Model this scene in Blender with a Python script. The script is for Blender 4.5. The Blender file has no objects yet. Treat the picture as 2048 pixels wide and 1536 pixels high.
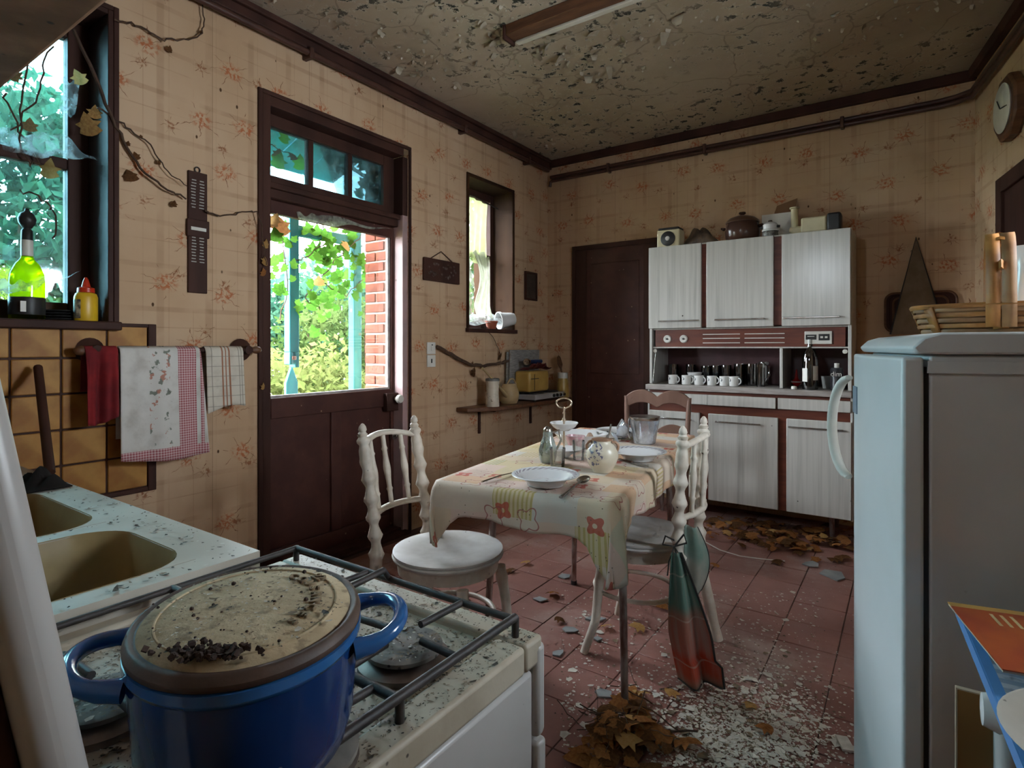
import bpy, bmesh, math, random
from mathutils import Vector, Matrix, Euler, noise as mnoise
R = math.radians
random.seed(7)
scene = bpy.context.scene
COL = scene.collection

# ------------------------------------------------------------------ camera
FPX, HZ, YAW = 1144.0, 695.0, R(34.66)
CAM = Vector((2.69, -4.46, 1.2))
cam_data = bpy.data.cameras.new('camera')
cam_data.sensor_width = 36.0
cam_data.lens = 36.0 * FPX / 2048.0
cam_data.shift_y = -(768.0 - HZ) / 2048.0
cam_data.clip_start = 0.02
cam = bpy.data.objects.new('camera', cam_data)
cam.location = CAM
cam.rotation_euler = (R(90), 0, YAW)
COL.objects.link(cam)
scene.camera = cam

# ------------------------------------------------------------------ world, exposure
world = bpy.data.worlds.new('sky_world')
scene.world = world
world.use_nodes = True
wn = world.node_tree
bg = wn.nodes['Background']
bg.inputs['Color'].default_value = (0.82, 0.89, 1.0, 1)
bg.inputs['Strength'].default_value = 46.0
scene.view_settings.view_transform = 'Standard'
scene.view_settings.look = 'None'
scene.view_settings.gamma = 1.0
scene.view_settings.use_curve_mapping = False
scene.view_settings.exposure = 0.55
cy = scene.cycles
cy.max_bounces = 5
cy.diffuse_bounces = 4
cy.glossy_bounces = 3
cy.transmission_bounces = 4
cy.transparent_max_bounces = 12
cy.caustics_reflective = False
cy.caustics_refractive = False
cy.sample_clamp_indirect = 8.0
cy.use_denoising = True
cy.use_adaptive_sampling = True
cy.adaptive_threshold = 0.10
cy.adaptive_min_samples = 12

def portal(name, loc, rot, sx, sy):
    ld = bpy.data.lights.new(name, 'AREA')
    ld.shape = 'RECTANGLE'; ld.size = sx; ld.size_y = sy
    ld.cycles.is_portal = True
    o = bpy.data.objects.new(name, ld)
    o.location = loc; o.rotation_euler = rot
    COL.objects.link(o)

# ------------------------------------------------------------------ measuring helpers (photo pixel + known plane -> world point)
FW = Vector((-math.sin(YAW), math.cos(YAW), 0)); RT = Vector((math.cos(YAW), math.sin(YAW), 0)); UP = Vector((0, 0, 1))
def _d(px, py): return FW + RT * ((px - 1024) / FPX) + UP * ((HZ - py) / FPX)
def onX(px, py, x=0.0):
    v = _d(px, py); return CAM + v * ((x - CAM.x) / v.x)
def onY(px, py, y=0.0):
    v = _d(px, py); return CAM + v * ((y - CAM.y) / v.y)
def onZ(px, py, z=0.0):
    v = _d(px, py); return CAM + v * ((z - CAM.z) / v.z)

# ------------------------------------------------------------------ object helpers
def T(loc=(0, 0, 0), rz=0.0, rx=0.0, ry=0.0):
    return Matrix.Translation(Vector(loc)) @ Euler((rx, ry, rz)).to_matrix().to_4x4()

def tag(o, label=None, cat=None, group=None, kind=None):
    if label: o['label'] = label
    if cat: o['category'] = cat
    if group: o['group'] = group
    if kind: o['kind'] = kind
    return o

def thing(name, label, cat, loc=(0, 0, 0), rz=0.0, group=None, kind=None):
    o = bpy.data.objects.new(name, None)
    o.empty_display_size = 0.05
    o.location = Vector(loc); o.rotation_euler = (0, 0, rz)
    COL.objects.link(o)
    return tag(o, label, cat, group, kind)

def copy_tree(o, parent=None):
    c = o.copy(); COL.objects.link(c)
    if parent is not None: c.parent = parent
    for ch in list(o.children): copy_tree(ch, c)
    return c

class MB:
    """collects faces; build() links them as one mesh object"""
    def __init__(s): s.v = []; s.f = []; s.uv = None
    def add(s, vs, fs, M=None):
        b = len(s.v)
        s.v += [(M @ Vector(p)) if M else Vector(p) for p in vs]
        s.f += [tuple(i + b for i in f) for f in fs]
        return s
    def box(s, c, d, M=None):
        x, y, z = c; a, b, e = d[0] / 2, d[1] / 2, d[2] / 2
        vs = [(x + i * a, y + j * b, z + k * e) for i in (-1, 1) for j in (-1, 1) for k in (-1, 1)]
        return s.add(vs, [(0, 1, 3, 2), (4, 6, 7, 5), (0, 4, 5, 1), (2, 3, 7, 6), (0, 2, 6, 4), (1, 5, 7, 3)], M)
    def bb(s, x0, x1, y0, y1, z0, z1, M=None):
        return s.box(((x0 + x1) / 2, (y0 + y1) / 2, (z0 + z1) / 2), (abs(x1 - x0), abs(y1 - y0), abs(z1 - z0)), M)
    def lathe(s, prof, n=24, M=None, sx=1.0, sy=1.0):
        vs = []; fs = []
        for r, z in prof:
            for i in range(n):
                a = 2 * math.pi * i / n
                vs.append((r * math.cos(a) * sx, r * math.sin(a) * sy, z))
        m = len(prof)
        for k in range(m - 1):
            for i in range(n):
                j = (i + 1) % n
                fs.append((k * n + i, k * n + j, (k + 1) * n + j, (k + 1) * n + i))
        if prof[0][0] > 1e-5: fs.append(tuple(reversed(range(n))))
        if prof[-1][0] > 1e-5: fs.append(tuple(range((m - 1) * n, m * n)))
        return s.add(vs, fs, M)
    def tube(s, pts, r, n=8, M=None, closed=False, flat=1.0):
        pts = [Vector(p) for p in pts]; m = len(pts)
        rr = r if isinstance(r, (list, tuple)) else [r] * m
        vs = []; fs = []; prev = None
        for k, p in enumerate(pts):
            if closed: t = pts[(k + 1) % m] - pts[k - 1]
            else: t = pts[min(k + 1, m - 1)] - pts[max(k - 1, 0)]
            t = t.normalized() if t.length > 1e-9 else Vector((0, 0, 1))
            if prev is None:
                a = Vector((0, 0, 1)) if abs(t.z) < 0.9 else Vector((1, 0, 0))
                u = t.cross(a).normalized()
            else:
                u = prev - t * prev.dot(t)
                u = u.normalized() if u.length > 1e-6 else t.orthogonal().normalized()
            prev = u; w = t.cross(u)
            for i in range(n):
                a = 2 * math.pi * i / n
                vs.append(p + (u * math.cos(a) + w * math.sin(a) * flat) * rr[k])
        for k in range(m if closed else m - 1):
            k2 = (k + 1) % m
            for i in range(n):
                j = (i + 1) % n
                fs.append((k * n + i, k * n + j, k2 * n + j, k2 * n + i))
        if not closed:
            fs.append(tuple(reversed(range(n)))); fs.append(tuple(range((m - 1) * n, m * n)))
        return s.add(vs, fs, M)
    def prism(s, poly, z0, z1, M=None):
        n = len(poly)
        vs = [(x, y, z0) for x, y in poly] + [(x, y, z1) for x, y in poly]
        fs = [tuple(reversed(range(n))), tuple(range(n, 2 * n))] + [(i, (i + 1) % n, n + (i + 1) % n, n + i) for i in range(n)]
        return s.add(vs, fs, M)
    def sheet(s, fn, nu, nv, thick=0.0, M=None, uvfn=None):
        vs = []; fs = []
        for j in range(nv + 1):
            for i in range(nu + 1):
                vs.append(fn(i / nu, j / nv))
        for j in range(nv):
            for i in range(nu):
                a = j * (nu + 1) + i
                fs.append((a, a + 1, a + nu + 2, a + nu + 1))
        return s.add(vs, fs, M)
    def build(s, name, mat, parent=None, smooth=40, bevel=0.0, seg=2, solid=0.0, loc=None, rz=0.0, sub=0, weld=False):
        me = bpy.data.meshes.new(name)
        me.from_pydata([tuple(p) for p in s.v], [], s.f)
        if weld:
            bm = bmesh.new(); bm.from_mesh(me); bmesh.ops.remove_doubles(bm, verts=bm.verts, dist=1e-5); bm.to_mesh(me); bm.free()
        if smooth:
            me.polygons.foreach_set('use_smooth', [True] * len(me.polygons))
            me.set_sharp_from_angle(angle=R(smooth))
        ms = mat if isinstance(mat, (list, tuple)) else [mat]
        for m in ms: me.materials.append(m)
        o = bpy.data.objects.new(name, me)
        COL.objects.link(o)
        if parent is not None: o.parent = parent
        if loc is not None: o.location = Vector(loc)
        if rz: o.rotation_euler = (0, 0, rz)
        if solid:
            md = o.modifiers.new('solid', 'SOLIDIFY'); md.thickness = solid; md.offset = 0
        if bevel:
            md = o.modifiers.new('bevel', 'BEVEL'); md.width = bevel; md.segments = seg; md.limit_method = 'ANGLE'; md.angle_limit = R(50)
        if sub:
            md = o.modifiers.new('sub', 'SUBSURF'); md.levels = sub; md.render_levels = sub
        return o

def text_mesh(tx):
    tmp = bpy.data.objects.new('tmp_text', tx); COL.objects.link(tmp)
    dg = bpy.context.evaluated_depsgraph_get(); dg.update()
    me = bpy.data.meshes.new_from_object(tmp.evaluated_get(dg)); bpy.data.objects.remove(tmp)
    o = bpy.data.objects.new('lettering', me); COL.objects.link(o)
    return o

def inst(o, parent=None, loc=None, rot=None, scale=None):
    c = o.copy(); COL.objects.link(c)
    if parent is not None: c.parent = parent
    if loc is not None: c.location = loc
    if rot is not None: c.rotation_euler = rot
    if scale is not None: c.scale = scale if isinstance(scale, (tuple, list)) else (scale,) * 3
    return c

# ------------------------------------------------------------------ node helpers
class G:
    def __init__(s, name):
        s.m = bpy.data.materials.new(name); s.m.use_nodes = True
        s.t = s.m.node_tree; s.t.nodes.clear()
        s.out = s.t.nodes.new('ShaderNodeOutputMaterial')
    def n(s, typ, **kw):
        nd = s.t.nodes.new(typ)
        for k, v in kw.items(): setattr(nd, k, v)
        return nd
    def set(s, sock, v):
        if v is None: return
        if hasattr(v, 'is_linked') or isinstance(v, bpy.types.NodeSocket): s.t.links.new(v, sock)
        else:
            if sock.type == 'RGBA' and len(v) == 3: v = (*v, 1)
            sock.default_value = v
    def math(s, op, a, b=None, c=None, clamp=False):
        nd = s.n('ShaderNodeMath', operation=op); nd.use_clamp = clamp
        for i, q in enumerate((a, b, c)):
            if q is not None: s.set(nd.inputs[i], q)
        return nd.outputs[0]
    def mix(s, f, a, b, blend='MIX'):
        nd = s.n('ShaderNodeMix', data_type='RGBA', blend_type=blend)
        s.set(nd.inputs[0], f); s.set(nd.inputs[6], a); s.set(nd.inputs[7], b)
        return nd.outputs[2]
    def pos(s, kind='Object'):
        return s.n('ShaderNodeTexCoord').outputs[kind]
    def xyz(s, v):
        nd = s.n('ShaderNodeSeparateXYZ'); s.set(nd.inputs[0], v); return nd.outputs
    def vec(s, x, y, z=0.0):
        nd = s.n('ShaderNodeCombineXYZ')
        for i, q in enumerate((x, y, z)): s.set(nd.inputs[i], q)
        return nd.outputs[0]
    def noise(s, v, scale, detail=3.0, rough=0.55, out=0):
        nd = s.n('ShaderNodeTexNoise'); s.set(nd.inputs['Vector'], v)
        nd.inputs['Scale'].default_value = scale; nd.inputs['Detail'].default_value = detail; nd.inputs['Roughness'].default_value = rough
        return nd.outputs[out]
    def voro(s, v, scale, feature='F1', out=0, rand=1.0):
        nd = s.n('ShaderNodeTexVoronoi', feature=feature); s.set(nd.inputs['Vector'], v)
        nd.inputs['Scale'].default_value = scale; nd.inputs['Randomness'].default_value = rand
        return nd.outputs[out]
    def white(s, v, out=0):
        nd = s.n('ShaderNodeTexWhiteNoise', noise_dimensions='3D'); s.set(nd.inputs[0], v); return nd.outputs[out]
    def step(s, a, lo, hi):
        nd = s.n('ShaderNodeMapRange', interpolation_type='SMOOTHSTEP'); s.set(nd.inputs[0], a)
        nd.inputs[1].default_value = lo; nd.inputs[2].default_value = hi
        return nd.outputs[0]
    def vscale(s, v, sx, sy, sz):
        nd = s.n('ShaderNodeVectorMath', operation='MULTIPLY'); s.set(nd.inputs[0], v); nd.inputs[1].default_value = (sx, sy, sz); return nd.outputs[0]
    def vadd(s, a, b):
        nd = s.n('ShaderNodeVectorMath', operation='ADD'); s.set(nd.inputs[0], a); s.set(nd.inputs[1], b); return nd.outputs[0]
    def bump(s, h, strength=0.3, dist=0.01):
        nd = s.n('ShaderNodeBump'); s.set(nd.inputs['Height'], h)
        nd.inputs['Strength'].default_value = strength; nd.inputs['Distance'].default_value = dist
        return nd.outputs[0]
    def principled(s, col, rough=0.6, metal=0.0, normal=None, spec=0.4, trans=0.0, sheen=0.0, alpha=None):
        p = s.n('ShaderNodeBsdfPrincipled')
        s.set(p.inputs['Base Color'], col); s.set(p.inputs['Roughness'], rough); s.set(p.inputs['Metallic'], metal)
        p.inputs['Specular IOR Level'].default_value = spec
        if trans: p.inputs['Transmission Weight'].default_value = trans
        if normal is not None: s.set(p.inputs['Normal'], normal)
        if alpha is not None: s.set(p.inputs['Alpha'], alpha)
        s.t.links.new(p.outputs[0], s.out.inputs[0])
        return p

def M(name, c1, c2=None, rough=0.6, metal=0.0, scale=6.0, bump=0.0, spec=0.4, stretch=(1, 1, 1), specks=None, lo=0.35, hi=0.65, detail=4.0):
    """plain procedural surface: two colours mixed by noise, optional dark specks (colour, scale, amount)"""
    g = G(name); p = g.vscale(g.pos(), *stretch)
    nz = g.noise(p, scale, detail)
    col = g.mix(g.step(nz, lo, hi), c1, c2 if c2 else tuple(x * 0.85 for x in c1))
    if specks:
        sc, ss, am = specks
        d = g.voro(g.pos(), ss)
        gate = g.step(g.noise(g.pos(), ss * 0.23, 3), 0.45, 0.6)
        f = g.math('MULTIPLY', g.math('SUBTRACT', 1.0, g.step(d, am * 0.5, am)), gate)
        col = g.mix(f, col, sc)
    nrm = g.bump(g.noise(p, scale * 4, 5), bump, 0.005) if bump else None
    g.principled(col, rough, metal, nrm, spec)
    return g.m

def glass_mat(name, tint=(0.95, 0.98, 0.97), clear=0.82, rough=0.03, dust=0.0, dust_glint_col=(0.6, 0.65, 0.6), fres=0.9):
    g = G(name)
    tr = g.n('ShaderNodeBsdfTransparent'); g.set(tr.inputs[0], tint)
    gl = g.n('ShaderNodeBsdfGlossy'); gl.inputs['Roughness'].default_value = rough
    lw = g.n('ShaderNodeLayerWeight'); lw.inputs[0].default_value = 0.35
    mx = g.n('ShaderNodeMixShader')
    f = g.math('ADD', g.math('MULTIPLY', lw.outputs['Fresnel'], fres), 1.0 - clear - 0.06, clamp=True)
    g.set(mx.inputs[0], f); g.t.links.new(tr.outputs[0], mx.inputs[1]); g.t.links.new(gl.outputs[0], mx.inputs[2])
    last = mx.outputs[0]
    if dust:
        df = g.n('ShaderNodeBsdfDiffuse'); g.set(df.inputs[0], dust_glint_col)
        m2 = g.n('ShaderNodeMixShader')
        nz = g.math('MULTIPLY', g.step(g.noise(g.pos(), 9.0, 5), 0.3, 0.75), dust)
        g.set(m2.inputs[0], nz); g.t.links.new(last, m2.inputs[1]); g.t.links.new(df.outputs[0], m2.inputs[2]); last = m2.outputs[0]
    g.t.links.new(last, g.out.inputs[0])
    return g.m

def leaf_mat(name, c1, c2, trans=0.5, scale=3.0):
    g = G(name)
    oi = g.n('ShaderNodeObjectInfo')
    f = g.step(g.noise(g.pos('Object'), scale, 3), 0.35, 0.65)
    f2 = g.math('ADD', g.math('MULTIPLY', f, 0.6), g.math('MULTIPLY', oi.outputs['Random'], 0.4))
    col = g.mix(f2, c1, c2)
    a = g.n('ShaderNodeBsdfDiffuse'); b = g.n('ShaderNodeBsdfTranslucent')
    g.set(a.inputs[0], col); g.set(b.inputs[0], col)
    mx = g.n('ShaderNodeMixShader'); mx.inputs[0].default_value = trans
    g.t.links.new(a.outputs[0], mx.inputs[1]); g.t.links.new(b.outputs[0], mx.inputs[2]); g.t.links.new(mx.outputs[0], g.out.inputs[0])
    return g.m

def sheer_mat(name, col, opac=0.6, scale=20.0, lo=0.3, hi=0.7, var=0.35):
    g = G(name)
    tr = g.n('ShaderNodeBsdfTransparent')
    a = g.n('ShaderNodeBsdfDiffuse'); b = g.n('ShaderNodeBsdfTranslucent'); g.set(a.inputs[0], col); g.set(b.inputs[0], col)
    m0 = g.n('ShaderNodeMixShader'); m0.inputs[0].default_value = 0.5
    g.t.links.new(a.outputs[0], m0.inputs[1]); g.t.links.new(b.outputs[0], m0.inputs[2])
    f = g.math('ADD', g.math('MULTIPLY', g.step(g.noise(g.pos(), scale, 5), lo, hi), var), opac - var * 0.5, clamp=True)
    m1 = g.n('ShaderNodeMixShader'); g.set(m1.inputs[0], f)
    g.t.links.new(tr.outputs[0], m1.inputs[1]); g.t.links.new(m0.outputs[0], m1.inputs[2]); g.t.links.new(m1.outputs[0], g.out.inputs[0])
    return g.m

# ------------------------------------------------------------------ wallpaper
def wallpaper(name, ax):
    g = G(name); P = g.pos(); c = g.xyz(P)
    u = c[ax]; v = c[2]
    base = g.mix(g.step(g.noise(P, 1.3, 4), 0.3, 0.7), (0.58, 0.405, 0.265), (0.49, 0.32, 0.19))
    # faint woven plaid
    brk = g.noise(P, 5.0, 3)
    def band(w, per, off, wid):
        fr = g.math('FRACT', g.math('ADD', g.math('DIVIDE', w, per), off))
        d = g.math('ABSOLUTE', g.math('SUBTRACT', fr, 0.5))
        return g.math('SUBTRACT', 1.0, g.step(d, wid * 0.6, wid))
    bands = g.math('ADD', g.math('ADD', band(u, 0.21, 0.1, 0.09), band(v, 0.19, 0.3, 0.07)), g.math('ADD', band(u, 0.105, 0.36, 0.02), band(v, 0.19, 0.72, 0.018)))
    bands = g.math('MULTIPLY', bands, g.math('MULTIPLY', g.step(brk, 0.35, 0.62), 0.42), clamp=True)
    base = g.mix(bands, base, (0.36, 0.22, 0.125))
    # sprays of flowers: two layers of jittered cells, thin radiating strokes round a small head
    warp = g.n('ShaderNodeTexNoise'); g.set(warp.inputs['Vector'], P); warp.inputs['Scale'].default_value = 26.0; warp.inputs['Detail'].default_value = 2.0
    wv = g.n('ShaderNodeVectorMath', operation='SUBTRACT'); g.t.links.new(warp.outputs['Color'], wv.inputs[0]); wv.inputs[1].default_value = (0.5, 0.5, 0.5)
    wc = g.xyz(wv.outputs[0])
    def layer(cu, cv, ou, ov, size, seed, colr):
        nonlocal base
        uu = g.math('ADD', g.math('ADD', u, ou), g.math('MULTIPLY', wc[ax], 0.035))
        vv = g.math('ADD', g.math('ADD', v, ov), g.math('MULTIPLY', wc[2], 0.035))
        rowi = g.math('FLOOR', g.math('DIVIDE', vv, cv))
        uu = g.math('ADD', uu, g.math('MULTIPLY', g.math('MODULO', g.math('ABSOLUTE', rowi), 2.0), cu * 0.5))
        ci = g.math('FLOOR', g.math('DIVIDE', uu, cu))
        rnd = g.white(g.vec(ci, rowi, seed), 1); rc = g.xyz(rnd)
        lu = g.math('SUBTRACT', g.math('SUBTRACT', uu, g.math('MULTIPLY', g.math('ADD', ci, 0.5), cu)), g.math('MULTIPLY', g.math('SUBTRACT', rc[0], 0.5), cu * 0.35))
        lv = g.math('SUBTRACT', g.math('SUBTRACT', vv, g.math('MULTIPLY', g.math('ADD', rowi, 0.5), cv)), g.math('MULTIPLY', g.math('SUBTRACT', rc[1], 0.5), cv * 0.35))
        lu = g.math('MULTIPLY', lu, 0.72)
        r = g.math('SQRT', g.math('ADD', g.math('MULTIPLY', lu, lu), g.math('MULTIPLY', lv, lv)))
        th = g.math('ARCTAN2', lv, lu)
        st = g.math('ABSOLUTE', g.math('SINE', g.math('ADD', g.math('MULTIPLY', th, 3.5), g.math('MULTIPLY', rc[2], 6.0))))
        wid = g.math('DIVIDE', 0.0042, g.math('ADD', r, 0.004))
        stroke = g.math('SUBTRACT', 1.0, g.step(g.math('DIVIDE', st, wid), 0.6, 1.1))
        ring = g.math('MULTIPLY', g.step(r, size * 0.1, size * 0.25), g.math('SUBTRACT', 1.0, g.step(r, size * 0.8, size)))
        stroke = g.math('MULTIPLY', stroke, ring)
        gate = g.step(g.noise(g.vadd(P, (seed, seed * 2, 3)), 22.0, 2), 0.40, 0.56)
        head = g.math('MULTIPLY', g.math('SUBTRACT', 1.0, g.step(r, size * 0.25, size * 0.58)), g.step(g.noise(P, 55.0, 2), 0.44, 0.60))
        base = g.mix(g.math('MULTIPLY', g.math('MULTIPLY', stroke, gate), 0.95), base, (0.19, 0.08, 0.035))
        base = g.mix(g.math('MULTIPLY', head, 0.92), base, colr)
    layer(0.30, 0.27, 0.0, 0.02, 0.085, 1.7, (0.42, 0.125, 0.045))
    layer(0.26, 0.31, 0.11, 0.16, 0.040, 4.1, (0.27, 0.105, 0.045))
    # paper seams, brown stains, flecks
    seam = band(u, 0.53, 0.25, 0.004)
    base = g.mix(g.math('MULTIPLY', seam, 0.55), base, (0.22, 0.13, 0.07))
    sp = g.math('MULTIPLY', g.math('SUBTRACT', 1.0, g.step(g.voro(g.vscale(P, 1, 1, 0.6), 16.0), 0.07, 0.11)), g.step(g.noise(P, 6.0, 2), 0.52, 0.58))
    base = g.mix(sp, base, (0.09, 0.045, 0.02))
    stain = g.step(g.noise(g.vscale(P, 1, 1, 0.7), 2.1, 5), 0.60, 0.78)
    base = g.mix(g.math('MULTIPLY', stain, 0.40), base, (0.30, 0.18, 0.10))
    nrm = g.bump(g.noise(P, 14.0, 4), 0.12, 0.01)
    g.principled(base, 0.75, 0.0, nrm, 0.15)
    return g.m

# ------------------------------------------------------------------ shared materials
wood_dark = M('dark_brown_paint', (0.040, 0.018, 0.014), (0.066, 0.028, 0.020), 0.6, scale=5, stretch=(1, 1, 0.15), bump=0.15, spec=0.15)
wood_door = M('oxblood_door_paint', (0.060, 0.022, 0.018), (0.080, 0.030, 0.023), 0.5, spec=0.25, scale=7, bump=0.12, specks=((0.30, 0.2, 0.14), 14, 0.10))
wood_red = M('red_brown_formica', (0.16, 0.042, 0.022), (0.11, 0.028, 0.016), 0.4, scale=4, stretch=(1, 1, 8))
wood_mid = M('walnut_wood', (0.15, 0.065, 0.03), (0.09, 0.037, 0.018), 0.5, scale=6, stretch=(1, 6, 6), bump=0.1)
pink_paint = M('faded_pink_paint', (0.42, 0.27, 0.26), (0.34, 0.24, 0.23), 0.5, scale=6, specks=((0.09, 0.05, 0.04), 10, 0.12))
pipe_paint = M('brown_pipe_paint', (0.055, 0.024, 0.018), (0.08, 0.034, 0.024), 0.35, scale=8)
white_enamel = M('white_enamel', (0.50, 0.475, 0.455), (0.43, 0.40, 0.38), 0.32, scale=3, specks=((0.10, 0.07, 0.05), 30, 0.05), spec=0.5)
fridge_white = M('fridge_enamel', (0.60, 0.60, 0.60), (0.55, 0.54, 0.53), 0.35, scale=2.5, specks=((0.10, 0.06, 0.05), 11, 0.035))
cream_plastic = M('cream_plastic', (0.66, 0.58, 0.38), (0.58, 0.50, 0.31), 0.4, scale=8)
white_plastic = M('white_plastic', (0.68, 0.66, 0.60), (0.60, 0.57, 0.50), 0.4, scale=8)
black_plastic = M('black_plastic', (0.015, 0.014, 0.014), (0.028, 0.026, 0.025), 0.45, scale=12)
black_iron = M('black_iron', (0.022, 0.017, 0.016), (0.045, 0.033, 0.03), 0.55, scale=22, bump=0.2)
chrome = M('dull_chrome', (0.55, 0.54, 0.52), (0.38, 0.35, 0.32), 0.25, metal=1.0, scale=18)
steel_rust = M('spotted_steel_tube', (0.42, 0.38, 0.36), (0.20, 0.11, 0.09), 0.35, metal=0.8, scale=30, stretch=(1, 1, 0.3))
gold_metal = M('silvered_gilt_metal', (0.78, 0.62, 0.46), (0.62, 0.5, 0.4), 0.25, metal=0.9, scale=30)
porcelain = M('white_porcelain', (0.74, 0.73, 0.72), (0.66, 0.65, 0.64), 0.18, scale=10, spec=0.55, specks=((0.3, 0.24, 0.2), 40, 0.06))
chair_paint = M('chipped_white_paint', (0.66, 0.60, 0.52), (0.54, 0.47, 0.39), 0.45, scale=16, bump=0.15, specks=((0.06, 0.035, 0.025), 24, 0.13))
chair_seat_m = M('dusty_white_seat', (0.62, 0.60, 0.57), (0.50, 0.47, 0.44), 0.55, scale=9, bump=0.2, specks=((0.10, 0.07, 0.05), 20, 0.08))
window_glass = glass_mat('dusty_window_glass', (0.50, 0.76, 0.80), 0.86, 0.05, 0.20, (0.30, 0.46, 0.46))
clear_pane = glass_mat('clear_pane_glass', (0.97, 0.99, 0.98), 0.94, 0.02, fres=0.45)
table_glass = glass_mat('tumbler_glass', (0.97, 0.98, 0.97), 0.88, 0.05, 0.16, (0.85, 0.82, 0.80))
crystal_glass = glass_mat('cut_crystal', (0.92, 0.95, 0.99), 0.70, 0.10, 0.45, (0.82, 0.86, 0.93))  # pale blue-white film paints in the sparkle of the cut glass
dark_glass = glass_mat('smoked_glass', (0.34, 0.27, 0.26), 0.74, 0.05)
brick_m = M('red_brick', (0.30, 0.085, 0.045), (0.21, 0.055, 0.033), 0.85, scale=14, bump=0.35, specks=((0.50, 0.38, 0.3), 22, 0.14))
mortar_m = M('lime_mortar', (0.50, 0.45, 0.40), (0.40, 0.35, 0.30), 0.9, scale=20, bump=0.2)
teal_paint = M('flaking_teal_paint', (0.012, 0.17, 0.22), (0.02, 0.23, 0.28), 0.55, scale=8, stretch=(1, 1, 0.25), specks=((0.16, 0.12, 0.09), 10, 0.16), bump=0.2)
leaf_dry = leaf_mat('dry_leaf', (0.22, 0.085, 0.03), (0.36, 0.16, 0.055), 0.25, 8)
leaf_dark = leaf_mat('withered_leaf', (0.07, 0.033, 0.016), (0.15, 0.07, 0.03), 0.2, 8)
leaf_ochre = leaf_mat('ochre_leaf', (0.42, 0.23, 0.075), (0.50, 0.31, 0.13), 0.3, 8)
leaf_green = leaf_mat('ivy_leaf', (0.035, 0.115, 0.014), (0.085, 0.19, 0.024), 0.5, 5)
fol_green = leaf_mat('shrub_leaf', (0.022, 0.05, 0.012), (0.065, 0.085, 0.026), 0.45, 2.0)
fol_yellow = leaf_mat('hedge_leaf', (0.065, 0.085, 0.022), (0.12, 0.115, 0.045), 0.5, 1.6)
fol_dark = leaf_mat('tree_leaf', (0.014, 0.045, 0.030), (0.035, 0.075, 0.040), 0.45, 1.2)
twig_m = M('dry_twig', (0.085, 0.045, 0.025), (0.05, 0.026, 0.016), 0.8, scale=30)
web_m = sheer_mat('cobweb', (0.66, 0.70, 0.72), 0.34, 22.0, 0.35, 0.7, 0.5)
plaster_m = M('plaster_crumbs', (0.62, 0.58, 0.50), (0.50, 0.46, 0.38), 0.9, scale=20)

# ------------------------------------------------------------------ room shell
H = 2.88
WALL_T = 0.40
paper_x = wallpaper('wallpaper_door_wall', 1)
paper_y = wallpaper('wallpaper_back_wall', 0)

def struct(o, label=None):
    return tag(o, label, None, None, 'structure')

# floor slab and its red tiles
floor_base = M('floor_grout', (0.13, 0.075, 0.06), (0.09, 0.05, 0.04), 0.9, scale=10)
g = G('red_floor_tile'); P = g.pos('Generated'); WP = g.n('ShaderNodeNewGeometry').outputs['Position']
oi = g.n('ShaderNodeObjectInfo')
c0 = g.mix(g.step(g.noise(WP, 3.0, 5), 0.3, 0.7), (0.30, 0.135, 0.108), (0.215, 0.092, 0.074))
c0 = g.mix(g.math('MULTIPLY', oi.outputs['Random'], 0.30), c0, (0.27, 0.12, 0.095))
dust = g.step(g.noise(WP, 1.7, 6, 0.65), 0.50, 0.72)
c0 = g.mix(g.math('MULTIPLY', dust, 0.6), c0, (0.44, 0.34, 0.295))
scr = g.math('MULTIPLY', g.math('SUBTRACT', 1.0, g.step(g.voro(WP, 42.0), 0.05, 0.10)), g.step(g.noise(WP, 4.0, 3), 0.46, 0.6))
c0 = g.mix(scr, c0, (0.55, 0.50, 0.45))
rg = g.math('ADD', 0.30, g.math('MULTIPLY', g.noise(WP, 8.0, 3), 0.35))
g.principled(c0, rg, 0.0, g.bump(g.noise(WP, 24.0, 4), 0.15, 0.004), 0.45)
tile_m = g.m
floor = struct(MB().bb(0, 3.9, -4.8, 0, -0.12, -0.004).build('floor', floor_base), 'red tiled kitchen floor strewn with leaves and plaster')
tp = 0.2155
proto = None
for i in range(-5, 9):
    for j in range(-8, 10):
        x = 1.17 + tp * (i + 0.5); y = -2.12 + tp * (j + 0.5)
        if x < 0.12 or x > 3.1 or y > -0.06: continue
        if proto is None:
            proto = MB().box((0, 0, -0.006), (tp - 0.004, tp - 0.004, 0.012)).build('floor_tile', tile_m, floor, bevel=0.0015, seg=1)
            t = proto
        else: t = inst(proto, floor)
        t.location = (x, y, random.uniform(-0.0012, 0.0012))
        t.rotation_euler = (random.uniform(-.003, .003), random.uniform(-.003, .003), 0)

# ceiling with flaking paint
g = G('flaking_ceiling_paint'); P = g.pos(); c = g.xyz(P)
base = g.mix(g.step(g.noise(P, 1.1, 4), 0.3, 0.7), (0.45, 0.365, 0.275), (0.35, 0.275, 0.195))
reg = g.step(g.noise(P, 0.9, 3), 0.36, 0.52)
hole = g.math('MULTIPLY', g.step(g.noise(P, 15.0, 6, 0.7), 0.565, 0.60), reg)
base = g.mix(hole, base, (0.060, 0.058, 0.046))
edge = g.math('MULTIPLY', g.math('SUBTRACT', g.step(g.noise(P, 15.0, 6, 0.7), 0.53, 0.565), g.step(g.noise(P, 15.0, 6, 0.7), 0.565, 0.60)), reg)
base = g.mix(g.math('MULTIPLY', edge, 0.5), base, (0.60, 0.54, 0.44))
crack = g.math('SUBTRACT', 1.0, g.step(g.voro(g.vadd(P, g.vscale(g.noise(P, 3.0, 3, out=1), .25, .25, .25)), 1.9, 'DISTANCE_TO_EDGE'), 0.004, 0.010))
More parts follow.
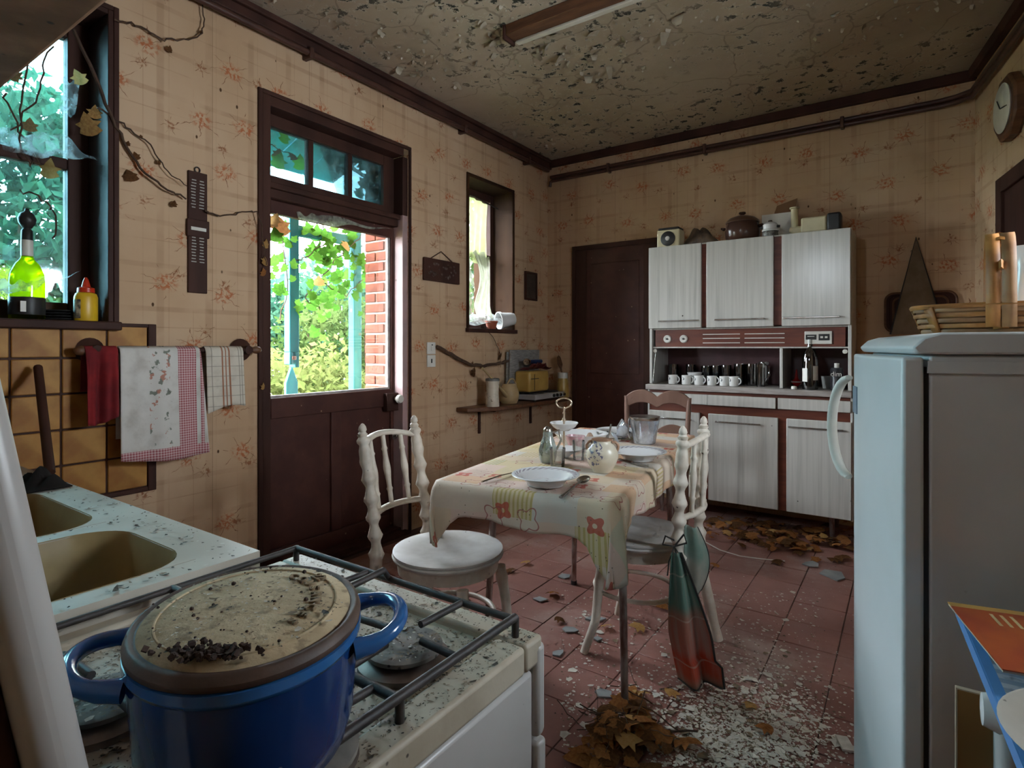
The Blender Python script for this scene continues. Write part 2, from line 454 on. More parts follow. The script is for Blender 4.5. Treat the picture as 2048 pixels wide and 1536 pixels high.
base = g.mix(g.math('MULTIPLY', crack, 0.42), base, (0.13, 0.10, 0.075))
g.principled(base, 0.8, 0.0, g.bump(g.math('ADD', g.math('MULTIPLY', hole, -1.0), g.noise(P, 9.0, 4)), 0.5, 0.008), 0.15)
ceiling_m = g.m
ceiling = struct(MB().bb(-0.4, 3.95, -4.9, 0.25, H, H + 0.15).build('ceiling', ceiling_m), 'dirty ceiling with peeling paint')
flake_m = M('paint_flake', (0.46, 0.40, 0.31), (0.30, 0.25, 0.18), 0.8, scale=12)
mb = MB(); rs = random.Random(3)
def flake(mb, x, y, L, W, curl, a):
    ca, sa = math.cos(a), math.sin(a); b = len(mb.v); n = 4
    ang = 0; px = 0; pz = 0
    for k in range(n + 1):
        w = W * (1 - 0.55 * (k / n) ** 2) * rs.uniform(.85, 1.1)
        for s in (-1, 1):
            lx, ly = px, s * w / 2
            mb.v.append(Vector((x + lx * ca - ly * sa, y + lx * sa + ly * ca, H - 0.0015 - pz)))
        ang += curl / n; px += L / n * math.cos(ang); pz += L / n * math.sin(ang)
    for k in range(n): mb.f.append((b + 2 * k, b + 2 * k + 1, b + 2 * k + 3, b + 2 * k + 2))
for k in range(900):
    for tr in range(20):
        x = rs.uniform(0.15, 3.0); y = rs.uniform(-3.6, -0.3)
        if mnoise.noise(Vector((x * 0.9, y * 0.9, 2.0))) > -0.05: break
    big = rs.random() < 0.08
    L = rs.uniform(.035, .08) if big else rs.uniform(.008, .03)
    flake(mb, x, y, L, L * rs.uniform(.5, 1.3), rs.uniform(0.4, 2.4), rs.uniform(0, 6.28))
pf = mb.build('peeling_paint', flake_m, ceiling, smooth=60); pf['kind'] = 'stuff'

# wall with the garden door and two windows
WIN1 = (-4.30, -3.459, 1.305, 2.58)
DOOR = (-2.80, -1.765, 0.0, 2.49)
WIN2 = (-1.155, -0.558, 1.345, 2.49)
def wall_with_holes(name, mat, holes, a0, a1, fn, cuts_extra=()):
    ys = sorted({a0, a1, *[h[0] for h in holes], *[h[1] for h in holes]})
    zs = sorted({-0.1, H, *[h[2] for h in holes], *[h[3] for h in holes]})
    zs = [z for z in zs if z >= -0.1]
    mb = MB()
    for i in range(len(ys) - 1):
        for j in range(len(zs) - 1):
            ym, zm = (ys[i] + ys[i + 1]) / 2, (zs[j] + zs[j + 1]) / 2
            if any(h[0] < ym < h[1] and h[2] < zm < h[3] for h in holes): continue
            fn(mb, ys[i], ys[i + 1], zs[j], zs[j + 1])
    return struct(mb.build(name, mat, smooth=0))
wall_left = wall_with_holes('wall_left', paper_x, [WIN1, DOOR, WIN2], -4.9, 0.25, lambda m, a, b, z0, z1: m.bb(-WALL_T, 0, a, b, z0, z1))
wall_left['label'] = 'beige flowered wallpaper wall with the garden door'
wall_back = struct(MB().bb(0, 3.95, 0, 0.2, -0.1, H).build('wall_back', paper_y, smooth=0), 'flowered wallpaper wall behind the sideboard')
FILL_WIN4 = (1.62, 1.92, 2.02, 2.36)  # added opening out of view, lets in fill light from behind the camera
wall_near = wall_with_holes('wall_near', paper_y, [FILL_WIN4], 0, 3.95, lambda m, a, b, z0, z1: m.bb(a, b, -5.0, -4.8, z0, z1))
wall_near['label'] = 'wall behind the photographer'
w = struct(bpy.data.objects.new('fill_window_4', None), 'added unseen high window above the stove for fill light'); COL.objects.link(w)
fr = MB()
for a, b in ((FILL_WIN4[0], FILL_WIN4[0] + .03), (FILL_WIN4[1] - .03, FILL_WIN4[1])): fr.bb(a, b, -4.92, -4.88, FILL_WIN4[2], FILL_WIN4[3])
for a, b in ((FILL_WIN4[2], FILL_WIN4[2] + .03), (FILL_WIN4[3] - .03, FILL_WIN4[3])): fr.bb(FILL_WIN4[0] + .03, FILL_WIN4[1] - .03, -4.92, -4.88, a, b)
fr.build('window_frame', wood_dark, w, bevel=.003)
MB().bb(FILL_WIN4[0] + .03, FILL_WIN4[1] - .03, -4.902, -4.899, FILL_WIN4[2] + .03, FILL_WIN4[3] - .03).build('pane', clear_pane, w, smooth=0)
portal('portal_high_fill_window', ((FILL_WIN4[0] + FILL_WIN4[1]) / 2, -4.86, (FILL_WIN4[2] + FILL_WIN4[3]) / 2), (R(90), 0, 0), FILL_WIN4[1] - FILL_WIN4[0], FILL_WIN4[3] - FILL_WIN4[2])
RW_ANG = R(9.15)
RW = Vector((3.028, 0, 0))
FILL_WIN3 = (-3.10, -2.42, 1.20, 1.98)  # added unseen opening, brightens the door wall and the floor
wall_right = wall_with_holes('wall_right', paper_x, [FILL_WIN3], -5.3, 0.3, lambda m, a, b, z0, z1: m.bb(0, 0.2, a, b, z0, z1))
wall_right.location = RW; wall_right.rotation_euler = (0, 0, RW_ANG)
wall_right['label'] = 'shaded wallpaper wall with the round clock'
w = struct(bpy.data.objects.new('fill_window_3', None), 'added unseen side wall window behind the refrigerator for fill light'); COL.objects.link(w)
w.location = RW; w.rotation_euler = (0, 0, RW_ANG)
fr = MB()
for a, b in ((FILL_WIN3[0], FILL_WIN3[0] + .06), (FILL_WIN3[1] - .06, FILL_WIN3[1]), (-2.75, -2.69)): fr.bb(.06, .12, a, b, FILL_WIN3[2], FILL_WIN3[3])
for a, b in ((FILL_WIN3[2], FILL_WIN3[2] + .06), (FILL_WIN3[3] - .06, FILL_WIN3[3])): fr.bb(.06, .12, FILL_WIN3[0] + .06, FILL_WIN3[1] - .06, a, b)
fr.build('window_frame', wood_dark, w, bevel=.004)
for a, b in ((FILL_WIN3[0] + .06, -2.75), (-2.69, FILL_WIN3[1] - .06)): MB().bb(.088, .091, a, b, FILL_WIN3[2] + .06, FILL_WIN3[3] - .06).build('pane', clear_pane, w, smooth=0)
pc = RW + Matrix.Rotation(RW_ANG, 3, 'Z') @ Vector((.05, (FILL_WIN3[0] + FILL_WIN3[1]) / 2, (FILL_WIN3[2] + FILL_WIN3[3]) / 2))
portal('portal_side_fill_window', pc, (0, R(90), RW_ANG), FILL_WIN3[3] - FILL_WIN3[2], FILL_WIN3[1] - FILL_WIN3[0])
def onR(px, py, off=0.0):
    n = Vector((math.cos(RW_ANG), math.sin(RW_ANG), 0)); v = _d(px, py)
    return CAM + v * (((RW - n * off) - CAM).dot(n) / v.dot(n))

# brick faces of the outer door jamb
mort = MB().bb(-0.40, -0.16, -1.772, -1.765, 0.0, 2.49).build('mortar_bed', mortar_m, wall_left)
bproto = None
z = 0.04; k = 0
while z < 2.44:
    cuts = [(-0.40, -0.30), (-0.29, -0.165)] if k % 2 else [(-0.40, -0.215), (-0.205, -0.165)]
    for a, b in cuts:
        br = MB().box((0, 0, 0), (b - a, 0.014, 0.058)).build('brick', brick_m, wall_left, bevel=0.004, seg=1)
        br.location = ((a + b) / 2, -1.775 + random.uniform(-.002, .002), z + 0.029)
    z += 0.070; k += 1

# ---- window over the sink
w = struct(bpy.data.objects.new('window_1', None), 'dark framed window over the sink'); COL.objects.link(w)
y0, y1, z0, z1 = WIN1
MB().bb(-0.40, 0.012, y1 - 0.02, y1, z0, z1).bb(-0.40, 0.012, y0, y0 + .02, z0, z1).bb(-0.40, 0.012, y0 + .02, y1 - .02, z1 - .02, z1).bb(0.0, 0.014, y1, y1 + 0.02, z0 - .02, z1 + .02).bb(0.0, 0.014, y0, y1, z1, z1 + .02).build('reveal_lining', wood_dark, w, bevel=.003)
MB().bb(-0.40, 0.045, y0, y1 + 0.02, z0 - 0.035, z0).build('window_sill', wood_dark, w, bevel=.006)
fr = MB()
for a, b in ((y1 - 0.095, y1 - 0.02), (y0 + .02, y0 + .095), ((y0 + y1) / 2 - .04, (y0 + y1) / 2 + .04)): fr.bb(-0.24, -0.18, a, b, z0, z1 - .02)
for a, b in ((z0, z0 + .08), (1.94, 1.985), (z1 - .09, z1 - .02)): fr.bb(-0.235, -0.185, y0 + .095, y1 - .095, a, b)
fr.build('window_frame', wood_dark, w, bevel=.004)
for ya, yb in ((y0 + .095, (y0 + y1) / 2 - .04), ((y0 + y1) / 2 + .04, y1 - .095)):
    for za, zb in ((z0 + .08, 1.94), (1.985, z1 - .09)):
        MB().bb(-0.212, -0.208, ya, yb, za, zb).build('pane', window_glass, w, smooth=0)
portal('portal_sink_window', (-0.17, (y0 + y1) / 2, (z0 + z1) / 2), (0, R(-90), 0), z1 - z0, y1 - y0)

# ---- narrow window by the corner
w = struct(bpy.data.objects.new('window_2', None), 'narrow window with a torn curtain'); COL.objects.link(w)
y0, y1, z0, z1 = WIN2
reveal_m = M('reveal_stained_wood', (0.026, 0.013, 0.009), (0.060, 0.028, 0.014), 0.7, spec=.08, scale=3, stretch=(1, 1, .3))
MB().bb(-0.40, 0.010, y1 - 0.015, y1, z0, z1).bb(-0.40, 0.010, y0, y0 + .015, z0, z1).bb(-0.40, 0.010, y0 + .015, y1 - .015, z1 - .015, z1).bb(0, .012, y1, y1 + .012, z0, z1 + .012).bb(0, .012, y0 - .012, y0, z0, z1 + .012).bb(0, .012, y0, y1, z1, z1 + .012).build('reveal_lining', reveal_m, w, bevel=.002)
MB().bb(-0.40, 0.03, y0 - .02, y1 + 0.03, z0 - 0.03, z0).build('window_sill', wood_dark, w, bevel=.004)
fr = MB()
for a, b in ((y1 - 0.055, y1 - 0.015), (y0 + .015, y0 + .055)): fr.bb(-0.24, -0.19, a, b, z0, z1 - .015)
for a, b in ((z0, z0 + .06), (1.93, 1.97), (z1 - .075, z1 - .015)): fr.bb(-0.235, -0.195, y0 + .055, y1 - .055, a, b)
fr.build('window_frame', wood_dark, w, bevel=.003)
for za, zb in ((z0 + .06, 1.93), (1.97, z1 - .075)):
    MB().bb(-0.216, -0.213, y0 + .055, y1 - .055, za, zb).build('pane', clear_pane, w, smooth=0)
portal('portal_corner_window', (-0.17, (y0 + y1) / 2, (z0 + z1) / 2), (0, R(-90), 0), z1 - z0, y1 - y0)

# ---- garden door with fanlight
d1 = struct(bpy.data.objects.new('door_1', None), 'oxblood half-glazed garden door with three-pane fanlight'); COL.objects.link(d1)
y0, y1, z0, z1 = DOOR
fr = MB().bb(-0.16, 0.012, y0, y0 + .045, 0, z1).bb(-0.16, 0.006, y0 + .045, y1 - .045, z1 - .05, z1)
fr.bb(0.0, 0.014, y0 - .022, y0, 0, z1 + .02).bb(0.0, 0.014, y0, y1 + .018, z1, z1 + .022).bb(0.0, 0.014, y1, y1 + .018, 0, z1)
fr.build('door_frame', wood_dark, d1, bevel=.003)
MB().bb(-0.16, -0.004, y1 - .045, y1, 0, 2.06).build('door_jamb', pink_paint, d1, bevel=.003)
MB().bb(-0.16, -0.004, y1 - .045, y1, 2.06, z1 - .05).build('door_jamb', wood_dark, d1, bevel=.003)
MB().bb(-0.15, -0.045, y0 + .045, y1 - .045, 1.985, 2.055).bb(-.05, -0.02, y0 + .045, y1 - .045, 2.03, 2.062).build('transom_bar', wood_dark, d1, bevel=.006)
tr = MB()
TZ0, TZ1 = 2.115, 2.375
pan = [(-2.705, -2.458), (-2.425, -2.180), (-2.148, -1.90)]
tr.bb(-.135, -.085, y0 + .045, pan[0][0], 2.055, z1 - .05).bb(-.135, -.085, pan[2][1], y1 - .045, 2.055, z1 - .05)
tr.bb(-.135, -.085, pan[0][0], pan[2][1], 2.055, TZ0).bb(-.135, -.085, pan[0][0], pan[2][1], TZ1, z1 - .05)
tr.bb(-.13, -.09, pan[0][1], pan[1][0], TZ0, TZ1).bb(-.13, -.09, pan[1][1], pan[2][0], TZ0, TZ1)
tr.build('fanlight_frame', wood_dark, d1, bevel=.003)
for a, b in pan: MB().bb(-.112, -.109, a, b, TZ0, TZ1).build('pane', window_glass, d1, smooth=0)
# leaf
GL = (-2.695, -1.835, 0.93, 1.915)
lf = MB().bb(-.125, -.085, y0 + .045, GL[0], .03, 1.985).bb(-.125, -.085, GL[1], y1 - .045, .03, 1.985)
lf.bb(-.125, -.085, GL[0], GL[1], GL[3], 1.985).bb(-.125, -.08, GL[0], GL[1], .82, GL[2]).bb(-.125, -.085, GL[0], GL[1], .03, .12).bb(-.125, -.085, -2.305, -2.235, .12, .82)
lf.build('door_leaf', wood_door, d1, bevel=.004)
for a, b in ((GL[0], -2.305), (-2.235, GL[1])): MB().bb(-.118, -.100, a, b, .12, .82).build('door_panel', wood_door, d1, bevel=.002)
MB().bb(-.120, -.118, GL[0], GL[1], GL[2], GL[3]).build('pane', clear_pane, d1, smooth=0)
bead_m = M('glazing_bead', (0.46, 0.42, 0.38), (0.30, 0.26, 0.24), 0.6, scale=15)
MB().bb(-.117, -.098, GL[1] - .018, GL[1], GL[2], GL[3]).bb(-.117, -.1, GL[0], GL[1] - .018, GL[2], GL[2] + .012).build('glazing_bead', bead_m, d1)
lk = MB().bb(-.085, -.045, GL[1] - .07, y1 - .03, .79, .905).build('lock_case', wood_dark, d1, bevel=.004)
MB().lathe([(0, 0), (.012, 0), (.012, .02), (.026, .028), (.030, .040), (.024, .052), (0, .056)], 18, T((-.045, -1.836, .868), ry=R(90))).build('door_knob', white_plastic, d1)
MB().bb(-.085, -.06, GL[1] - .01, y1 - .02, .60, .65).lathe([(0, 0), (.010, 0), (.010, .02), (0, .02)], 10, T((-.06, -1.82, .625), ry=R(90))).build('latch', chrome, d1, bevel=.003)
MB().bb(-.16, -.02, y0, y1, -.004, .03).bb(-.04, .05, y0 + .02, y1 - .02, -.004, .016).build('threshold', wood_dark, d1, bevel=.005)
portal('portal_garden_door', (-0.07, (GL[0] + GL[1]) / 2, 1.65), (0, R(-90), 0), 1.5, .9)

# ---- inner door in the back wall
d2 = struct(bpy.data.objects.new('door_2', None), 'dark brown inner door beside the sideboard'); COL.objects.link(d2)
MB().bb(.262, .30, -.022, 0, 0, 2.085).bb(1.02, 1.06, -.022, 0, 0, 2.085).bb(.30, 1.02, -.022, 0, 2.045, 2.085).build('door_frame', wood_dark, d2, bevel=.003)
MB().bb(.30, 1.02, -.006, 0, 0, 2.045).build('door_leaf', wood_door, d2)
for a, b in ((.30, .40), (.92, 1.02)): MB().bb(a, b, -.014, -.006, 0, 2.045).build('stile', wood_dark, d2, bevel=.002)
for a, b in ((.15, .85), (.98, 1.92)): MB().bb(.44, .88, -.012, -.006, a, b).build('door_panel', wood_door, d2, bevel=.004)

# ---- doorway in the shaded side wall
d3 = struct(bpy.data.objects.new('door_3', None), 'dark door frame in the shaded side wall'); COL.objects.link(d3)
d3.location = RW; d3.rotation_euler = (0, 0, RW_ANG)
MB().bb(-.03, 0, -.56, -.48, 0, 2.09).bb(-.03, 0, -1.45, -1.37, 0, 2.09).bb(-.03, 0, -1.37, -.56, 2.01, 2.09).build('door_frame', wood_dark, d3, bevel=.004)
MB().bb(-.012, 0, -1.37, -.56, 0, 2.01).build('door_leaf', wood_dark, d3)

# ---- ceiling trims and heating pipes
struct(MB().bb(0, .045, -4.8, 0, H - .075, H).bb(.045, .07, -4.8, 0, H - .03, H).build('trim_1', wood_dark, bevel=.006), 'dark ceiling moulding above the garden door')
struct(MB().bb(.045, 3.1, -.045, 0, H - .06, H).build('trim_2', wood_dark, bevel=.006), 'dark ceiling moulding along the back wall')
struct(MB().bb(-.045, 0, -4.7, -.05, H - .06, H).build('trim_3', wood_dark, loc=RW, rz=RW_ANG, bevel=.006), 'dark ceiling moulding on the shaded side wall')
t = thing('heating_pipe', 'dark brown double pipe clipped under the moulding of the back wall', 'pipe', (1.5, -.04, 2.7))
n = Vector((math.cos(RW_ANG), math.sin(RW_ANG), 0)); tdir = Vector((math.sin(RW_ANG), -math.cos(RW_ANG), 0))
for dz, yo in ((2.728, -.032), (2.694, -.034)):
    A = Vector((.05, yo, dz)); B = Vector((3.0, yo, dz)) ; Cc = RW - n * .034 + tdir * .10
    pts = [A]
    if dz < 2.7: pts = [Vector((.045, yo, dz - .05)), Vector((.05, yo, dz - .01)), Vector((.07, yo, dz))]
    e1 = RW - n * .036; corner = Vector((e1.x - .01, yo, dz))
    pts += [Vector((1.0, yo, dz)), Vector((2.0, yo, dz)), Vector((2.85, yo, dz + .0)), Vector((2.93, yo - .012, dz + .002)), Vector((e1.x + tdir.x * .09, e1.y + tdir.y * .09, dz + .004)), Vector((e1.x + tdir.x * .2, e1.y + tdir.y * .2, dz + .004))]
    pts += [Vector((e1.x + tdir.x * s, e1.y + tdir.y * s, dz + .004)) for s in (1.2, 2.5, 4.0)]
    MB().tube([p - Vector((1.5, -.04, 2.7)) for p in pts], .0145, 10).build('pipe', pipe_paint, t, smooth=60)
for x in (.62, 1.42, 2.33): MB().bb(x - .012, x + .012, -.062, -.001, 2.672, 2.748).build('pipe_clip', pipe_paint, t, bevel=.006).location = (-1.5, .04, -2.7)
t = thing('supply_pipe', 'brown pipe running under the moulding above the garden door', 'pipe', (.05, -2, 2.78))
MB().tube([(.0, -2.5, 0), (.0, 1.0, 0), (.0, 1.93, 0)], .017, 10).build('pipe', pipe_paint, t, smooth=60)
for y in (-1.6, -.55, .75, 1.6): MB().bb(-.05, .022, y - .014, y + .014, -.03, .03).build('pipe_clip', pipe_paint, t, bevel=.006)

# ------------------------------------------------------------------ garden outside
ground_m = M('garden_soil', (0.07, 0.09, 0.03), (0.11, 0.10, 0.05), 0.95, scale=2)
struct(MB().bb(-16, -0.40, -14, 16, -0.3, -0.12).build('ground_outside', ground_m), 'overgrown garden ground outside')

def foliage(name, label, cat, c, r, count, size, mat, seed, trunk=True, group=None, shell=0.55, long=1.0):
    rr = random.Random(seed)
    t = thing(name, label, cat, (c[0], c[1], -.12), 0, group)
    mb = MB()
    for k in range(count):
        th = rr.uniform(0, 6.283); u = rr.uniform(-1, 1); q = rr.uniform(shell, 1.0)
        s = math.sqrt(1 - u * u)
        d = Vector((s * math.cos(th), s * math.sin(th), u))
        q *= 0.80 + 0.32 * mnoise.noise(d * 2.3 + Vector((seed, 0, 0)))
        p = Vector((d.x * r[0] * q, d.y * r[1] * q, c[2] + .12 + d.z * r[2] * q))
        if p.z < 0.02: p.z = rr.uniform(.02, .3)
        e = Euler((rr.uniform(-1.2, 1.2), rr.uniform(-1.2, 1.2), rr.uniform(0, 6.28))).to_matrix()
        L = size * rr.uniform(.6, 1.3); W = L * rr.uniform(.45, .7) / long
        b = len(mb.v)
        for q_ in ((-L / 2, 0, 0), (0, -W / 2, .08 * L), (L / 2, 0, 0), (0, W / 2, .08 * L)): mb.v.append(p + e @ Vector(q_))
        mb.f.append((b, b + 1, b + 2, b + 3))
    o = mb.build('foliage', mat, t, smooth=0); o['kind'] = 'stuff'
    if trunk:
        b = MB()
        for k in range(6):
            a = rr.uniform(0, 6.28)
            b.tube([(0.05 * math.cos(a), .05 * math.sin(a), 0), (.2 * r[0] * math.cos(a), .2 * r[1] * math.sin(a), c[2] * .6), (.55 * r[0] * math.cos(a), .55 * r[1] * math.sin(a), c[2] + r[2] * .4)], [.03, .02, .008], 5)
        b.build('stems', twig_m, t)
    return t
foliage('garden_bush', 'bright yellow-green bush filling the view under the door glass', 'bush', (-2.3, -.9, .55), (1.0, 1.0, .85), 5200, .085, fol_yellow, 1)
foliage('garden_bush', 'tangled pale bush behind the broken teal post', 'bush', (-3.0, -2.1, .6), (1.0, .9, .95), 4200, .085, fol_yellow, 2)
foliage('garden_bush', 'leafy green bush between the teal posts', 'bush', (-3.4, .4, 1.0), (1.1, 1.1, 1.2), 5200, .10, fol_green, 3)
foliage('garden_bush', 'green bush seen through the narrow corner window', 'bush', (-1.6, 1.0, 1.8), (.7, 1.0, 2.0), 6000, .09, fol_green, 4)
foliage('garden_tree', 'spreading tree with dark leaves beyond the garden door', 'tree', (-6.2, 2.6, 1.6), (2.0, 2.6, 1.4), 7000, .16, fol_dark, 5)
foliage('garden_tree', 'tree with blue-green leaves behind the sink window', 'tree', (-3.1, -2.9, 2.2), (1.1, 1.35, 1.5), 7000, .12, fol_dark, 6)
foliage('garden_tree', 'loose leafy tree beyond the fanlight', 'tree', (-5.6, -.9, 1.5), (1.5, 1.5, 1.15), 4800, .14, fol_green, 8)
foliage('garden_tree', 'tall hedge tree far behind the narrow window', 'tree', (-4.6, 5.8, 2.2), (1.8, 2.6, 2.2), 6000, .16, fol_dark, 9)

# teal posts of the old storm door
t = thing('teal_door_post', 'broken teal painted post hanging outside the door, ragged at its foot', 'post', (-.6, -2.217, 1.07))
MB().prism([(-.03, -.036), (.03, -.036), (.03, .036), (-.03, .036)], .10, .97).prism([(-.03, -.036), (.03, -.036), (.03, -.012), (-.03, -.02)], .02, .10).prism([(-.03, .0), (.03, .006), (.03, .036), (-.03, .036)], 0, .10).build('post', teal_paint, t, bevel=.005)
MB().bb(-.034, .034, -.018, .012, .05, .075).build('old_hinge', steel_rust, t, bevel=.004)
t = thing('teal_door_post', 'whole teal painted post outside the door near the brick jamb', 'post', (-.6, -1.70, -.12))
MB().bb(-.03, .03, -.036, .036, 0, 2.16).build('post', teal_paint, t, bevel=.005)
MB().bb(-.022, .022, -.555, -.036, 2.05, 2.12).build('head_rail', teal_paint, t, bevel=.004)
t = thing('teal_picket', 'short pointed teal picket standing below the broken post', 'picket', (-.75, -2.12, -.12))
MB().prism([(-.045, 0), (.045, 0), (.045, 1.08), (0.0, 1.20), (-.045, 1.08)], -.012, .012, Matrix.Rotation(R(90), 4, 'Y') @ Matrix.Rotation(R(90), 4, 'Z')).build('board', teal_paint, t, bevel=.003)

t = thing('door_canopy', 'teal boarded canopy sloping above the garden door outside', 'canopy', (-.42, -2.28, 2.66))
for k in range(5): MB().bb(-.56, 0, -.70 + k * .272, -.70 + k * .272 + .265, -.012, .012, T((0, 0, 0), ry=R(-20))).build('board', teal_paint, t, bevel=.003)
for y_ in (-.68, .62): MB().tube([(0, y_, -.30), (-.28, y_, -.12)], .014, 8).build('strut', teal_paint, t)

# ------------------------------------------------------------------ tiled splashback
tile_y = M('amber_glazed_tile', (0.50, 0.26, 0.065), (0.30, 0.12, 0.025), 0.5, scale=7, lo=0.3, hi=0.7, spec=0.25, specks=((0.10, 0.05, 0.02), 18, 0.06))
sb = thing('tile_splashback', 'amber glazed tile splashback framed in dark brown under the window', 'splashback', (0, -3.31, .585))
MB().bb(0, .004, -1.10, -.02, .02, .70).build('grout_bed', wood_dark, sb)
cols = [-.02 - .153 * i for i in range(8)]; rows = [.02 + .1385 * i for i in range(6)]
tp_ = None
for i in range(7):
    for j in range(5):
        if tp_ is None:
            tp_ = MB().box((0, 0, 0), (.009, .146, .131)).build('tile', tile_y, sb, bevel=.003, seg=1); q = tp_
        else: q = inst(tp_, sb)
        q.location = (.0075 + random.uniform(-.001, .001), (cols[i] + cols[i + 1]) / 2, (rows[j] + rows[j + 1]) / 2)
MB().bb(0, .016, -.02, .012, 0, .715).bb(0, .016, -1.10, -.02, 0, .02).bb(0, .016, -.17, -.02, .70, .715).build('border_strip', wood_dark, sb, bevel=.003)

# ------------------------------------------------------------------ towel rail with cloths
RZ = 1.188
rl = thing('towel_rail', 'dark turned wooden towel rail on two round rosettes', 'towel rail', (0, -3.2, RZ))
MB().tube([(.07, -.36, 0), (.07, .30, 0)], .0115, 12).build('bar', wood_dark, rl, smooth=60)
for y in (-.342, .285):
    MB().lathe([(0, 0), (.052, 0), (.055, .008), (.045, .018), (.025, .026), (.016, .05), (.022, .062), (.02, .085), (0, .09)], 20, T((0, y, 0), ry=R(90))).build('rosette', wood_dark, rl, smooth=60)
MB().lathe([(0, 0), (.012, 0), (.013, .01), (.019, .028), (.017, .045), (.008, .054), (0, .055)], 14, T((.07, .30, 0), rx=R(-90))).build('end_knob', wood_mid, rl, smooth=60)
MB().lathe([(0, 0), (.012, 0), (.013, .01), (.019, .028), (.017, .045), (.008, .054), (0, .055)], 14, T((.07, -.36, 0), rx=R(90))).build('end_knob', wood_mid, rl, smooth=60)

def hang(name, label, ya, yb, front, back, mat, wav=.008, seed=0, skew=0.0, cat='towel', nfold=2.2, spread=0.0):
    """cloth folded over the rail: front flap, crest, back flap"""
    rr = random.Random(seed); ph = rr.uniform(0, 6)
    t = MB()
    w = yb - ya
    def fn(u, v):
        s = v * (front + back + .05) - back - .025
        y = ya + u * w
        amp = wav * min(1, abs(s) / .12)
        wv = amp * math.sin(u * 6.28 * nfold + ph) + amp * .5 * math.sin(u * 6.28 * nfold * 2.3 + 1 + v * 3)
        if s < -.025: x, z = .055 - .004 - abs(wv) * .3, RZ - (-s - .025)
        elif s > .025: x, z = .0855 + .004 + wv + .02 * (s / front), RZ - (s - .025)
        else:
            a = s / .025 * 1.57; x, z = .070 + .0175 * math.sin(a), RZ + .0175 * math.cos(a)
        if s > .025:
            y = ya + w * (.5 + (u - .5) * (1 + spread * (s / front))) + skew * (s / front)
            z += .018 * math.sin(u * 3.1 + seed) * (s / front) + skew * .35 * (u - .5) * (s / front)
        return (x, y, z)
    o = t.sheet(fn, 36, 36).build(name, mat, smooth=180, solid=.003)
    return tag(o, label, cat)
red_m = M('faded_red_cloth', (0.24, 0.012, 0.016), (0.14, 0.008, 0.012), 0.9, scale=9)
hang('dish_cloth', 'crumpled red cloth hanging from the towel rail over the tiles', -3.585, -3.475, .27, .16, red_m, .014, 4, nfold=1.3)
# white tea towel with pink check border and pot plants
g = G('tea_towel_print'); c = g.xyz(g.pos())
y = c[1]; z = c[2]
cr = g.math('MULTIPLY', g.math('GREATER_THAN', g.math('FRACT', g.math('MULTIPLY', y, 95.0)), 0.5), 0.5)
cr = g.math('ADD', cr, g.math('MULTIPLY', g.math('GREATER_THAN', g.math('FRACT', g.math('MULTIPLY', z, 95.0)), 0.5), 0.5))
chk = g.mix(cr, (0.66, 0.48, 0.47), (0.33, 0.075, 0.09))
inb = g.math('MULTIPLY', g.math('GREATER_THAN', y, -3.245), g.math('LESS_THAN', y, -3.168))
inb = g.math('MAXIMUM', inb, g.math('LESS_THAN', z, 0.775))
inb = g.math('MAXIMUM', inb, g.math('MULTIPLY', g.math('GREATER_THAN', y, -3.152), g.math('LESS_THAN', y, -3.140)))
white = g.mix(g.step(g.noise(g.pos(), 11, 5), .45, .75), (0.64, 0.62, 0.58), (0.47, 0.44, 0.40))
pl = g.math('MULTIPLY', g.math('MULTIPLY', g.math('GREATER_THAN', y, -3.36), g.math('LESS_THAN', y, -3.275)), g.math('SUBTRACT', 1.0, g.step(g.noise(g.pos(), 40, 3), 0.40, 0.45)))
white = g.mix(g.math('MULTIPLY', pl, .8), white, g.mix(g.step(g.noise(g.pos(), 16, 1), .48, .52), (0.10, 0.13, 0.09), (0.42, 0.13, 0.07)))
col = g.mix(inb, white, chk)
g.principled(col, 0.9, 0, g.bump(g.noise(g.pos(), 30, 4), .2, .004), .1)
hang('tea_towel', 'white tea towel with pink checked border and printed pot plants', -3.466, -3.150, .45, .36, g.m, .006, 9, .012, nfold=1.6, spread=.10)
g = G('linen_stripe_print'); c = g.xyz(g.pos()); y = c[1]; z = c[2]
base = g.mix(g.step(g.noise(g.pos(), 14, 4), .4, .7), (0.62, 0.57, 0.48), (0.50, 0.45, 0.37))
def line(w, a, wd): return g.math('LESS_THAN', g.math('ABSOLUTE', g.math('SUBTRACT', w, a)), wd)
for a, wd in ((-3.052, .0035), (-3.036, .0025), (-3.020, .0035)): base = g.mix(g.math('MULTIPLY', line(y, a, wd), .85), base, (0.30, 0.09, 0.03))
for a in (-3.10, -2.975, -2.962): base = g.mix(g.math('MULTIPLY', line(y, a, .0025), .6), base, (0.22, 0.19, 0.16))
fz = g.math('ABSOLUTE', g.math('SUBTRACT', g.math('FRACT', g.math('MULTIPLY', z, 22.0)), .5))
base = g.mix(g.math('MULTIPLY', g.math('LESS_THAN', fz, .045), .5), base, (0.22, 0.20, 0.17))
g.principled(base, .9, 0, None, .1)
hang('kitchen_napkin', 'small checked linen napkin with brown stripes on the rail beside the door', -3.126, -2.950, .275, .24, g.m, .004, 12, .0, nfold=1.0)

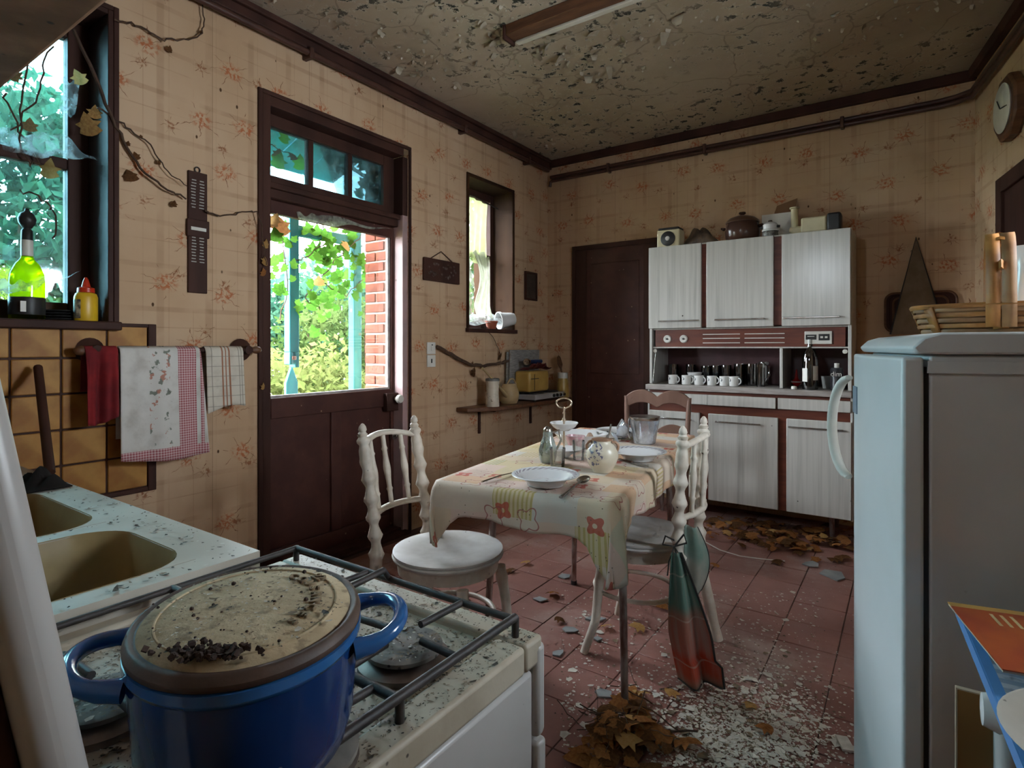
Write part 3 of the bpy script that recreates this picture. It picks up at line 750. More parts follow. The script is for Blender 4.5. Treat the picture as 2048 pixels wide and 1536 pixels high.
# ------------------------------------------------------------------ wall strip, plaque, little picture, switches
t = thing('wall_strip', 'long dark brown perpetual calendar strip with a slider, hung by the vine', 'wall calendar', (0, -3.12, 1.45))
MB().bb(0, .012, -.043, .043, 0, .555).build('board', wood_dark, t, bevel=.003)
MB().tube([(.006, .012 * math.cos(a), .566 + .012 * math.sin(a)) for a in [i * .5236 for i in range(12)]], .003, 6, closed=True).build('ring', black_iron, t)
tk = MB()
for j in range(28):
    for yy in (-.019, .017):
        if 12 <= j <= 17: continue
        tk.bb(.012, .0127, yy - random.uniform(.008, .013), yy + random.uniform(.007, .012), .14 + j * .0138, .1445 + j * .0138)
tk.build('tick_marks', M('pale_print', (0.42, 0.40, 0.36), None, .7), t, smooth=0)
s_ = MB().bb(.004, .018, -.050, .050, .255, .335).build('slider', wood_dark, t, bevel=.003)
MB().bb(.018, .0187, -.034, .034, .285, .300).build('slider_window', white_plastic, t)

t = thing('carved_plaque', 'dark carved wooden plaque hanging from a cord between door and window', 'plaque', onX(881, 565, 0.0))
MB().bb(.004, .022, -.185, .185, .0, .155).build('board', wood_dark, t, bevel=.004)
MB().tube([(.01, -.11, .155), (.006, 0, .215), (.01, .12, .152)], .004, 6).build('cord', twig_m, t)
cv = MB(); rr = random.Random(5)
for k in range(26):
    yy, zz = rr.uniform(-.14, .14), rr.uniform(.03, .125)
    cv.lathe([(0, 0), (rr.uniform(.006, .015), 0), (.004, .006), (0, .007)], 6, T((.022, yy, zz), ry=R(90)), 1, rr.uniform(.5, 1.6))
cv.build('carving', M('carved_wood', (0.075, 0.042, 0.03), (0.045, 0.024, 0.018), .5), t)
t = thing('small_picture', 'small dark upright picture near the room corner', 'picture', onX(1060, 601, 0.0))
MB().bb(.002, .018, -.095, -.078, 0, .245).bb(.002, .018, .078, .095, 0, .245).bb(.002, .018, -.078, .078, 0, .017).bb(.002, .018, -.078, .078, .228, .245).build('frame', wood_dark, t, bevel=.002)
MB().bb(.002, .01, -.078, .078, .017, .228).build('picture_panel', M('dark_picture', (0.035, 0.026, 0.022), (0.06, 0.045, 0.035), .4, scale=14), t)

t = thing('light_switch', 'cream double plate with switch and socket below it beside the shelf', 'switch', onX(861, 734, 0.0))
for zz in (0.0, .088):
    MB().bb(0, .011, -.041, .041, zz, zz + .082).build('plate', white_plastic, t, bevel=.004)
MB().bb(.011, .016, -.008, .014, .112, .145).build('rocker', white_plastic, t, bevel=.003)
MB().bb(.0105, .0125, -.006, .006, .028, .056).build('socket_slot', black_plastic, t)
MB().bb(.011, .0125, -.002, .012, .148, .155).build('indicator', black_plastic, t)

# ------------------------------------------------------------------ corner shelf
SZ = .765
sh = thing('corner_shelf', 'dark wooden shelf running into the corner on two brackets', 'shelf', (0, 0, SZ - .03))
MB().prism([(0.001, -1.285), (.10, -1.275), (.225, -1.08), (.262, -.78), (.262, -.024), (.001, -.024)], 0, .03).build('board', wood_mid, sh, bevel=.006)
for y in (-1.02, -.30):
    MB().bb(.001, .016, y - .011, y + .011, -.19, 0).bb(.016, .16, y - .011, y + .011, -.016, 0).build('bracket', wood_dark, sh, bevel=.003)
# floral tin
tin_m = G('floral_tin'); g = tin_m; P = g.pos()
base = g.mix(g.step(g.noise(P, 12, 3), .4, .7), (0.60, 0.54, 0.44), (0.50, 0.43, 0.33))
base = g.mix(g.math('SUBTRACT', 1.0, g.step(g.noise(P, 38, 3), .33, .38)), base, (0.14, 0.10, 0.07))
g.principled(base, .4)
p = onX(985, 818, .165)
t = thing('storage_tin', 'cream waisted tin with dark flower sprigs standing at the shelf edge', 'tin', (.165, p.y, SZ))
MB().lathe([(0, 0), (.050, 0), (.051, .01), (.049, .05), (.045, .10), (.047, .15), (.050, .185), (.049, .19)], 24).build('body', tin_m.m, t, smooth=60)
MB().lathe([(0, .188), (.053, .188), (.053, .202), (.046, .208), (0, .208)], 24).build('lid', M('grey_lid', (0.13, 0.13, 0.12), None, .4), t, smooth=40)
# watering can
can_m = M('ochre_plastic', (0.50, 0.36, 0.19), (0.42, 0.29, 0.14), .45, scale=6)
p = onX(1019, 800, .13)
t = thing('watering_can', 'small ochre watering can with a long thin spout and loop handle', 'watering can', (.125, p.y, SZ))
MB().lathe([(0, 0), (.06, 0), (.076, .03), (.080, .075), (.070, .115), (.052, .138), (.050, .15), (.044, .15), (.044, .138), (0, .13)], 24).build('body', can_m, t, smooth=60)
MB().tube([(.02, -.05, .05), (.03, -.14, .11), (.05, -.27, .195), (.06, -.40, .275), (.062, -.42, .285)], [.016, .013, .010, .0085, .011], 10).build('spout', can_m, t, smooth=60)
MB().tube([(0, .045 + .065 * math.cos(a) - .01, .105 + .085 * math.sin(a)) for a in [R(-75 + 18 * i) for i in range(15)]], .0065, 8).build('handle', can_m, t, smooth=60)
# hotplate, toaster, box, bag, torch, jug
hp = thing('hotplate', 'white electric hotplate lying on the corner shelf', 'hotplate', (.14, -.33, SZ))
MB().bb(-.105, .105, -.27, .24, .012, .055).build('body', white_enamel, hp, bevel=.006)
for y in (-.24, .21):
    for x in (-.08, .08): MB().lathe([(0, 0), (.012, 0), (.012, .013), (0, .013)], 8, T((x, y, 0))).build('foot', black_plastic, hp)
for y in (-.12, .11): MB().lathe([(0, .055), (.085, .055), (.085, .062), (.078, .068), (0, .068)], 24, T((0, y, 0))).build('plate', black_iron, hp, smooth=40)
for y in (.02, .075, .13, .19): MB().lathe([(0, 0), (.014, 0), (.012, .014), (0, .014)], 12, T((.105, y, .033), ry=R(90))).build('knob', chrome if y > .1 else black_plastic, hp)
ts = thing('toaster', 'yellow slotted toaster standing on the hotplate', 'toaster', (.135, -.47, SZ + .069))
MB().bb(-.075, .075, -.155, .150, .006, .175).build('body', M('mustard_enamel', (0.56, 0.36, 0.10), (0.46, 0.28, 0.07), .3), ts, bevel=.022, seg=3)
MB().bb(.075, .077, -.135, -.02, .110, .116).bb(.075, .077, -.085, -.079, .02, .15).build('seam_cross', black_plastic, ts)
MB().bb(-.06, .06, -.14, .135, 0, .007).build('base', black_plastic, ts)
bx = thing('paper_stack', 'grey folded newspaper bundle leaning in the corner behind the toaster', 'newspaper', (.035, -.42, SZ))
for k, (a, b, z0, z1) in enumerate(((-.27, .18, 0, .40), (-.25, .2, 0, .415), (-.26, .16, 0, .39))):
    MB().bb(-.012, -.002, a, b, z0, z1, T((k * .013 - .01, 0, 0), ry=R(2))).build('newspaper', M('grey_newsprint_%d' % k, (0.34, 0.32, 0.30), (0.22, 0.21, 0.20), .9, scale=20, stretch=(1, 1, 8)), bx, bevel=.002)
o = MB().sheet(lambda u, v: (.115 + .085 * math.sin(v * 3.1) - .01 + .012 * math.sin(u * 17 + v * 5), -.62 + u * .36, SZ + .069 + .176 + .012 + .055 * math.sin(u * 3.14) * math.sin(v * 3.14) + .012 * math.sin(u * 23) * math.sin(v * 9) - (.075 if False else 0)), 24, 14).build('crumpled_bag', M('maroon_plastic_bag', (0.13, 0.022, 0.022), (0.07, 0.014, 0.016), .35, scale=10, bump=.3), smooth=180, solid=.002)
tag(o, 'crumpled maroon plastic bag lying over the yellow toaster', 'bag')
p = onX(1040, 712, .15)
t = thing('torch', 'blue metal torch lying on the maroon bag', 'torch', (.17, -.50, 1.085))
MB().tube([(0, -.075, 0), (0, .11, 0)], .017, 14).build('barrel', M('blue_metal', (0.02, 0.05, 0.16), (0.015, 0.03, 0.09), .3, metal=.4), t, smooth=50)
MB().lathe([(0, 0), (.018, 0), (.026, -.03), (.027, -.045), (.022, -.045), (0, -.038)], 16, T((0, -.07, 0), rx=R(-90))).build('lamp_head', chrome, t, smooth=40)
j = thing('jug', 'yellow jug with a white band at the end of the corner shelf', 'jug', (.205, -.085, SZ))
MB().lathe([(0, 0), (.066, 0), (.069, .03), (.062, .12), (.052, .17), (.051, .215), (.046, .215), (.046, .17), (0, .16)], 24, sx=.82, sy=.82).build('body', M('mustard_glaze', (0.52, 0.34, 0.10), (0.42, 0.26, 0.07), .3), j, smooth=50)
MB().lathe([(.0522, .166), (.0532, .172), (.0532, .21), (.0522, .216)], 24, sx=.83, sy=.83).build('band', white_plastic, j)
sp = thing('spatula', 'brown wooden spatula sticking out of the yellow jug', 'spatula', (.205, -.085, SZ + .19))
MB().prism([(-.006, -.02), (.006, -.02), (.008, .06), (.034, .10), (.030, .165), (.012, .185), (-.012, .17), (-.03, .11), (-.008, .06)], -.004, .004, T((0, 0, .0), rz=R(80)) @ Matrix.Rotation(R(72), 4, 'X')).build('blade', wood_mid, sp, bevel=.002)
# withered branch over the shelf
vine_things = []

# ------------------------------------------------------------------ ivy growing into the room
def ivy_leaf_mesh(name, mat, lobes=5, curl=.25):
    pts = []
    prof = [(0, -.5), (.22, -.46), (.5, -.30), (.36, -.08), (.58, .12), (.28, .18), (.20, .34), (0, .62)]
    out = prof + [(-x, y) for x, y in reversed(prof[1:-1])]
    mb = MB(); vs = [(0, 0, 0)] + [(x, y, -curl * (x * x + y * y * .6)) for x, y in out]
    n = len(out)
    mb.add(vs, [(0, i + 1, (i + 1) % n + 1) for i in range(n)])
    me = bpy.data.meshes.new(name); me.from_pydata([tuple(v) for v in mb.v], [], mb.f); me.materials.append(mat)
    me.polygons.foreach_set('use_smooth', [True] * len(me.polygons))
    return me
LEAF = {k: ivy_leaf_mesh('leaf_' + k, m, curl=c) for k, m, c in (('green', leaf_green, .2), ('dry', leaf_dry, .55), ('dark', leaf_dark, .7), ('ochre', leaf_ochre, .4))}
def leaf(kind, loc, size, parent=None, rot=None, rr=random):
    o = bpy.data.objects.new('leaf', LEAF[kind]); COL.objects.link(o)
    if parent is not None: o.parent = parent
    o.location = loc; o.scale = (size,) * 3
    o.rotation_euler = rot if rot else (rr.uniform(-.9, .9), rr.uniform(-.9, .9), rr.uniform(0, 6.28))
    return o
def wobble(pts, seed, amp=.006, step=4):
    rr = random.Random(seed); out = []
    for a, b in zip(pts[:-1], pts[1:]):
        for k in range(step):
            f = k / step; p = Vector(a).lerp(Vector(b), f)
            out.append(p + Vector((rr.uniform(0, amp), rr.uniform(-amp, amp), rr.uniform(-amp, amp))))
    out.append(Vector(pts[-1])); return out
def wall_face_rot(rr): return (R(90) + rr.uniform(-.4, .4), rr.uniform(-.5, .5), R(90) + rr.uniform(-.5, .5))
def vine(name, label, px, r, leaves, seed, x=.012, taper=.5):
    rr = random.Random(seed)
    pts = [onX(a, b, x + dx) for a, b, dx in px]
    o0 = pts[0].copy()
    t = thing(name, label, 'vine', o0)
    w = wobble([p - o0 for p in pts], seed)
    n = len(w)
    MB().tube(w, [r * (1 - taper * k / n) for k in range(n)], 6).build('stem', twig_m, t)
    for k, kind, a, b, s in leaves:
        q = onX(a, b, x + .012)
        leaf(kind, q - o0, s, t, wall_face_rot(rr), rr)
    return t
vine('ivy_vine', 'thick dry vine running from the sink window down to the wall strip', [(150, 60, .02), (205, 190, .02), (232, 255, 0), (262, 310, 0), (300, 358, .02), (345, 385, .02), (372, 398, .012)], .0075,
     [(0, 'dark', 262, 350, .055), (0, 'dark', 272, 312, .032), (0, 'dark', 348, 407, .03), (0, 'dark', 256, 287, .02), (0, 'dark', 318, 325, .018)], 31)
vine('ivy_vine', 'thin dry tendril curling from the window down behind the wall strip', [(196, 215, .01), (228, 240, 0), (262, 258, 0), (300, 290, .01), (322, 325, .01), (352, 358, .02), (374, 372, .025)], .004,
     [(0, 'dark', 282, 272, .014), (0, 'dark', 320, 323, .016)], 32)
vine('ivy_vine', 'thin vine crossing from the wall strip to the door frame', [(408, 423, .012), (430, 432, .01), (470, 431, .01), (500, 421, .01), (516, 424, .02), (522, 450, .03), (528, 500, .03), (533, 530, .03)], .0042,
     [(0, 'ochre', 533, 488, .045), (0, 'ochre', 531, 522, .05), (0, 'dry', 528, 545, .04), (0, 'ochre', 527, 773, .035)], 33)
vine('ivy_vine', 'dark vine looping high on the wallpaper beside the ceiling', [(227, 41, .01), (262, 46, 0), (300, 65, .01), (326, 81, .012), (360, 78, .01), (395, 78, .01), (408, 55, .01), (405, 20, .012), (400, -20, .015)], .0045,
     [(0, 'dark', 341, 98, .03), (0, 'dark', 402, 64, .018), (0, 'dark', 300, 66, .012)], 34)
vine('ivy_vine', 'withered dark branch drooping behind the watering can', [(872, 694, .01), (900, 708, .02), (940, 728, .03), (965, 733, .04), (1000, 727, .05), (1016, 722, .06)], .013, [(0, 'dark', 950, 745, .07), (0, 'dark', 1003, 712, .07), (0, 'dark', 946, 727, .035)], 35, taper=.1)
vine('ivy_vine', 'thin dry stalk hanging below the narrow window to the shelf', [(972, 655, .02), (985, 675, .01), (1000, 705, .01), (1001, 735, .015)], .003, [(0, 'dark', 1000, 705, .03), (0, 'dark', 1000, 728, .03)], 36)
# withered leaves caught in the sink window
rr = random.Random(77)
t = thing('ivy_spray', 'leafless twigs and withered leaves caught in the cobwebs of the sink window', 'vine', (-.10, -3.55, 1.9))
o0 = Vector((-.10, -3.55, 1.9))
for pts in ([(60, 100), (40, 200), (35, 300), (60, 330), (100, 330)], [(100, 95), (85, 150), (70, 200), (20, 260)], [(5, 180), (30, 240), (80, 330)], [(110, 480), (105, 420), (80, 400), (40, 380)]):
    q = [onX(a, b, -.16) - o0 for a, b in pts]; MB().tube(wobble(q, len(pts) + pts[0][0], .012), .0035, 5).build('twig', twig_m, t)
for kind, a, b, s, x in (('dry', 175, 250, .085, -.02), ('ochre', 158, 155, .055, -.06), ('ochre', 97, 338, .075, -.12), ('dark', 60, 250, .05, -.15), ('dark', 30, 150, .05, -.15), ('dry', 190, 225, .05, -.02)):
    leaf(kind, onX(a, b, x) - o0, s, t, (R(90) + rr.uniform(-.5, .5), rr.uniform(-.6, .6), R(60) + rr.uniform(-.5, .5)), rr)

# green ivy climbing through the teal posts and over the door glass
t = thing('green_ivy', 'green ivy climbing over the teal posts outside the garden door', 'ivy', (-.55, -2.0, .0)); o0 = Vector((-.55, -2.0, 0))
stems = [[(725, 470), (690, 500), (650, 540), (620, 575), (610, 600), (640, 620)], [(640, 445), (650, 480), (620, 510), (590, 520)], [(725, 560), (690, 590), (665, 580), (640, 560)], [(722, 470), (735, 560), (730, 640), (735, 780)], [(545, 440), (560, 480), (575, 560), (560, 640)]]
for k, pts in enumerate(stems):
    q = [onX(a, b, -.56) - o0 for a, b in pts]; MB().tube(wobble(q, 90 + k, .015), .004, 5).build('stem', twig_m, t)
rr = random.Random(12)
spots = []
for k in range(150):
    c = rr.random()
    if c < .62:
        a = rr.gauss(672, 34); b = rr.gauss(515, 38)
        if b > 600: continue
    elif c < .80: a = rr.gauss(640, 30); b = rr.gauss(605, 26)
    elif c < .90: a = rr.gauss(555, 14); b = rr.uniform(450, 620)
    else: a = rr.gauss(725, 8); b = rr.uniform(470, 640)
    if not (530 < a < 745) or b < 448: continue
    spots.append((a, b))
for a, b in spots:
    x = rr.uniform(-.66, -.46)
    leaf('ochre' if rr.random() < .06 else 'green', onX(a, b, x) - o0, rr.uniform(.045, .085), t, (R(90) + rr.uniform(-.7, .7), rr.uniform(-.7, .7), R(60) + rr.uniform(-.7, .7)), rr)
t = thing('green_ivy', 'few ivy leaves hanging behind the fanlight panes', 'ivy', (-.35, -2.4, 2.2)); o0 = Vector((-.35, -2.4, 2.2))
MB().tube(wobble([onX(a, b, -.35) - o0 for a, b in ((535, 290), (560, 300), (590, 312), (600, 330))], 5, .01), .003, 5).build('stem', twig_m, t)
for kind, a, b, s in (('dark', 556, 308, .06), ('dark', 586, 311, .06), ('green', 600, 325, .09), ('green', 557, 322, .09), ('green', 725, 330, .08), ('dry', 668, 328, .06), ('ochre', 745, 355, .07), ('dry', 730, 365, .09), ('green', 720, 385, .08), ('green', 570, 275, .07)):
    leaf(kind, onX(a, b, -.30) - o0, s, t, (R(90) + rr.uniform(-.6, .6), rr.uniform(-.6, .6), R(60) + rr.uniform(-.6, .6)), rr)
t = thing('dry_leaf_cluster', 'brown curled leaves stuck in the upper corner of the door glass', 'leaves', (-.07, -2.66, 1.8)); o0 = Vector((-.07, -2.66, 1.8))
for kind, a, b, s in (('dry', 560, 452, .11), ('ochre', 548, 440, .07), ('green', 552, 470, .08)):
    leaf(kind, onX(a, b, -.07) - o0, s, t, (R(90) + rr.uniform(-.4, .4), rr.uniform(-.5, .5), R(70)), rr)

# ------------------------------------------------------------------ cobwebs
def web(name, label, corners, sag, seed, mat=web_m):
    A, B, C_, D = [Vector(c) for c in corners]
    rr = random.Random(seed)
    mb = MB().sheet(lambda u, v: A.lerp(B, u).lerp(D.lerp(C_, u), v) + Vector((0, 0, -sag * math.sin(u * 3.14) * math.sin(v * 3.14 + .3) + .01 * math.sin(u * 12 + v * 9))), 18, 10)
    o = mb.build(name, mat, smooth=180)
    return tag(o, label, 'cobweb')
web('cobweb', 'dusty cobweb sheet across the middle bar of the sink window', [onX(0, 255, -.18), onX(120, 265, -.10), onX(195, 325, -.01), onX(0, 300, -.19)], .05, 1)
web('cobweb', 'cobweb slung round the green bottle on the window sill', [onX(0, 560, -.06), onX(60, 560, -.03), onX(170, 545, -.02), onX(0, 590, -.05)], .03, 2)
web('cobweb', 'cobweb hanging from the curled leaf in the sink window', [onX(125, 155, -.13), onX(160, 165, -.08), onX(150, 235, -.10), onX(118, 230, -.14)], .02, 3)
web('cobweb', 'torn grey web sagging from the transom bar over the door glass', [onX(592, 425, -.06), onX(640, 428, -.05), onX(790, 462, -.05), onX(600, 440, -.07)], .03, 4, sheer_mat('dusty_web', (0.55, 0.60, 0.52), 0.55, 30, .35, .7, .4))
web('cobweb', 'grey cobweb mat lying on the narrow window sill', [onX(938, 630, -.15), onX(1000, 628, -.15), onX(1020, 645, -.01), onX(938, 650, -.01)], .012, 6, sheer_mat('web_mat', (0.55, 0.58, 0.55), 0.6, 18, .3, .7, .5))

# ------------------------------------------------------------------ sill of the sink window
WZ = 1.305
p = onX(54, 630, -.10)
t = thing('wine_bottle', 'lime green bottle with a black ball pourer on the sink window sill', 'bottle', (-.10, p.y, WZ))
lime = G('lime_liquid'); g = lime
tr_ = g.n('ShaderNodeBsdfTransparent'); g.set(tr_.inputs[0], (0.55, 0.62, 0.02))
tl = g.n('ShaderNodeBsdfTranslucent'); g.set(tl.inputs[0], (0.55, 0.60, 0.02)); gl = g.n('ShaderNodeBsdfGlossy'); gl.inputs[1].default_value = .05
a_ = g.n('ShaderNodeMixShader'); a_.inputs[0].default_value = .45; g.t.links.new(tr_.outputs[0], a_.inputs[1]); g.t.links.new(tl.outputs[0], a_.inputs[2])
b_ = g.n('ShaderNodeMixShader'); b_.inputs[0].default_value = .06; g.t.links.new(a_.outputs[0], b_.inputs[1]); g.t.links.new(gl.outputs[0], b_.inputs[2]); g.t.links.new(b_.outputs[0], g.out.inputs[0])
MB().lathe([(0, 0), (.052, 0), (.055, .01), (.055, .15), (.052, .18), (.038, .215), (.022, .235), (.018, .25), (.017, .31), (0, .31)], 28).build('body', lime.m, t, smooth=60)
MB().lathe([(.0185, .245), (.0195, .25), (.019, .305), (.0185, .31)], 20).build('neck_label', white_plastic, t)
MB().lathe([(0, .308), (.019, .308), (.018, .345), (.010, .355), (0, .356)], 18).build('cap', black_plastic, t)
MB().lathe([(0, .35), (.015, .355), (.027, .375), (.029, .39), (.022, .41), (.008, .42), (.006, .43), (0, .43)], 18).build('pourer', black_plastic, t, smooth=60)
MB().lathe([(.0556, .02), (.0562, .022), (.0562, .085), (.0556, .087)], 28).build('shadow_band', black_plastic, t)  # black band stands in for the shadow on the bottle's lower part
MB().bb(.054, .0575, -.035, -.018, .03, .07).build('label_mark', white_plastic, t)
p = onX(172, 632, -.045)
t = thing('mustard_bottle', 'yellow squeeze bottle with a red nozzle on the window sill', 'squeeze bottle', (-.045, p.y, WZ))
MB().lathe([(0, 0), (.038, 0), (.041, .006), (.041, .098), (.036, .112), (.026, .118), (0, .118)], 24, sx=.8).build('body', M('mustard_yellow', (0.72, 0.44, 0.02), (0.62, 0.36, 0.02), .35), t, smooth=40)
MB().lathe([(0, .117), (.030, .117), (.029, .135), (.016, .14), (.010, .165), (.005, .178), (0, .178)], 20).build('nozzle', M('red_plastic', (0.55, 0.035, 0.01), None, .35), t, smooth=40)
MB().sheet(lambda u, v: (.0418 * .8 * math.cos(R(-100 + 60 * u)), .0418 * math.sin(R(-100 + 60 * u)), .012 + .075 * v), 8, 2).build('label_wrap', M('printed_label', (0.55, 0.46, 0.3), (0.06, 0.05, 0.05), .5, scale=40), t)
t = thing('plate_stack', 'stack of dark plates in the shade behind the squeeze bottle', 'plates', (-.15, onX(125, 630, -.15).y, WZ))
for k in range(4): MB().lathe([(0, 0), (.05, 0), (.088, .008), (.09, .012), (.05, .006), (0, .006)], 28, T((random.uniform(-.004, .004), random.uniform(-.004, .004), .011 * k))).build('plate', black_plastic, t, smooth=50)

# ------------------------------------------------------------------ contents of the narrow window
t = thing('curtain', 'sheer yellowed curtain hanging torn in the narrow window', 'curtain', (-.155, -.86, 1.55)); o0 = Vector((-.155, -.86, 1.55))
MB().tube([(-.02, -.275, .86), (.0, 0, .855), (.02, .28, .81)], .005, 6).build('curtain_rod', black_iron, t)
cur = sheer_mat('yellowed_net', (0.34, 0.38, 0.17), 0.78, 12.0, .3, .7, .25)
def cf(u, v):
    y = -.27 + u * (.42 - .03 * v); a = .018 * (.4 + v)
    return (a * math.sin(u * 34) + .006 * math.sin(u * 9 + v * 5), y, .87 - .05 * u - v * (.50 + .02 * math.sin(u * 9)))
MB().sheet(cf, 70, 24).build('net_panel', cur, t, smooth=180)
def cf2(u, v):
    c = .02 + .09 * v; wdt = .17 * (1 - .55 * math.sin(min(v * 1.25, 1) * 3.14)) + .02
    return (.03 + .022 * math.sin(u * 20 + v * 6), c + (u - .5) * wdt + .03 * math.sin(v * 5), .40 - .50 * v + .02 * math.sin(u * 12))
MB().sheet(cf2, 40, 30).build('torn_strip', sheer_mat('torn_net', (0.42, 0.42, 0.32), .8, 14, .3, .7, .25), t, smooth=180)
def cf3(u, v):
    return (.02 + .02 * math.sin(u * 16 + v * 6), -.27 + u * .16 + .12 * v * (1 - u) + .06 * v, .40 - .05 * u - v * (.05 + .22 * u))
MB().sheet(cf3, 24, 20).build('torn_corner', sheer_mat('torn_net_corner', (0.42, 0.42, 0.34), .62, 14, .3, .7, .3), t, smooth=180)
W2Z = 1.345
t = thing('flower_pot', 'white pot tipped on its side on the narrow window sill', 'pot', (-.06, -.66, W2Z + .075))
MB().lathe([(0, .13), (.048, .13), (.052, .12), (.066, .01), (.074, .008), (.074, -.01), (.066, -.01), (.058, .01), (.044, .115), (0, .118)], 24, T((0, 0, 0), rz=R(-28)) @ Matrix.Rotation(R(-82), 4, 'X')).build('body', porcelain, t, smooth=40)
t = thing('flower_pot', 'small broken terracotta pot lying beside the white pot on the sill', 'pot', (-.04, -.80, W2Z + .001))
MB().lathe([(0, 0), (.034, 0), (.046, .05), (.052, .052), (.052, .064), (.044, .064), (.030, .008), (0, .008)], 20).build('body', M('terracotta', (0.40, 0.10, 0.05), (0.28, 0.07, 0.035), .8), t, smooth=40)

# ------------------------------------------------------------------ formica sideboard
g = G('streaked_formica'); P = g.pos()
col = g.mix(g.step(g.noise(g.vscale(P, 55, 55, 1.2), 1.0, 4), .38, .68), (0.55, 0.535, 0.49), (0.47, 0.455, 0.415))
dirt = g.math('MULTIPLY', g.step(g.noise(g.vscale(P, 16, 16, 1.0), 1.0, 4), .55, .75), .5)
col = g.mix(dirt, col, (0.27, 0.245, 0.215))
fl = g.math('MULTIPLY', g.math('SUBTRACT', 1.0, g.step(g.voro(P, 9.0), .04, .06)), g.step(g.noise(P, 4.0, 2), .5, .55))
col = g.mix(fl, col, (0.05, 0.04, 0.035))
g.principled(col, .22, 0, g.bump(g.noise(g.vscale(P, 40, 40, 1), 1, 3), .06, .003), .5)
formica = g.m
B0 = (1.12, 2.41)           # x extent
sb = thing('sideboard', 'tall white formica kitchen sideboard with red-brown framing and open niche', 'sideboard', (1.765, -.24, 0)); O = Vector((1.765, -.24, 0))
def SB(name, mat, *boxes, bevel=.003, parent=None):
    mb = MB()
    for b in boxes: mb.bb(b[0] - O.x, b[1] - O.x, b[2] - O.y, b[3] - O.y, b[4], b[5])
    return mb.build(name, mat, parent or sb, bevel=bevel)
# upper box
SB('upper_body', wood_red, (1.14, 2.39, -.40, -.02, 1.345, 1.925))
SB('side_panel', formica, (1.12, 1.14, -.40, -.02, .935, 1.93))
SB('side_panel', formica, (2.39, 2.41, -.40, -.02, .935, 1.93))
SB('top_board', formica, (1.12, 2.41, -.40, -.02, 1.925, 1.935))
for a, b, h in ((1.122, 1.505, (1.20, 1.495)), (1.54, 1.972, (1.60, 1.92)), (2.02, 2.406, (2.03, 2.35))):
    dr = SB('door', formica, (a, b, -.425, -.402, 1.338, 1.932), bevel=.004)
    SB('handle', chrome, (h[0], h[1], -.447, -.439, 1.385, 1.395), (h[0] + .004, h[0] + .014, -.44, -.424, 1.386, 1.394), (h[1] - .014, h[1] - .004, -.44, -.424, 1.386, 1.394), bevel=.002, parent=dr)
SB('fascia', wood_red, (1.155, 2.375, -.375, -.35, 1.205, 1.328), bevel=.002)
SB('trim_strip', formica, (1.14, 2.39, -.385, -.36, 1.328, 1.338), (1.14, 2.39, -.385, -.36, 1.195, 1.205))
for x in (1.248, 1.368):
    d_ = MB().lathe([(0, 0), (.028, 0), (.029, .006), (.022, .012), (.012, .010), (0, .010)], 24, T((x - O.x, -.375 - O.y, 1.262), rx=R(90))).build('dial', white_plastic, sb, smooth=40)
    MB().lathe([(0, 0), (.007, 0), (.006, .012), (0, .013)], 12, T((x - O.x, -.386 - O.y, 1.262), rx=R(90))).build('dial_knob', black_plastic, d_)
for i, (a, b) in enumerate(((1.503, 1.752), (1.782, 2.03))):
    for z in (1.232, 1.263, 1.292): SB('vent_bar', white_plastic, (a, b, -.380, -.374, z - .003, z + .003), bevel=.001)
ck = SB('clock_panel', white_plastic, (2.148, 2.302, -.384, -.374, 1.222, 1.303), bevel=.002)
SB('clock_window', black_plastic, (2.155, 2.215, -.386, -.383, 1.250, 1.282), (2.228, 2.288, -.386, -.383, 1.245, 1.285), bevel=0, parent=ck)
SB('clock_reel', white_plastic, (2.238, 2.253, -.388, -.386, 1.259, 1.271), (2.263, 2.278, -.388, -.386, 1.259, 1.271), (2.165, 2.205, -.388, -.386, 1.268, 1.273), bevel=0, parent=ck)
# niche
SB('niche_back', M('niche_plum', (0.10, 0.04, 0.045), (0.07, 0.03, 0.03), .35), (1.14, 2.39, -.06, -.02, .935, 1.345))
SB('divider', formica, (2.003, 2.022, -.39, -.06, .935, 1.196))
MB().tube([(1.152 - O.x, -.365 - O.y, 1.155), (1.145 - O.x, -.40 - O.y, .95)], .003, 6).build('flap_stay', chrome, sb)
for x in (1.155, 2.372): MB().lathe([(0, 0), (.014, 0), (.014, .006), (0, .008)], 14, T((x - O.x, -.375 - O.y, 1.175), rx=R(90))).build('stay_button', white_plastic, sb)
# base
SB('worktop', M('worn_grey_worktop', (0.38, 0.34, 0.31), (0.28, 0.245, 0.22), .45, scale=9, stretch=(1, 8, 8)), (1.112, 2.415, -.462, -.02, .895, .932), bevel=.004)
SB('lower_body', wood_red, (1.132, 2.405, -.425, -.02, .145, .893))
SB('lower_side', formica, (1.118, 1.132, -.43, -.02, .14, .893))
SB('lower_side', formica, (2.405, 2.419, -.43, -.02, .14, .893))
for a, b in ((1.124, 1.555), (1.555, 1.992), (1.998, 2.410)):
    SB('drawer', formica, (a + .002, b - .002, -.447 if a != 1.555 else -.457, -.427, .803, .874))
for a, b, h in ((1.135, 1.500, (1.19, 1.45)), (1.56, 2.002, (1.61, 1.90)), (2.052, 2.412, (2.065, 2.37))):
    dr = SB('door', formica, (a, b, -.450, -.427, .150, .745), bevel=.004)
    SB('handle', chrome, (h[0], h[1], -.472, -.464, .690, .700), (h[0] + .004, h[0] + .014, -.465, -.449, .691, .699), (h[1] - .014, h[1] - .004, -.465, -.449, .691, .699), bevel=.002, parent=dr)
for x in (1.20, 2.30):
    for y in (-.36, -.08): MB().lathe([(0, 0), (.012, 0), (.018, .145), (0, .146)], 12, T((x - O.x, y - O.y, 0))).build('leg', steel_rust, sb, smooth=40)

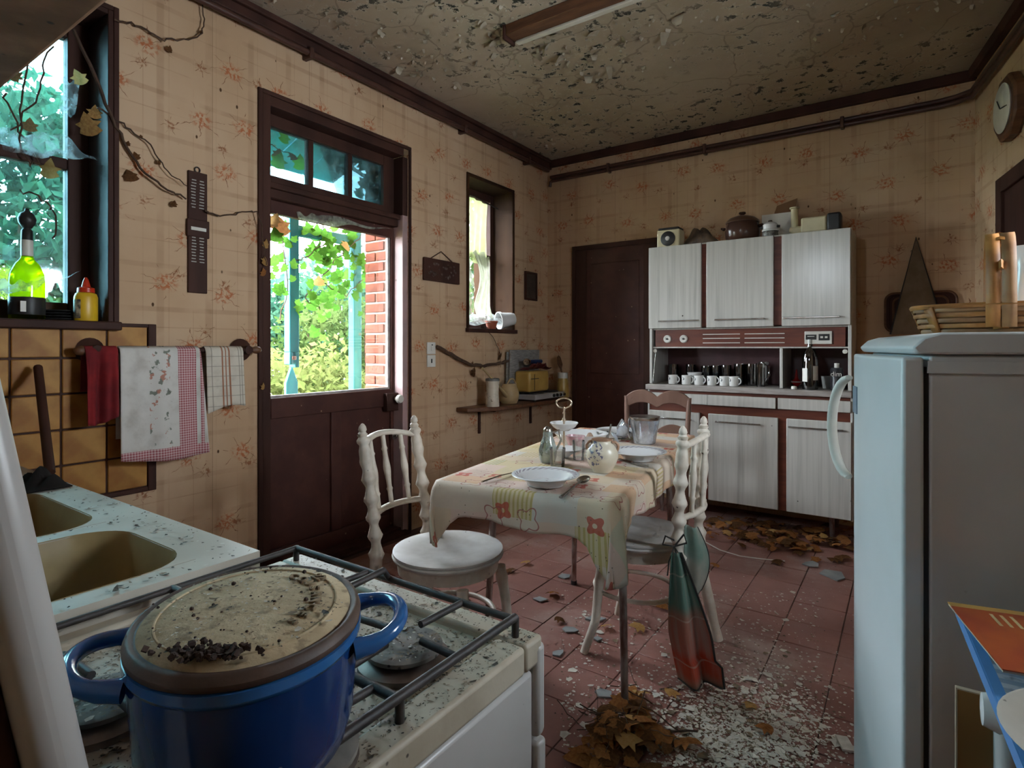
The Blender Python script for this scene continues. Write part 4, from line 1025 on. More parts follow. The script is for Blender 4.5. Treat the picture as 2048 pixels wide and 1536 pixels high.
# ---- on top of the sideboard
TZ = 1.936
t = thing('kitchen_scale', 'cream box with a round black dial on the sideboard top', 'kitchen scale', (1.235, -.27, TZ))
MB().bb(-.085, .085, -.06, .06, 0, .135).build('body', cream_plastic, t, bevel=.008)
MB().bb(-.078, .078, -.055, .055, .135, .152).build('tray', black_plastic, t, bevel=.006)
d_ = MB().lathe([(0, 0), (.054, 0), (.054, .006), (.047, .010), (0, .010)], 28, T((0, -.06, .068), rx=R(90))).build('dial', black_plastic, t)
MB().lathe([(0, 0), (.017, 0), (.016, .006), (0, .008)], 16, T((0, -.070, .068), rx=R(90))).build('dial_center', white_plastic, d_)
o = MB().sheet(lambda u, v: ((u - .5) * .23 + .02 * math.sin(v * 9), (v - .5) * .14, .004 + abs(.13 * math.sin(u * 3.14) ** .8 * math.sin(v * 3.14) ** .6) + .02 * math.sin(u * 19 + v * 3) * math.sin(v * 3.14) * math.sin(u * 3.14)), 22, 14).build('crumpled_bag', M('dark_bag', (0.045, 0.028, 0.02), (0.13, 0.085, 0.05), .45, scale=14, bump=.4), smooth=180, loc=(1.45, -.24, TZ), solid=.002)
tag(o, 'dark crumpled bag between the cream scale and the brown casserole', 'bag')
t = thing('casserole', 'brown glazed casserole with a domed lid on the sideboard', 'casserole', (1.735, -.23, TZ))
br_m = M('brown_glaze', (0.055, 0.026, 0.018), (0.085, 0.04, 0.025), .22, scale=6)
MB().lathe([(0, 0), (.092, 0), (.112, .03), (.118, .08), (.106, .135), (.104, .14), (0, .14)], 32).build('pot', br_m, t, smooth=60)
ld = MB().lathe([(.112, .138), (.110, .15), (.085, .172), (.045, .186), (.020, .19), (0, .19)], 32).build('lid', M('brown_lid_glaze', (0.10, 0.05, 0.03), (0.07, 0.034, 0.022), .3), t, smooth=60)
MB().lathe([(0, .188), (.014, .188), (.013, .198), (.024, .204), (.022, .214), (0, .216)], 18).build('knob', br_m, ld, smooth=60)
for s in (-1, 1): MB().tube([(s * .112, -.03, .105), (s * .135, -.02, .11), (s * .135, .02, .11), (s * .112, .03, .105)], .008, 8).build('handle', br_m, t)
t = thing('carton', 'white carton with its brown flap standing open on the sideboard', 'carton', (1.965, -.14, TZ))
MB().bb(-.11, .085, -.05, -.045, 0, .185).bb(-.11, .085, .045, .05, 0, .185).bb(-.11, -.105, -.045, .045, 0, .185).bb(.08, .085, -.045, .045, 0, .185).bb(-.105, .08, -.045, .045, 0, .006).build('box', white_plastic, t)
MB().prism([(-.055, 0), (.085, 0), (.10, .11), (-.03, .075)], -.0015, .0015, T((0, .048, .185)) @ Matrix.Rotation(R(88), 4, 'X')).build('flap', M('brown_card', (0.20, 0.10, 0.045), None, .9), t)
t = thing('coffee_press', 'small white enamel pot with stacked rings in front of the carton', 'pot', (1.93, -.30, TZ))
MB().lathe([(0, 0), (.045, 0), (.05, .02), (.046, .045)], 24).build('wire_basket', M('wire_weave', (0.07, 0.065, 0.06), (0.25, 0.24, 0.22), .4, scale=60), t, smooth=50)
MB().lathe([(0, .045), (.052, .045), (.054, .052), (.047, .06), (.047, .09), (.036, .10), (.02, .108), (0, .11)], 24).build('body', porcelain, t, smooth=40)
MB().lathe([(0, .107), (.014, .11), (.012, .12), (0, .122)], 14).build('knob', chrome, t)
for s in (-1, 1): MB().lathe([(0, 0), (.012, .0), (.012, .016), (0, .018)], 10, T((s * .05, -.01, .065))).build('clip', black_plastic, t)
t = thing('food_slicer', 'cream food slicer with a dark housing at the end of the sideboard', 'slicer', (2.22, -.25, TZ))
MB().bb(-.105, .045, -.055, .055, .012, .112).build('housing', cream_plastic, t, bevel=.012, seg=3)
MB().bb(.045, .125, -.06, .05, .008, .125).build('motor_cover', black_plastic, t, bevel=.014, seg=3)
MB().bb(-.09, .11, -.05, .045, 0, .012).build('base', black_plastic, t)
MB().lathe([(0, 0), (.022, 0), (.022, .13), (.03, .135), (.03, .142), (0, .142)], 20, T((-.15, .0, .055))).build('feed_tube', cream_plastic, t, smooth=40)
MB().tube([(-.105, 0, .04), (-.15, 0, .045), (-.178, 0, .05)], [.028, .028, .02], 14).build('feed_neck', cream_plastic, t, smooth=60)

# ---- in the niche
NZ = .933
g = G('printed_mug'); P = g.pos(); c = g.xyz(P)
pr = g.math('MULTIPLY', g.math('SUBTRACT', 1.0, g.step(g.noise(P, 60, 2), .40, .45)), g.math('MULTIPLY', g.math('LESS_THAN', c[0], -.004), g.math('MULTIPLY', g.math('GREATER_THAN', c[2], .022), g.math('LESS_THAN', c[2], .058))))
g.principled(g.mix(pr, (0.70, 0.69, 0.66), (0.05, 0.05, 0.06)), .2, 0, None, .5)
mug_m = g.m
ordn = ['first', 'second', 'third', 'fourth', 'fifth', 'sixth', 'seventh', 'eighth']
m0 = None
for i, px in enumerate((1346, 1373, 1398, 1424, 1449, 1468)):
    x = onY(px, 760, -.33).x
    lab = 'small white printed mug, %s in the niche row counted from the inner door' % ordn[i]
    if m0 is None:
        m0 = t = thing('mug', lab, 'mug', (x, -.33, NZ), 0, 'white mugs in the sideboard niche')
        MB().lathe([(0, 0), (.030, 0), (.033, .004), (.034, .066), (.031, .066), (.029, .006), (0, .006)], 20).build('body', mug_m, t, smooth=40)
        MB().tube([(.031 + .020 * math.sin(a), 0, .035 + .022 * math.cos(a)) for a in [R(10 + 20 * k) for k in range(9)]], .0045, 8).build('handle', porcelain, t, smooth=60)
    else:
        t = copy_tree(m0); t.location = (x, -.33, NZ); t['label'] = lab
    t.rotation_euler = (0, 0, R(-12 + 7 * math.sin(i * 2.1)))
t = thing('bowl', 'white bowl stacked behind the second and third mug', 'bowl', (onY(1389, 745, -.25).x, -.25, NZ))
MB().lathe([(0, 0), (.022, 0), (.024, .008), (.05, .075), (.053, .085), (.049, .085), (.02, .012), (0, .012)], 24).build('body', porcelain, t, smooth=50)
g0 = None
for i, (px, hh, rad) in enumerate(((1345, .135, .036), (1378, .14, .038), (1410, .13, .034), (1428, .135, .036), (1450, .14, .037), (1476, .15, .04), (1502, .15, .042), (1525, .165, .036))):
    x = onY(px, 740, -.20).x
    lab = 'smoked drinking glass, %s in the niche counted from the inner door' % ordn[i]
    if g0 is None:
        g0 = t = thing('drinking_glass', lab, 'glass', (x, -.17, NZ), 0, 'glasses in the sideboard niche')
        MB().lathe([(0, 0), (.030, 0), (.036, .10), (.036, .14), (.033, .14), (.030, .05), (.026, .012), (0, .012)], 20).build('bowl', dark_glass, t, smooth=50)
    else:
        t = copy_tree(g0); t.location = (x, -.17 + .02 * (i % 2), NZ); t['label'] = lab; t.scale = (rad / .036, rad / .036, hh / .14)
t = thing('carafe', 'tall dark glass carafe at the end of the glasses', 'carafe', (onY(1522, 765, -.28).x, -.29, NZ))
MB().lathe([(0, 0), (.026, 0), (.026, .15), (.03, .16), (.027, .16), (.022, .02), (0, .02)], 20).build('body', dark_glass, t, smooth=50)
MB().tube([(.026, 0, .15), (.05, 0, .14), (.055, 0, .08), (.028, 0, .04)], .005, 8).build('handle', dark_glass, t)
t = thing('liqueur_bottle', 'big dark bottle with white labels and a pale cap in the niche', 'bottle', (2.178, -.37, NZ))
MB().lathe([(0, 0), (.044, 0), (.047, .008), (.047, .15), (.045, .20), (.036, .235), (.020, .26), (.0165, .275), (.0165, .292), (0, .292)], 28).build('body', glass_mat('brown_bottle_glass', (0.12, 0.10, 0.09), .78, .04), t, smooth=60)
MB().lathe([(0, .004), (.043, .004), (.043, .13), (0, .131)], 24).build('liquid', M('dark_liquor', (0.02, 0.012, 0.012), None, .2), t, smooth=40)
MB().lathe([(0, .290), (.019, .290), (.019, .318), (0, .319)], 18).build('cap', M('pale_cap', (0.5, 0.52, 0.48), None, .35), t)
for a0, z0, z1 in ((-150, .05, .135), (-62, .06, .15)):
    MB().sheet(lambda u, v: (.0478 * math.cos(R(a0 + 48 * u)), .0478 * math.sin(R(a0 + 48 * u)), z0 + (z1 - z0) * v), 10, 2).build('label', white_plastic, t, smooth=60)
t = thing('bottle_cap', 'loose white screw cap lying before the dark bottle', 'cap', (2.09, -.40, NZ))
MB().lathe([(0, 0), (.017, 0), (.017, .014), (.014, .018), (0, .018)], 18).build('cap', white_plastic, t)
t = thing('egg_timer', 'red spinning top on the niche shelf beside the dark bottle', 'spinning top', (2.085, -.27, NZ))
MB().lathe([(0, 0), (.004, .002), (.03, .035), (.032, .042), (.012, .06), (.008, .09), (.004, .12), (0, .125)], 20).build('body', M('red_lacquer', (0.36, 0.012, 0.012), None, .25), t, smooth=50)
MB().lathe([(.031, .036), (.0335, .038), (.0335, .042), (.031, .044)], 20).build('band', white_plastic, t)
t = thing('canister', 'dark canister with white lettering and white lid at the end of the niche', 'canister', (2.325, -.35, NZ))
MB().lathe([(0, 0), (.036, 0), (.036, .13), (.030, .14), (0, .14)], 24).build('body', M('black_label', (0.02, 0.02, 0.022), (0.035, 0.035, 0.04), .35), t, smooth=40)
MB().lathe([(0, .14), (.014, .14), (.014, .168), (0, .17)], 18).build('cap', white_plastic, t)
tx = bpy.data.curves.new('lettering', 'FONT'); tx.body = 'dim'; tx.size = .042; tx.align_x = 'CENTER'; tx.extrude = .0006; tx.materials.append(white_plastic)
o = text_mesh(tx); o.parent = t; o.location = (0, -.0368, .088); o.rotation_euler = (R(90), 0, 0)
t = thing('grey_cup', 'pale grey cup half hidden behind the canister', 'cup', (2.265, -.22, NZ))
MB().lathe([(0, 0), (.032, 0), (.042, .08), (.039, .08), (.030, .006), (0, .006)], 20).build('body', M('grey_cup', (0.28, 0.28, 0.26), None, .4), t, smooth=40)
MB().tube([(.038, 0, .07), (.062, 0, .06), (.058, 0, .03), (.036, 0, .02)], .005, 8).build('handle', M('grey_cup_handle', (0.28, 0.28, 0.26), None, .4), t)

# ------------------------------------------------------------------ dining table
TH = .725
TA = R(8.0)
tb = thing('dining_table', 'narrow dining table on spotted tubular steel legs', 'table', (1.525, -2.15, 0), TA)
HW, HL = .322, .755
MB().bb(-HW + .004, HW - .004, -HL + .004, HL - .004, TH - .03, TH - .004).build('tabletop', M('table_board', (0.36, 0.28, 0.2), None, .5), tb, bevel=.004)
MB().bb(-HW + .04, HW - .04, -HL + .12, HL - .12, TH - .085, TH - .03).build('apron_frame', M('table_frame', (0.30, 0.26, 0.22), None, .5), tb)
Minv = T((1.525, -2.15, 0), TA).inverted()
for fx, fy, tx_, ty_ in ((1.925, -2.70, 1.895, -2.66), (1.318, -2.655, 1.35, -2.64), (1.298, -1.895, 1.32, -1.92), (1.79, -1.82, 1.77, -1.85)):
    a = Minv @ Vector((fx, fy, 0)); b = Minv @ Vector((tx_, ty_, TH - .06))
    lg = MB().tube([a, b], [.0125, .0145], 12).build('leg', steel_rust, tb, smooth=60)
    MB().tube([a, a.lerp(b, .03)], .0150, 12).build('rubber_foot', black_plastic, lg)

# cloth: flat top and hanging skirt, long at the corners; uv = unrolled cloth
g = G('patchwork_cloth_print'); uv = g.n('ShaderNodeUVMap').outputs[0]; c = g.xyz(uv)
u, v = c[0], c[1]
row = g.math('FLOOR', g.math('DIVIDE', v, .105))
us = g.math('ADD', u, g.math('MULTIPLY', g.white(g.vec(row, 3.0, 1.0)), .2))
colm = g.math('FLOOR', g.math('DIVIDE', us, .15))
rnd = g.white(g.vec(colm, row, 5.0)); rnd2 = g.white(g.vec(colm, row, 9.0))
ramp = g.n('ShaderNodeValToRGB'); g.set(ramp.inputs[0], rnd); cr = ramp.color_ramp; cr.interpolation = 'CONSTANT'
cr.elements[0].color = (0.66, 0.54, 0.43, 1); cr.elements[1].position = .2; cr.elements[1].color = (0.64, 0.38, 0.22, 1)
for ps, cl in ((.34, (0.62, 0.50, 0.28)), (.46, (0.54, 0.52, 0.38)), (.58, (0.68, 0.50, 0.43)), (.74, (0.66, 0.52, 0.36)), (.88, (0.60, 0.56, 0.50))):
    e = cr.elements.new(ps); e.color = (*cl, 1)
base = g.mix(.22, ramp.outputs[0], (0.66, 0.55, 0.45))
stp = g.math('MULTIPLY', g.math('GREATER_THAN', g.math('FRACT', g.math('MULTIPLY', u, 62.0)), .55), g.math('GREATER_THAN', rnd2, .86))
base = g.mix(g.math('MULTIPLY', stp, .75), base, (0.44, 0.33, 0.09))
st2 = g.math('MULTIPLY', g.math('GREATER_THAN', g.math('FRACT', g.math('MULTIPLY', v, 50.0)), .6), g.math('LESS_THAN', rnd2, .08))
base = g.mix(g.math('MULTIPLY', st2, .7), base, (0.50, 0.22, 0.22))
# flowers: solid red heads and thin outlined ones
def flowers(per, seed, thr, size, ring, col):
    global base
    ci = g.math('FLOOR', g.math('DIVIDE', u, per)); ri = g.math('FLOOR', g.math('DIVIDE', v, per))
    rc = g.xyz(g.white(g.vec(ci, ri, seed), 1))
    lu = g.math('SUBTRACT', g.math('SUBTRACT', g.math('DIVIDE', u, per), ci), g.math('ADD', .35, g.math('MULTIPLY', rc[0], .3)))
    lv = g.math('SUBTRACT', g.math('SUBTRACT', g.math('DIVIDE', v, per), ri), g.math('ADD', .35, g.math('MULTIPLY', rc[1], .3)))
    r_ = g.math('SQRT', g.math('ADD', g.math('MULTIPLY', lu, lu), g.math('MULTIPLY', lv, lv)))
    th = g.math('ARCTAN2', lv, lu)
    rr_ = g.math('ADD', size, g.math('MULTIPLY', g.math('SINE', g.math('ADD', g.math('MULTIPLY', th, 4.0), g.math('MULTIPLY', rc[2], 5))), size * .25))
    dd = g.math('SUBTRACT', r_, rr_)
    m_ = g.math('LESS_THAN', g.math('ABSOLUTE', dd), .018) if ring else g.math('MULTIPLY', g.math('LESS_THAN', dd, 0.0), g.math('GREATER_THAN', r_, size * .28))
    m_ = g.math('MULTIPLY', m_, g.math('GREATER_THAN', rc[2], thr))
    base = g.mix(g.math('MULTIPLY', m_, .85), base, col)
flowers(.11, 21.0, .72, .25, False, (0.50, 0.075, 0.05))
flowers(.13, 33.0, .60, .27, True, (0.36, 0.10, 0.09))
base = g.mix(g.math('MULTIPLY', g.step(g.noise(g.pos(), 7, 5), .5, .75), .35), base, (0.42, 0.36, 0.28))
dsp = g.math('MULTIPLY', g.math('SUBTRACT', 1.0, g.step(g.voro(g.pos(), 60), .10, .16)), g.step(g.noise(g.pos(), 9, 2), .48, .55))
base = g.mix(dsp, base, (0.16, 0.11, 0.07))
g.principled(base, .62, 0, g.bump(g.noise(g.pos(), 16, 4), .15, .006), .3)
cloth_m = g.m
def rr_outline(a, b, r, n=10):
    pts = []
    for cx, cy_, s in ((a - r, b - r, 0), (-a + r, b - r, 90), (-a + r, -b + r, 180), (a - r, -b + r, 270)):
        for k in range(n + 1):
            an = R(s + 90 * k / n); pts.append((cx + r * math.cos(an), cy_ + r * math.sin(an), math.cos(an), math.sin(an), s, k / n))
    return pts
def subdiv(pts, step=.03):
    out = []
    for i in range(len(pts)):
        p, q = pts[i], pts[(i + 1) % len(pts)]
        L = math.hypot(q[0] - p[0], q[1] - p[1]); n = max(1, int(L / step))
        for k in range(n):
            f = k / n
            if n > 2: out.append((p[0] + (q[0] - p[0]) * f, p[1] + (q[1] - p[1]) * f, p[2], p[3], -1, 0))
            else: out.append((p[0] + (q[0] - p[0]) * f, p[1] + (q[1] - p[1]) * f, p[2] + (q[2] - p[2]) * f, p[3] + (q[3] - p[3]) * f, p[4], p[5] + (q[5] - p[5]) * f if q[5] >= p[5] else p[5]))
    return out
ring = subdiv(rr_outline(HW + .006, HL + .006, .022))
K = 12
cvs = []; cuv = []; cfs = []
N = len(ring); ztop = TH + .002
tv = [(0, 0, ztop)]; 
def drop(p):
    x, y, nx, ny, s, f = p
    base = .105 + .012 * math.sin(x * 9 + y * 7)
    d = 0
    for cx, cy_, ex, wd in ((-HW, -HL, .13, .07), (HW, -HL, .15, .065), (HW, HL, .12, .07), (-HW, HL, .12, .07)):
        q = math.hypot(x - cx, y - cy_); d = max(d, ex * math.exp(-(q / wd) ** 2))
    return base + d
# top grid rings shrink to centre
rings = []
for sc in (0.0, .25, .5, .75, .92, 1.0):
    rings.append([(p[0] * sc, p[1] * sc, ztop + (.0015 * math.sin(p[0] * 31 + sc * 9) if 0 < sc < .95 else 0)) for p in ring])
for k in range(1, K + 1):
    f = k / K; rg_ = []
    for i, p in enumerate(ring):
        D = drop(p); x, y, nx, ny = p[:4]
        corner = max(0, (D - .125) / .2)
        per = x * 3.1 + y * 2.3
        fold = (.010 * math.sin(per * 7.0) + .006 * math.sin(per * 17 + 2)) * f
        out = .004 + .010 * math.sin(min(1, f * 4) * 1.57) + fold + corner * .07 * f - .06 * corner * f * f
        tw = .05 * corner * f * math.sin(p[5] * 9 + 1) if p[4] >= 0 else 0
        rg_.append((x + nx * out - ny * tw, y + ny * out + nx * tw, ztop - .004 - D * f))
    rings.append(rg_)
vs = []; uvs = []
for k, rg_ in enumerate(rings):
    for i, q in enumerate(rg_):
        vs.append(q)
        if k <= 5: uvs.append((q[0], q[1]))
        else:
            p = ring[i]; e = drop(p) * (k - 5) / K; uvs.append((p[0] + p[2] * e, p[1] + p[3] * e))
fs = []
for k in range(len(rings) - 1):
    for i in range(N):
        j = (i + 1) % N; fs.append((k * N + i, k * N + j, (k + 1) * N + j, (k + 1) * N + i))
mb = MB(); mb.add(vs, fs)
cl = mb.build('tablecloth', cloth_m, smooth=180, loc=(1.525, -2.15, 0), rz=TA)
uvl = cl.data.uv_layers.new(name='UVMap')
for lp in cl.data.loops: uvl.data[lp.index].uv = uvs[lp.vertex_index]
md = cl.modifiers.new('solid', 'SOLIDIFY'); md.thickness = .0015; md.offset = 1
tag(cl, 'faded patchwork print tablecloth with red flowers hanging off the dining table', 'tablecloth')
CZ = TH + .0045

# ---- crockery
g = G('banded_plate'); P = g.pos(); c = g.xyz(P)
r_ = g.math('SQRT', g.math('ADD', g.math('MULTIPLY', c[0], c[0]), g.math('MULTIPLY', c[1], c[1])))
inr = g.math('MULTIPLY', g.math('GREATER_THAN', r_, .094), g.math('LESS_THAN', r_, .107))
th = g.math('ARCTAN2', c[1], c[0])
pat = g.math('MULTIPLY', inr, g.math('GREATER_THAN', g.math('SINE', g.math('ADD', g.math('MULTIPLY', th, 26.0), g.math('MULTIPLY', r_, 500))), -.1))
mid = g.math('MULTIPLY', g.math('LESS_THAN', r_, .05), g.math('SUBTRACT', 1.0, g.step(g.noise(P, 34, 2), .40, .46)))
col = g.mix(g.math('MULTIPLY', pat, .8), (0.74, 0.74, 0.75), (0.27, 0.22, 0.27))
col = g.mix(g.math('MULTIPLY', mid, .75), col, (0.36, 0.22, 0.27))
g.principled(col, .12, 0, None, .6)
plate_m = g.m
PROF = [(0, .004), (.045, .004), (.055, .0), (.062, .0), (.064, .006), (.080, .024), (.114, .034), (.117, .036), (.114, .0385), (.081, .0285), (.062, .0105), (.05, .008), (0, .008)]
def plate(label, loc, sc=1.0, mat=None):
    t = thing('soup_plate', label, 'plate', loc, random.uniform(0, 6), 'soup plates on the dining table')
    MB().lathe([(r * sc, z) for r, z in PROF], 48).build('plate', mat or plate_m, t, smooth=60)
    return t
p = onZ(1091, 957, CZ + .02); plate('white soup plate with dark rim band nearest the table corner and spoon', (p.x, p.y, CZ))
p = onZ(1277, 909, CZ + .02); plate('white soup plate with banded rim beside the turned chair', (p.x, p.y, CZ))
p = onZ(1237, 861, CZ + .03); plate('soup plate at the far end under the leaning glass bowl', (p.x - .0, p.y - .02, CZ), .95, porcelain)
p = onZ(1151, 866, CZ + .06)
t = thing('serving_dish', 'large shallow white dish behind the two-tier stand', 'dish', (p.x + .03, p.y + .0, CZ), 0)
MB().lathe([(0, .005), (.055, .005), (.065, 0), (.075, 0), (.085, .012), (.125, .060), (.128, .064), (.123, .064), (.08, .018), (.06, .011), (0, .011)], 48).build('dish', porcelain, t, smooth=60)
# two tier stand
p = onZ(1128, 912, CZ)
t = thing('tiered_stand', 'two-tier dish stand with a gilt oval ring handle', 'cake stand', (p.x, p.y, CZ))
f_ = (p - CAM).dot(FW)
zt = lambda py: CAM.z + (HZ - py) / FPX * f_ - CZ
MB().lathe([(0, .0), (.028, 0), (.030, .006), (.075, .030), (.078, .034), (.074, .034), (.03, .012), (0, .010)], 36).build('lower_dish', porcelain, t, smooth=60)
MB().lathe([(0, .01), (.006, .01), (.0045, .03), (.0045, zt(822)), (.008, zt(818)), (.006, zt(814)), (0, zt(813))], 12).build('rod', gold_metal, t, smooth=50)
z1 = zt(862)
MB().lathe([(.005, z1), (.022, z1 + .002), (.048, z1 + .018), (.062, z1 + .036), (.060, z1 + .038), (.045, z1 + .022), (.02, z1 + .006), (.005, z1 + .005)], 36).build('upper_dish', porcelain, t, smooth=60)
zr = zt(806); ax = RT
MB().tube([tuple(ax * (.0335 * math.cos(a)) + Vector((0, 0, zr + .021 * math.sin(a)))) for a in [2 * math.pi * k / 28 for k in range(28)]], .0038, 8, closed=True).build('ring_handle', gold_metal, t, smooth=60)
for s in (-1, 1): MB().tube([tuple(ax * (s * .008) + Vector((0, 0, zt(842)))), tuple(ax * (s * .002) + Vector((0, 0, zt(835)))), tuple(ax * (-s * .004) + Vector((0, 0, zt(826)))), tuple(ax * (s * .004) + Vector((0, 0, zt(817))))], .003, 6).build('stem_twist', gold_metal, t, smooth=60)
# sugar bowl with spoon
g = G('blue_flower_pot'); P = g.pos(); c = g.xyz(P)
d_ = g.n('ShaderNodeVectorMath', operation='DISTANCE'); g.set(d_.inputs[0], P); d_.inputs[1].default_value = (-.02, -.055, .075)
m_ = g.math('MULTIPLY', g.math('LESS_THAN', d_.outputs['Value'], .05), g.math('SUBTRACT', 1.0, g.step(g.noise(P, 70, 2), .43, .49)))
col = g.mix(g.step(g.noise(P, 8, 4), .4, .7), (0.68, 0.62, 0.50), (0.58, 0.52, 0.40))
col = g.mix(m_, col, (0.12, 0.12, 0.20)); g.principled(col, .25, 0, None, .5)
p = onZ(1204, 943, CZ)
t = thing('sugar_pot', 'round lidless sugar pot with blue flowers and brown handles', 'sugar pot', (p.x, p.y, CZ))
MB().lathe([(0, .0), (.034, 0), (.036, .005), (.052, .03), (.062, .058), (.060, .082), (.046, .104), (.037, .112), (.038, .120), (.034, .120), (.033, .110), (.05, .08), (.05, .055), (.03, .012), (0, .01)], 36).build('body', g.m, t, smooth=60)
hm = M('brown_lustre', (0.30, 0.16, 0.10), (0.45, 0.28, 0.18), .3)
for s in (-1, 1): MB().tube([tuple(ax * (s * (.040 + .018 * math.sin(a))) + Vector((0, 0, .096 + .020 * math.cos(a))) - FW * (.02 if s > 0 else 0)) for a in [R(-20 + 25 * k) for k in range(9)]], .0055, 8).build('handle', hm, t, smooth=60)
MB().lathe([(.036, .118), (.040, .120), (.040, .124), (.036, .125)], 36).build('rim_band', hm, t)
t = thing('sugar_spoon', 'spoon handle standing up out of the sugar pot', 'spoon', (p.x, p.y, CZ + .03))
a0 = Vector((0, 0, 0)); a1 = ax * .035 + Vector((0, 0, .15))
MB().tube([a0, a1 * .5, a1 * .8, a1], [.003, .003, .0055, .007], 8, flat=.45).build('handle', chrome, t, smooth=60)
# tumblers
def tumbler(label, px, py, r0, r1, h, cat='glass', prof=None):
    p = onZ(px, py, CZ); t = thing('tumbler', label, cat, (p.x, p.y, CZ))
    MB().lathe(prof or [(0, 0), (r0, 0), (r0 * 1.02, .004), (r1, h), (r1 - .002, h), (r0 - .003, .014), (0, .012)], 32).build('bowl', table_glass, t, smooth=50)
    MB().lathe([(0, .001), (r0 - .004, .001), (r0 - .004, .010), (0, .0105)], 24).build('thick_base', table_glass, t, smooth=40)
    return t
tumbler('clear tumbler with a thick base behind the banded soup plate', 1115, 932, .028, .032, .072)
tumbler('narrow ribbed tumbler beside the sugar pot', 1157, 919, .022, .026, .080)
tumbler('low glass half hidden behind the sugar pot', 1205, 887, .028, .031, .06)
# jug, pink cup, ornament
p = onZ(1097, 926, CZ)
t = thing('oil_jug', 'pale green fluted glass jug with metal spout by the two-tier stand', 'jug', (p.x - .015, p.y + .02, CZ))
jm = glass_mat('green_fluted_glass', (0.80, 0.90, 0.84), .78, .08, .75, (0.66, 0.70, 0.66))
MB().lathe([(0, 0), (.030, 0), (.036, .02), (.038, .05), (.028, .085), (.020, .105), (.019, .125), (.016, .125), (.017, .1), (.03, .05), (.026, .01), (0, .008)], 20).build('body', jm, t, smooth=30)
MB().lathe([(0, .124), (.019, .124), (.018, .136), (.010, .145), (0, .146)], 16).build('cap', chrome, t, smooth=50)
MB().tube([tuple(ax * (.018) + Vector((0, 0, .12))), tuple(ax * .045 + Vector((0, 0, .13))), tuple(ax * .055 + Vector((0, 0, .09))), tuple(ax * .036 + Vector((0, 0, .05)))], .005, 8).build('handle', chrome, t, smooth=60)
p = onZ(1144, 903, CZ)
t = thing('pink_cup', 'pink patterned cup half hidden behind the narrow tumbler', 'cup', (p.x, p.y + .03, CZ))
MB().lathe([(0, 0), (.025, 0), (.034, .03), (.045, .068), (.042, .068), (.031, .03), (.022, .006), (0, .006)], 28).build('bowl', M('pink_lustre', (0.50, 0.26, 0.30), (0.62, 0.50, 0.48), .25, scale=40), t, smooth=50)
p = onZ(1172, 893, CZ)
t = thing('shell_ornament', 'small crumpled brown paper lump beside the pink cup', 'paper', (p.x, p.y + .04, CZ))
MB().lathe([(0, 0), (.032, .002), (.036, .02), (.024, .04), (.018, .042), (.008, .06), (0, .062)], 12).build('lump', M('brown_crumple', (0.36, 0.24, 0.17), (0.24, 0.15, 0.10), .8, scale=25, bump=.6), t, smooth=30)
# crystal bucket
p = onZ(1289, 886, CZ)
t = thing('ice_bucket', 'cut crystal ice bucket with a silver rim at the far end of the table', 'ice bucket', (p.x, p.y, CZ))
prof = [(0, 0), (.050, 0), (.054, .006), (.060, .05), (.070, .10), (.073, .128), (.070, .128), (.066, .10), (.055, .05), (.046, .012), (0, .012)]
mb = MB().lathe(prof, 48)
for q in mb.v:
    rr0 = math.hypot(q.x, q.y)
    if rr0 > .056 and q.z < .11:
        a = math.atan2(q.y, q.x); k = 1 + .02 * math.sin(a * 12 + q.z * 120); q.x *= k; q.y *= k
mb.build('bowl', crystal_glass, t, smooth=25)
MB().lathe([(.0725, .116), (.0745, .118), (.0755, .132), (.071, .133)], 48).build('rim', chrome, t, smooth=50)
MB().tube([tuple(ax * (-.071 - .008 * math.sin(a)) + Vector((0, 0, .075 + .055 * math.cos(a)))) for a in [R(10 + 20 * k) for k in range(9)]], .0035, 8).build('bail_handle', chrome, t, smooth=60)
p = onZ(1243, 882, CZ)
t = thing('glass_bowl', 'clear footed glass bowl tipped over beside the crystal bucket', 'bowl', (p.x, p.y, CZ + .046))
MB().lathe([(0, -.045), (.028, -.045), (.030, -.040), (.008, -.030), (.010, -.022), (.035, -.005), (.054, .04), (.052, .04), (.03, .0), (0, -.012)], 32, Matrix.Rotation(R(60), 4, FW) @ Matrix.Rotation(R(12), 4, 'X')).build('bowl', crystal_glass, t, smooth=50)
# cutlery
def spoon(label, a, b, cat='spoon'):
    A = onZ(*a, CZ + .004); B = onZ(*b, CZ + .004); d = (B - A); L = d.length; an = math.atan2(d.y, d.x)
    t = thing('table_spoon' if cat == 'spoon' else cat, label, cat, (A.x, A.y, CZ), an)
    return t, L
t, L = spoon('tablespoon with upturned bowl lying by the near soup plate', (1122, 994), (1178, 955))
MB().tube([(0, 0, .003), (L * .3, 0, .006), (L * .55, 0, .010), (L * .68, 0, .012)], [.0075, .005, .004, .0045], 10, flat=.5).build('handle', chrome, t, smooth=60)
MB().lathe([(0, .010), (.018, .011), (.0225, .0165), (.0215, .017), (.016, .0125), (0, .0115)], 24, T((L * .68 + .032, 0, -.004), ry=R(-8)), 1.6, 1.0).build('bowl', chrome, t, smooth=60)
t, L = spoon('fork with bent tines tucked under the near soup plate', (964, 963), (1035, 944), 'fork')
MB().tube([(0, 0, .003), (L * .5, 0, .008), (L * .9, .003, .005), (L * 1.05, .004, .004)], [.0055, .004, .0035, .007], 8, flat=.5).build('handle', chrome, t, smooth=60)
for k in range(4): MB().tube([(L * 1.05, .004 + (k - 1.5) * .005, .004), (L * 1.3, .004 + (k - 1.5) * .0058, .006)], .0014, 5).build('tine', chrome, t)
t, L = spoon('knife lying along the table edge behind the sugar pot', (1238, 918), (1297, 932), 'knife')
MB().bb(0, L * .45, -.007, .007, .001, .007).build('handle', wood_mid, t, bevel=.003)
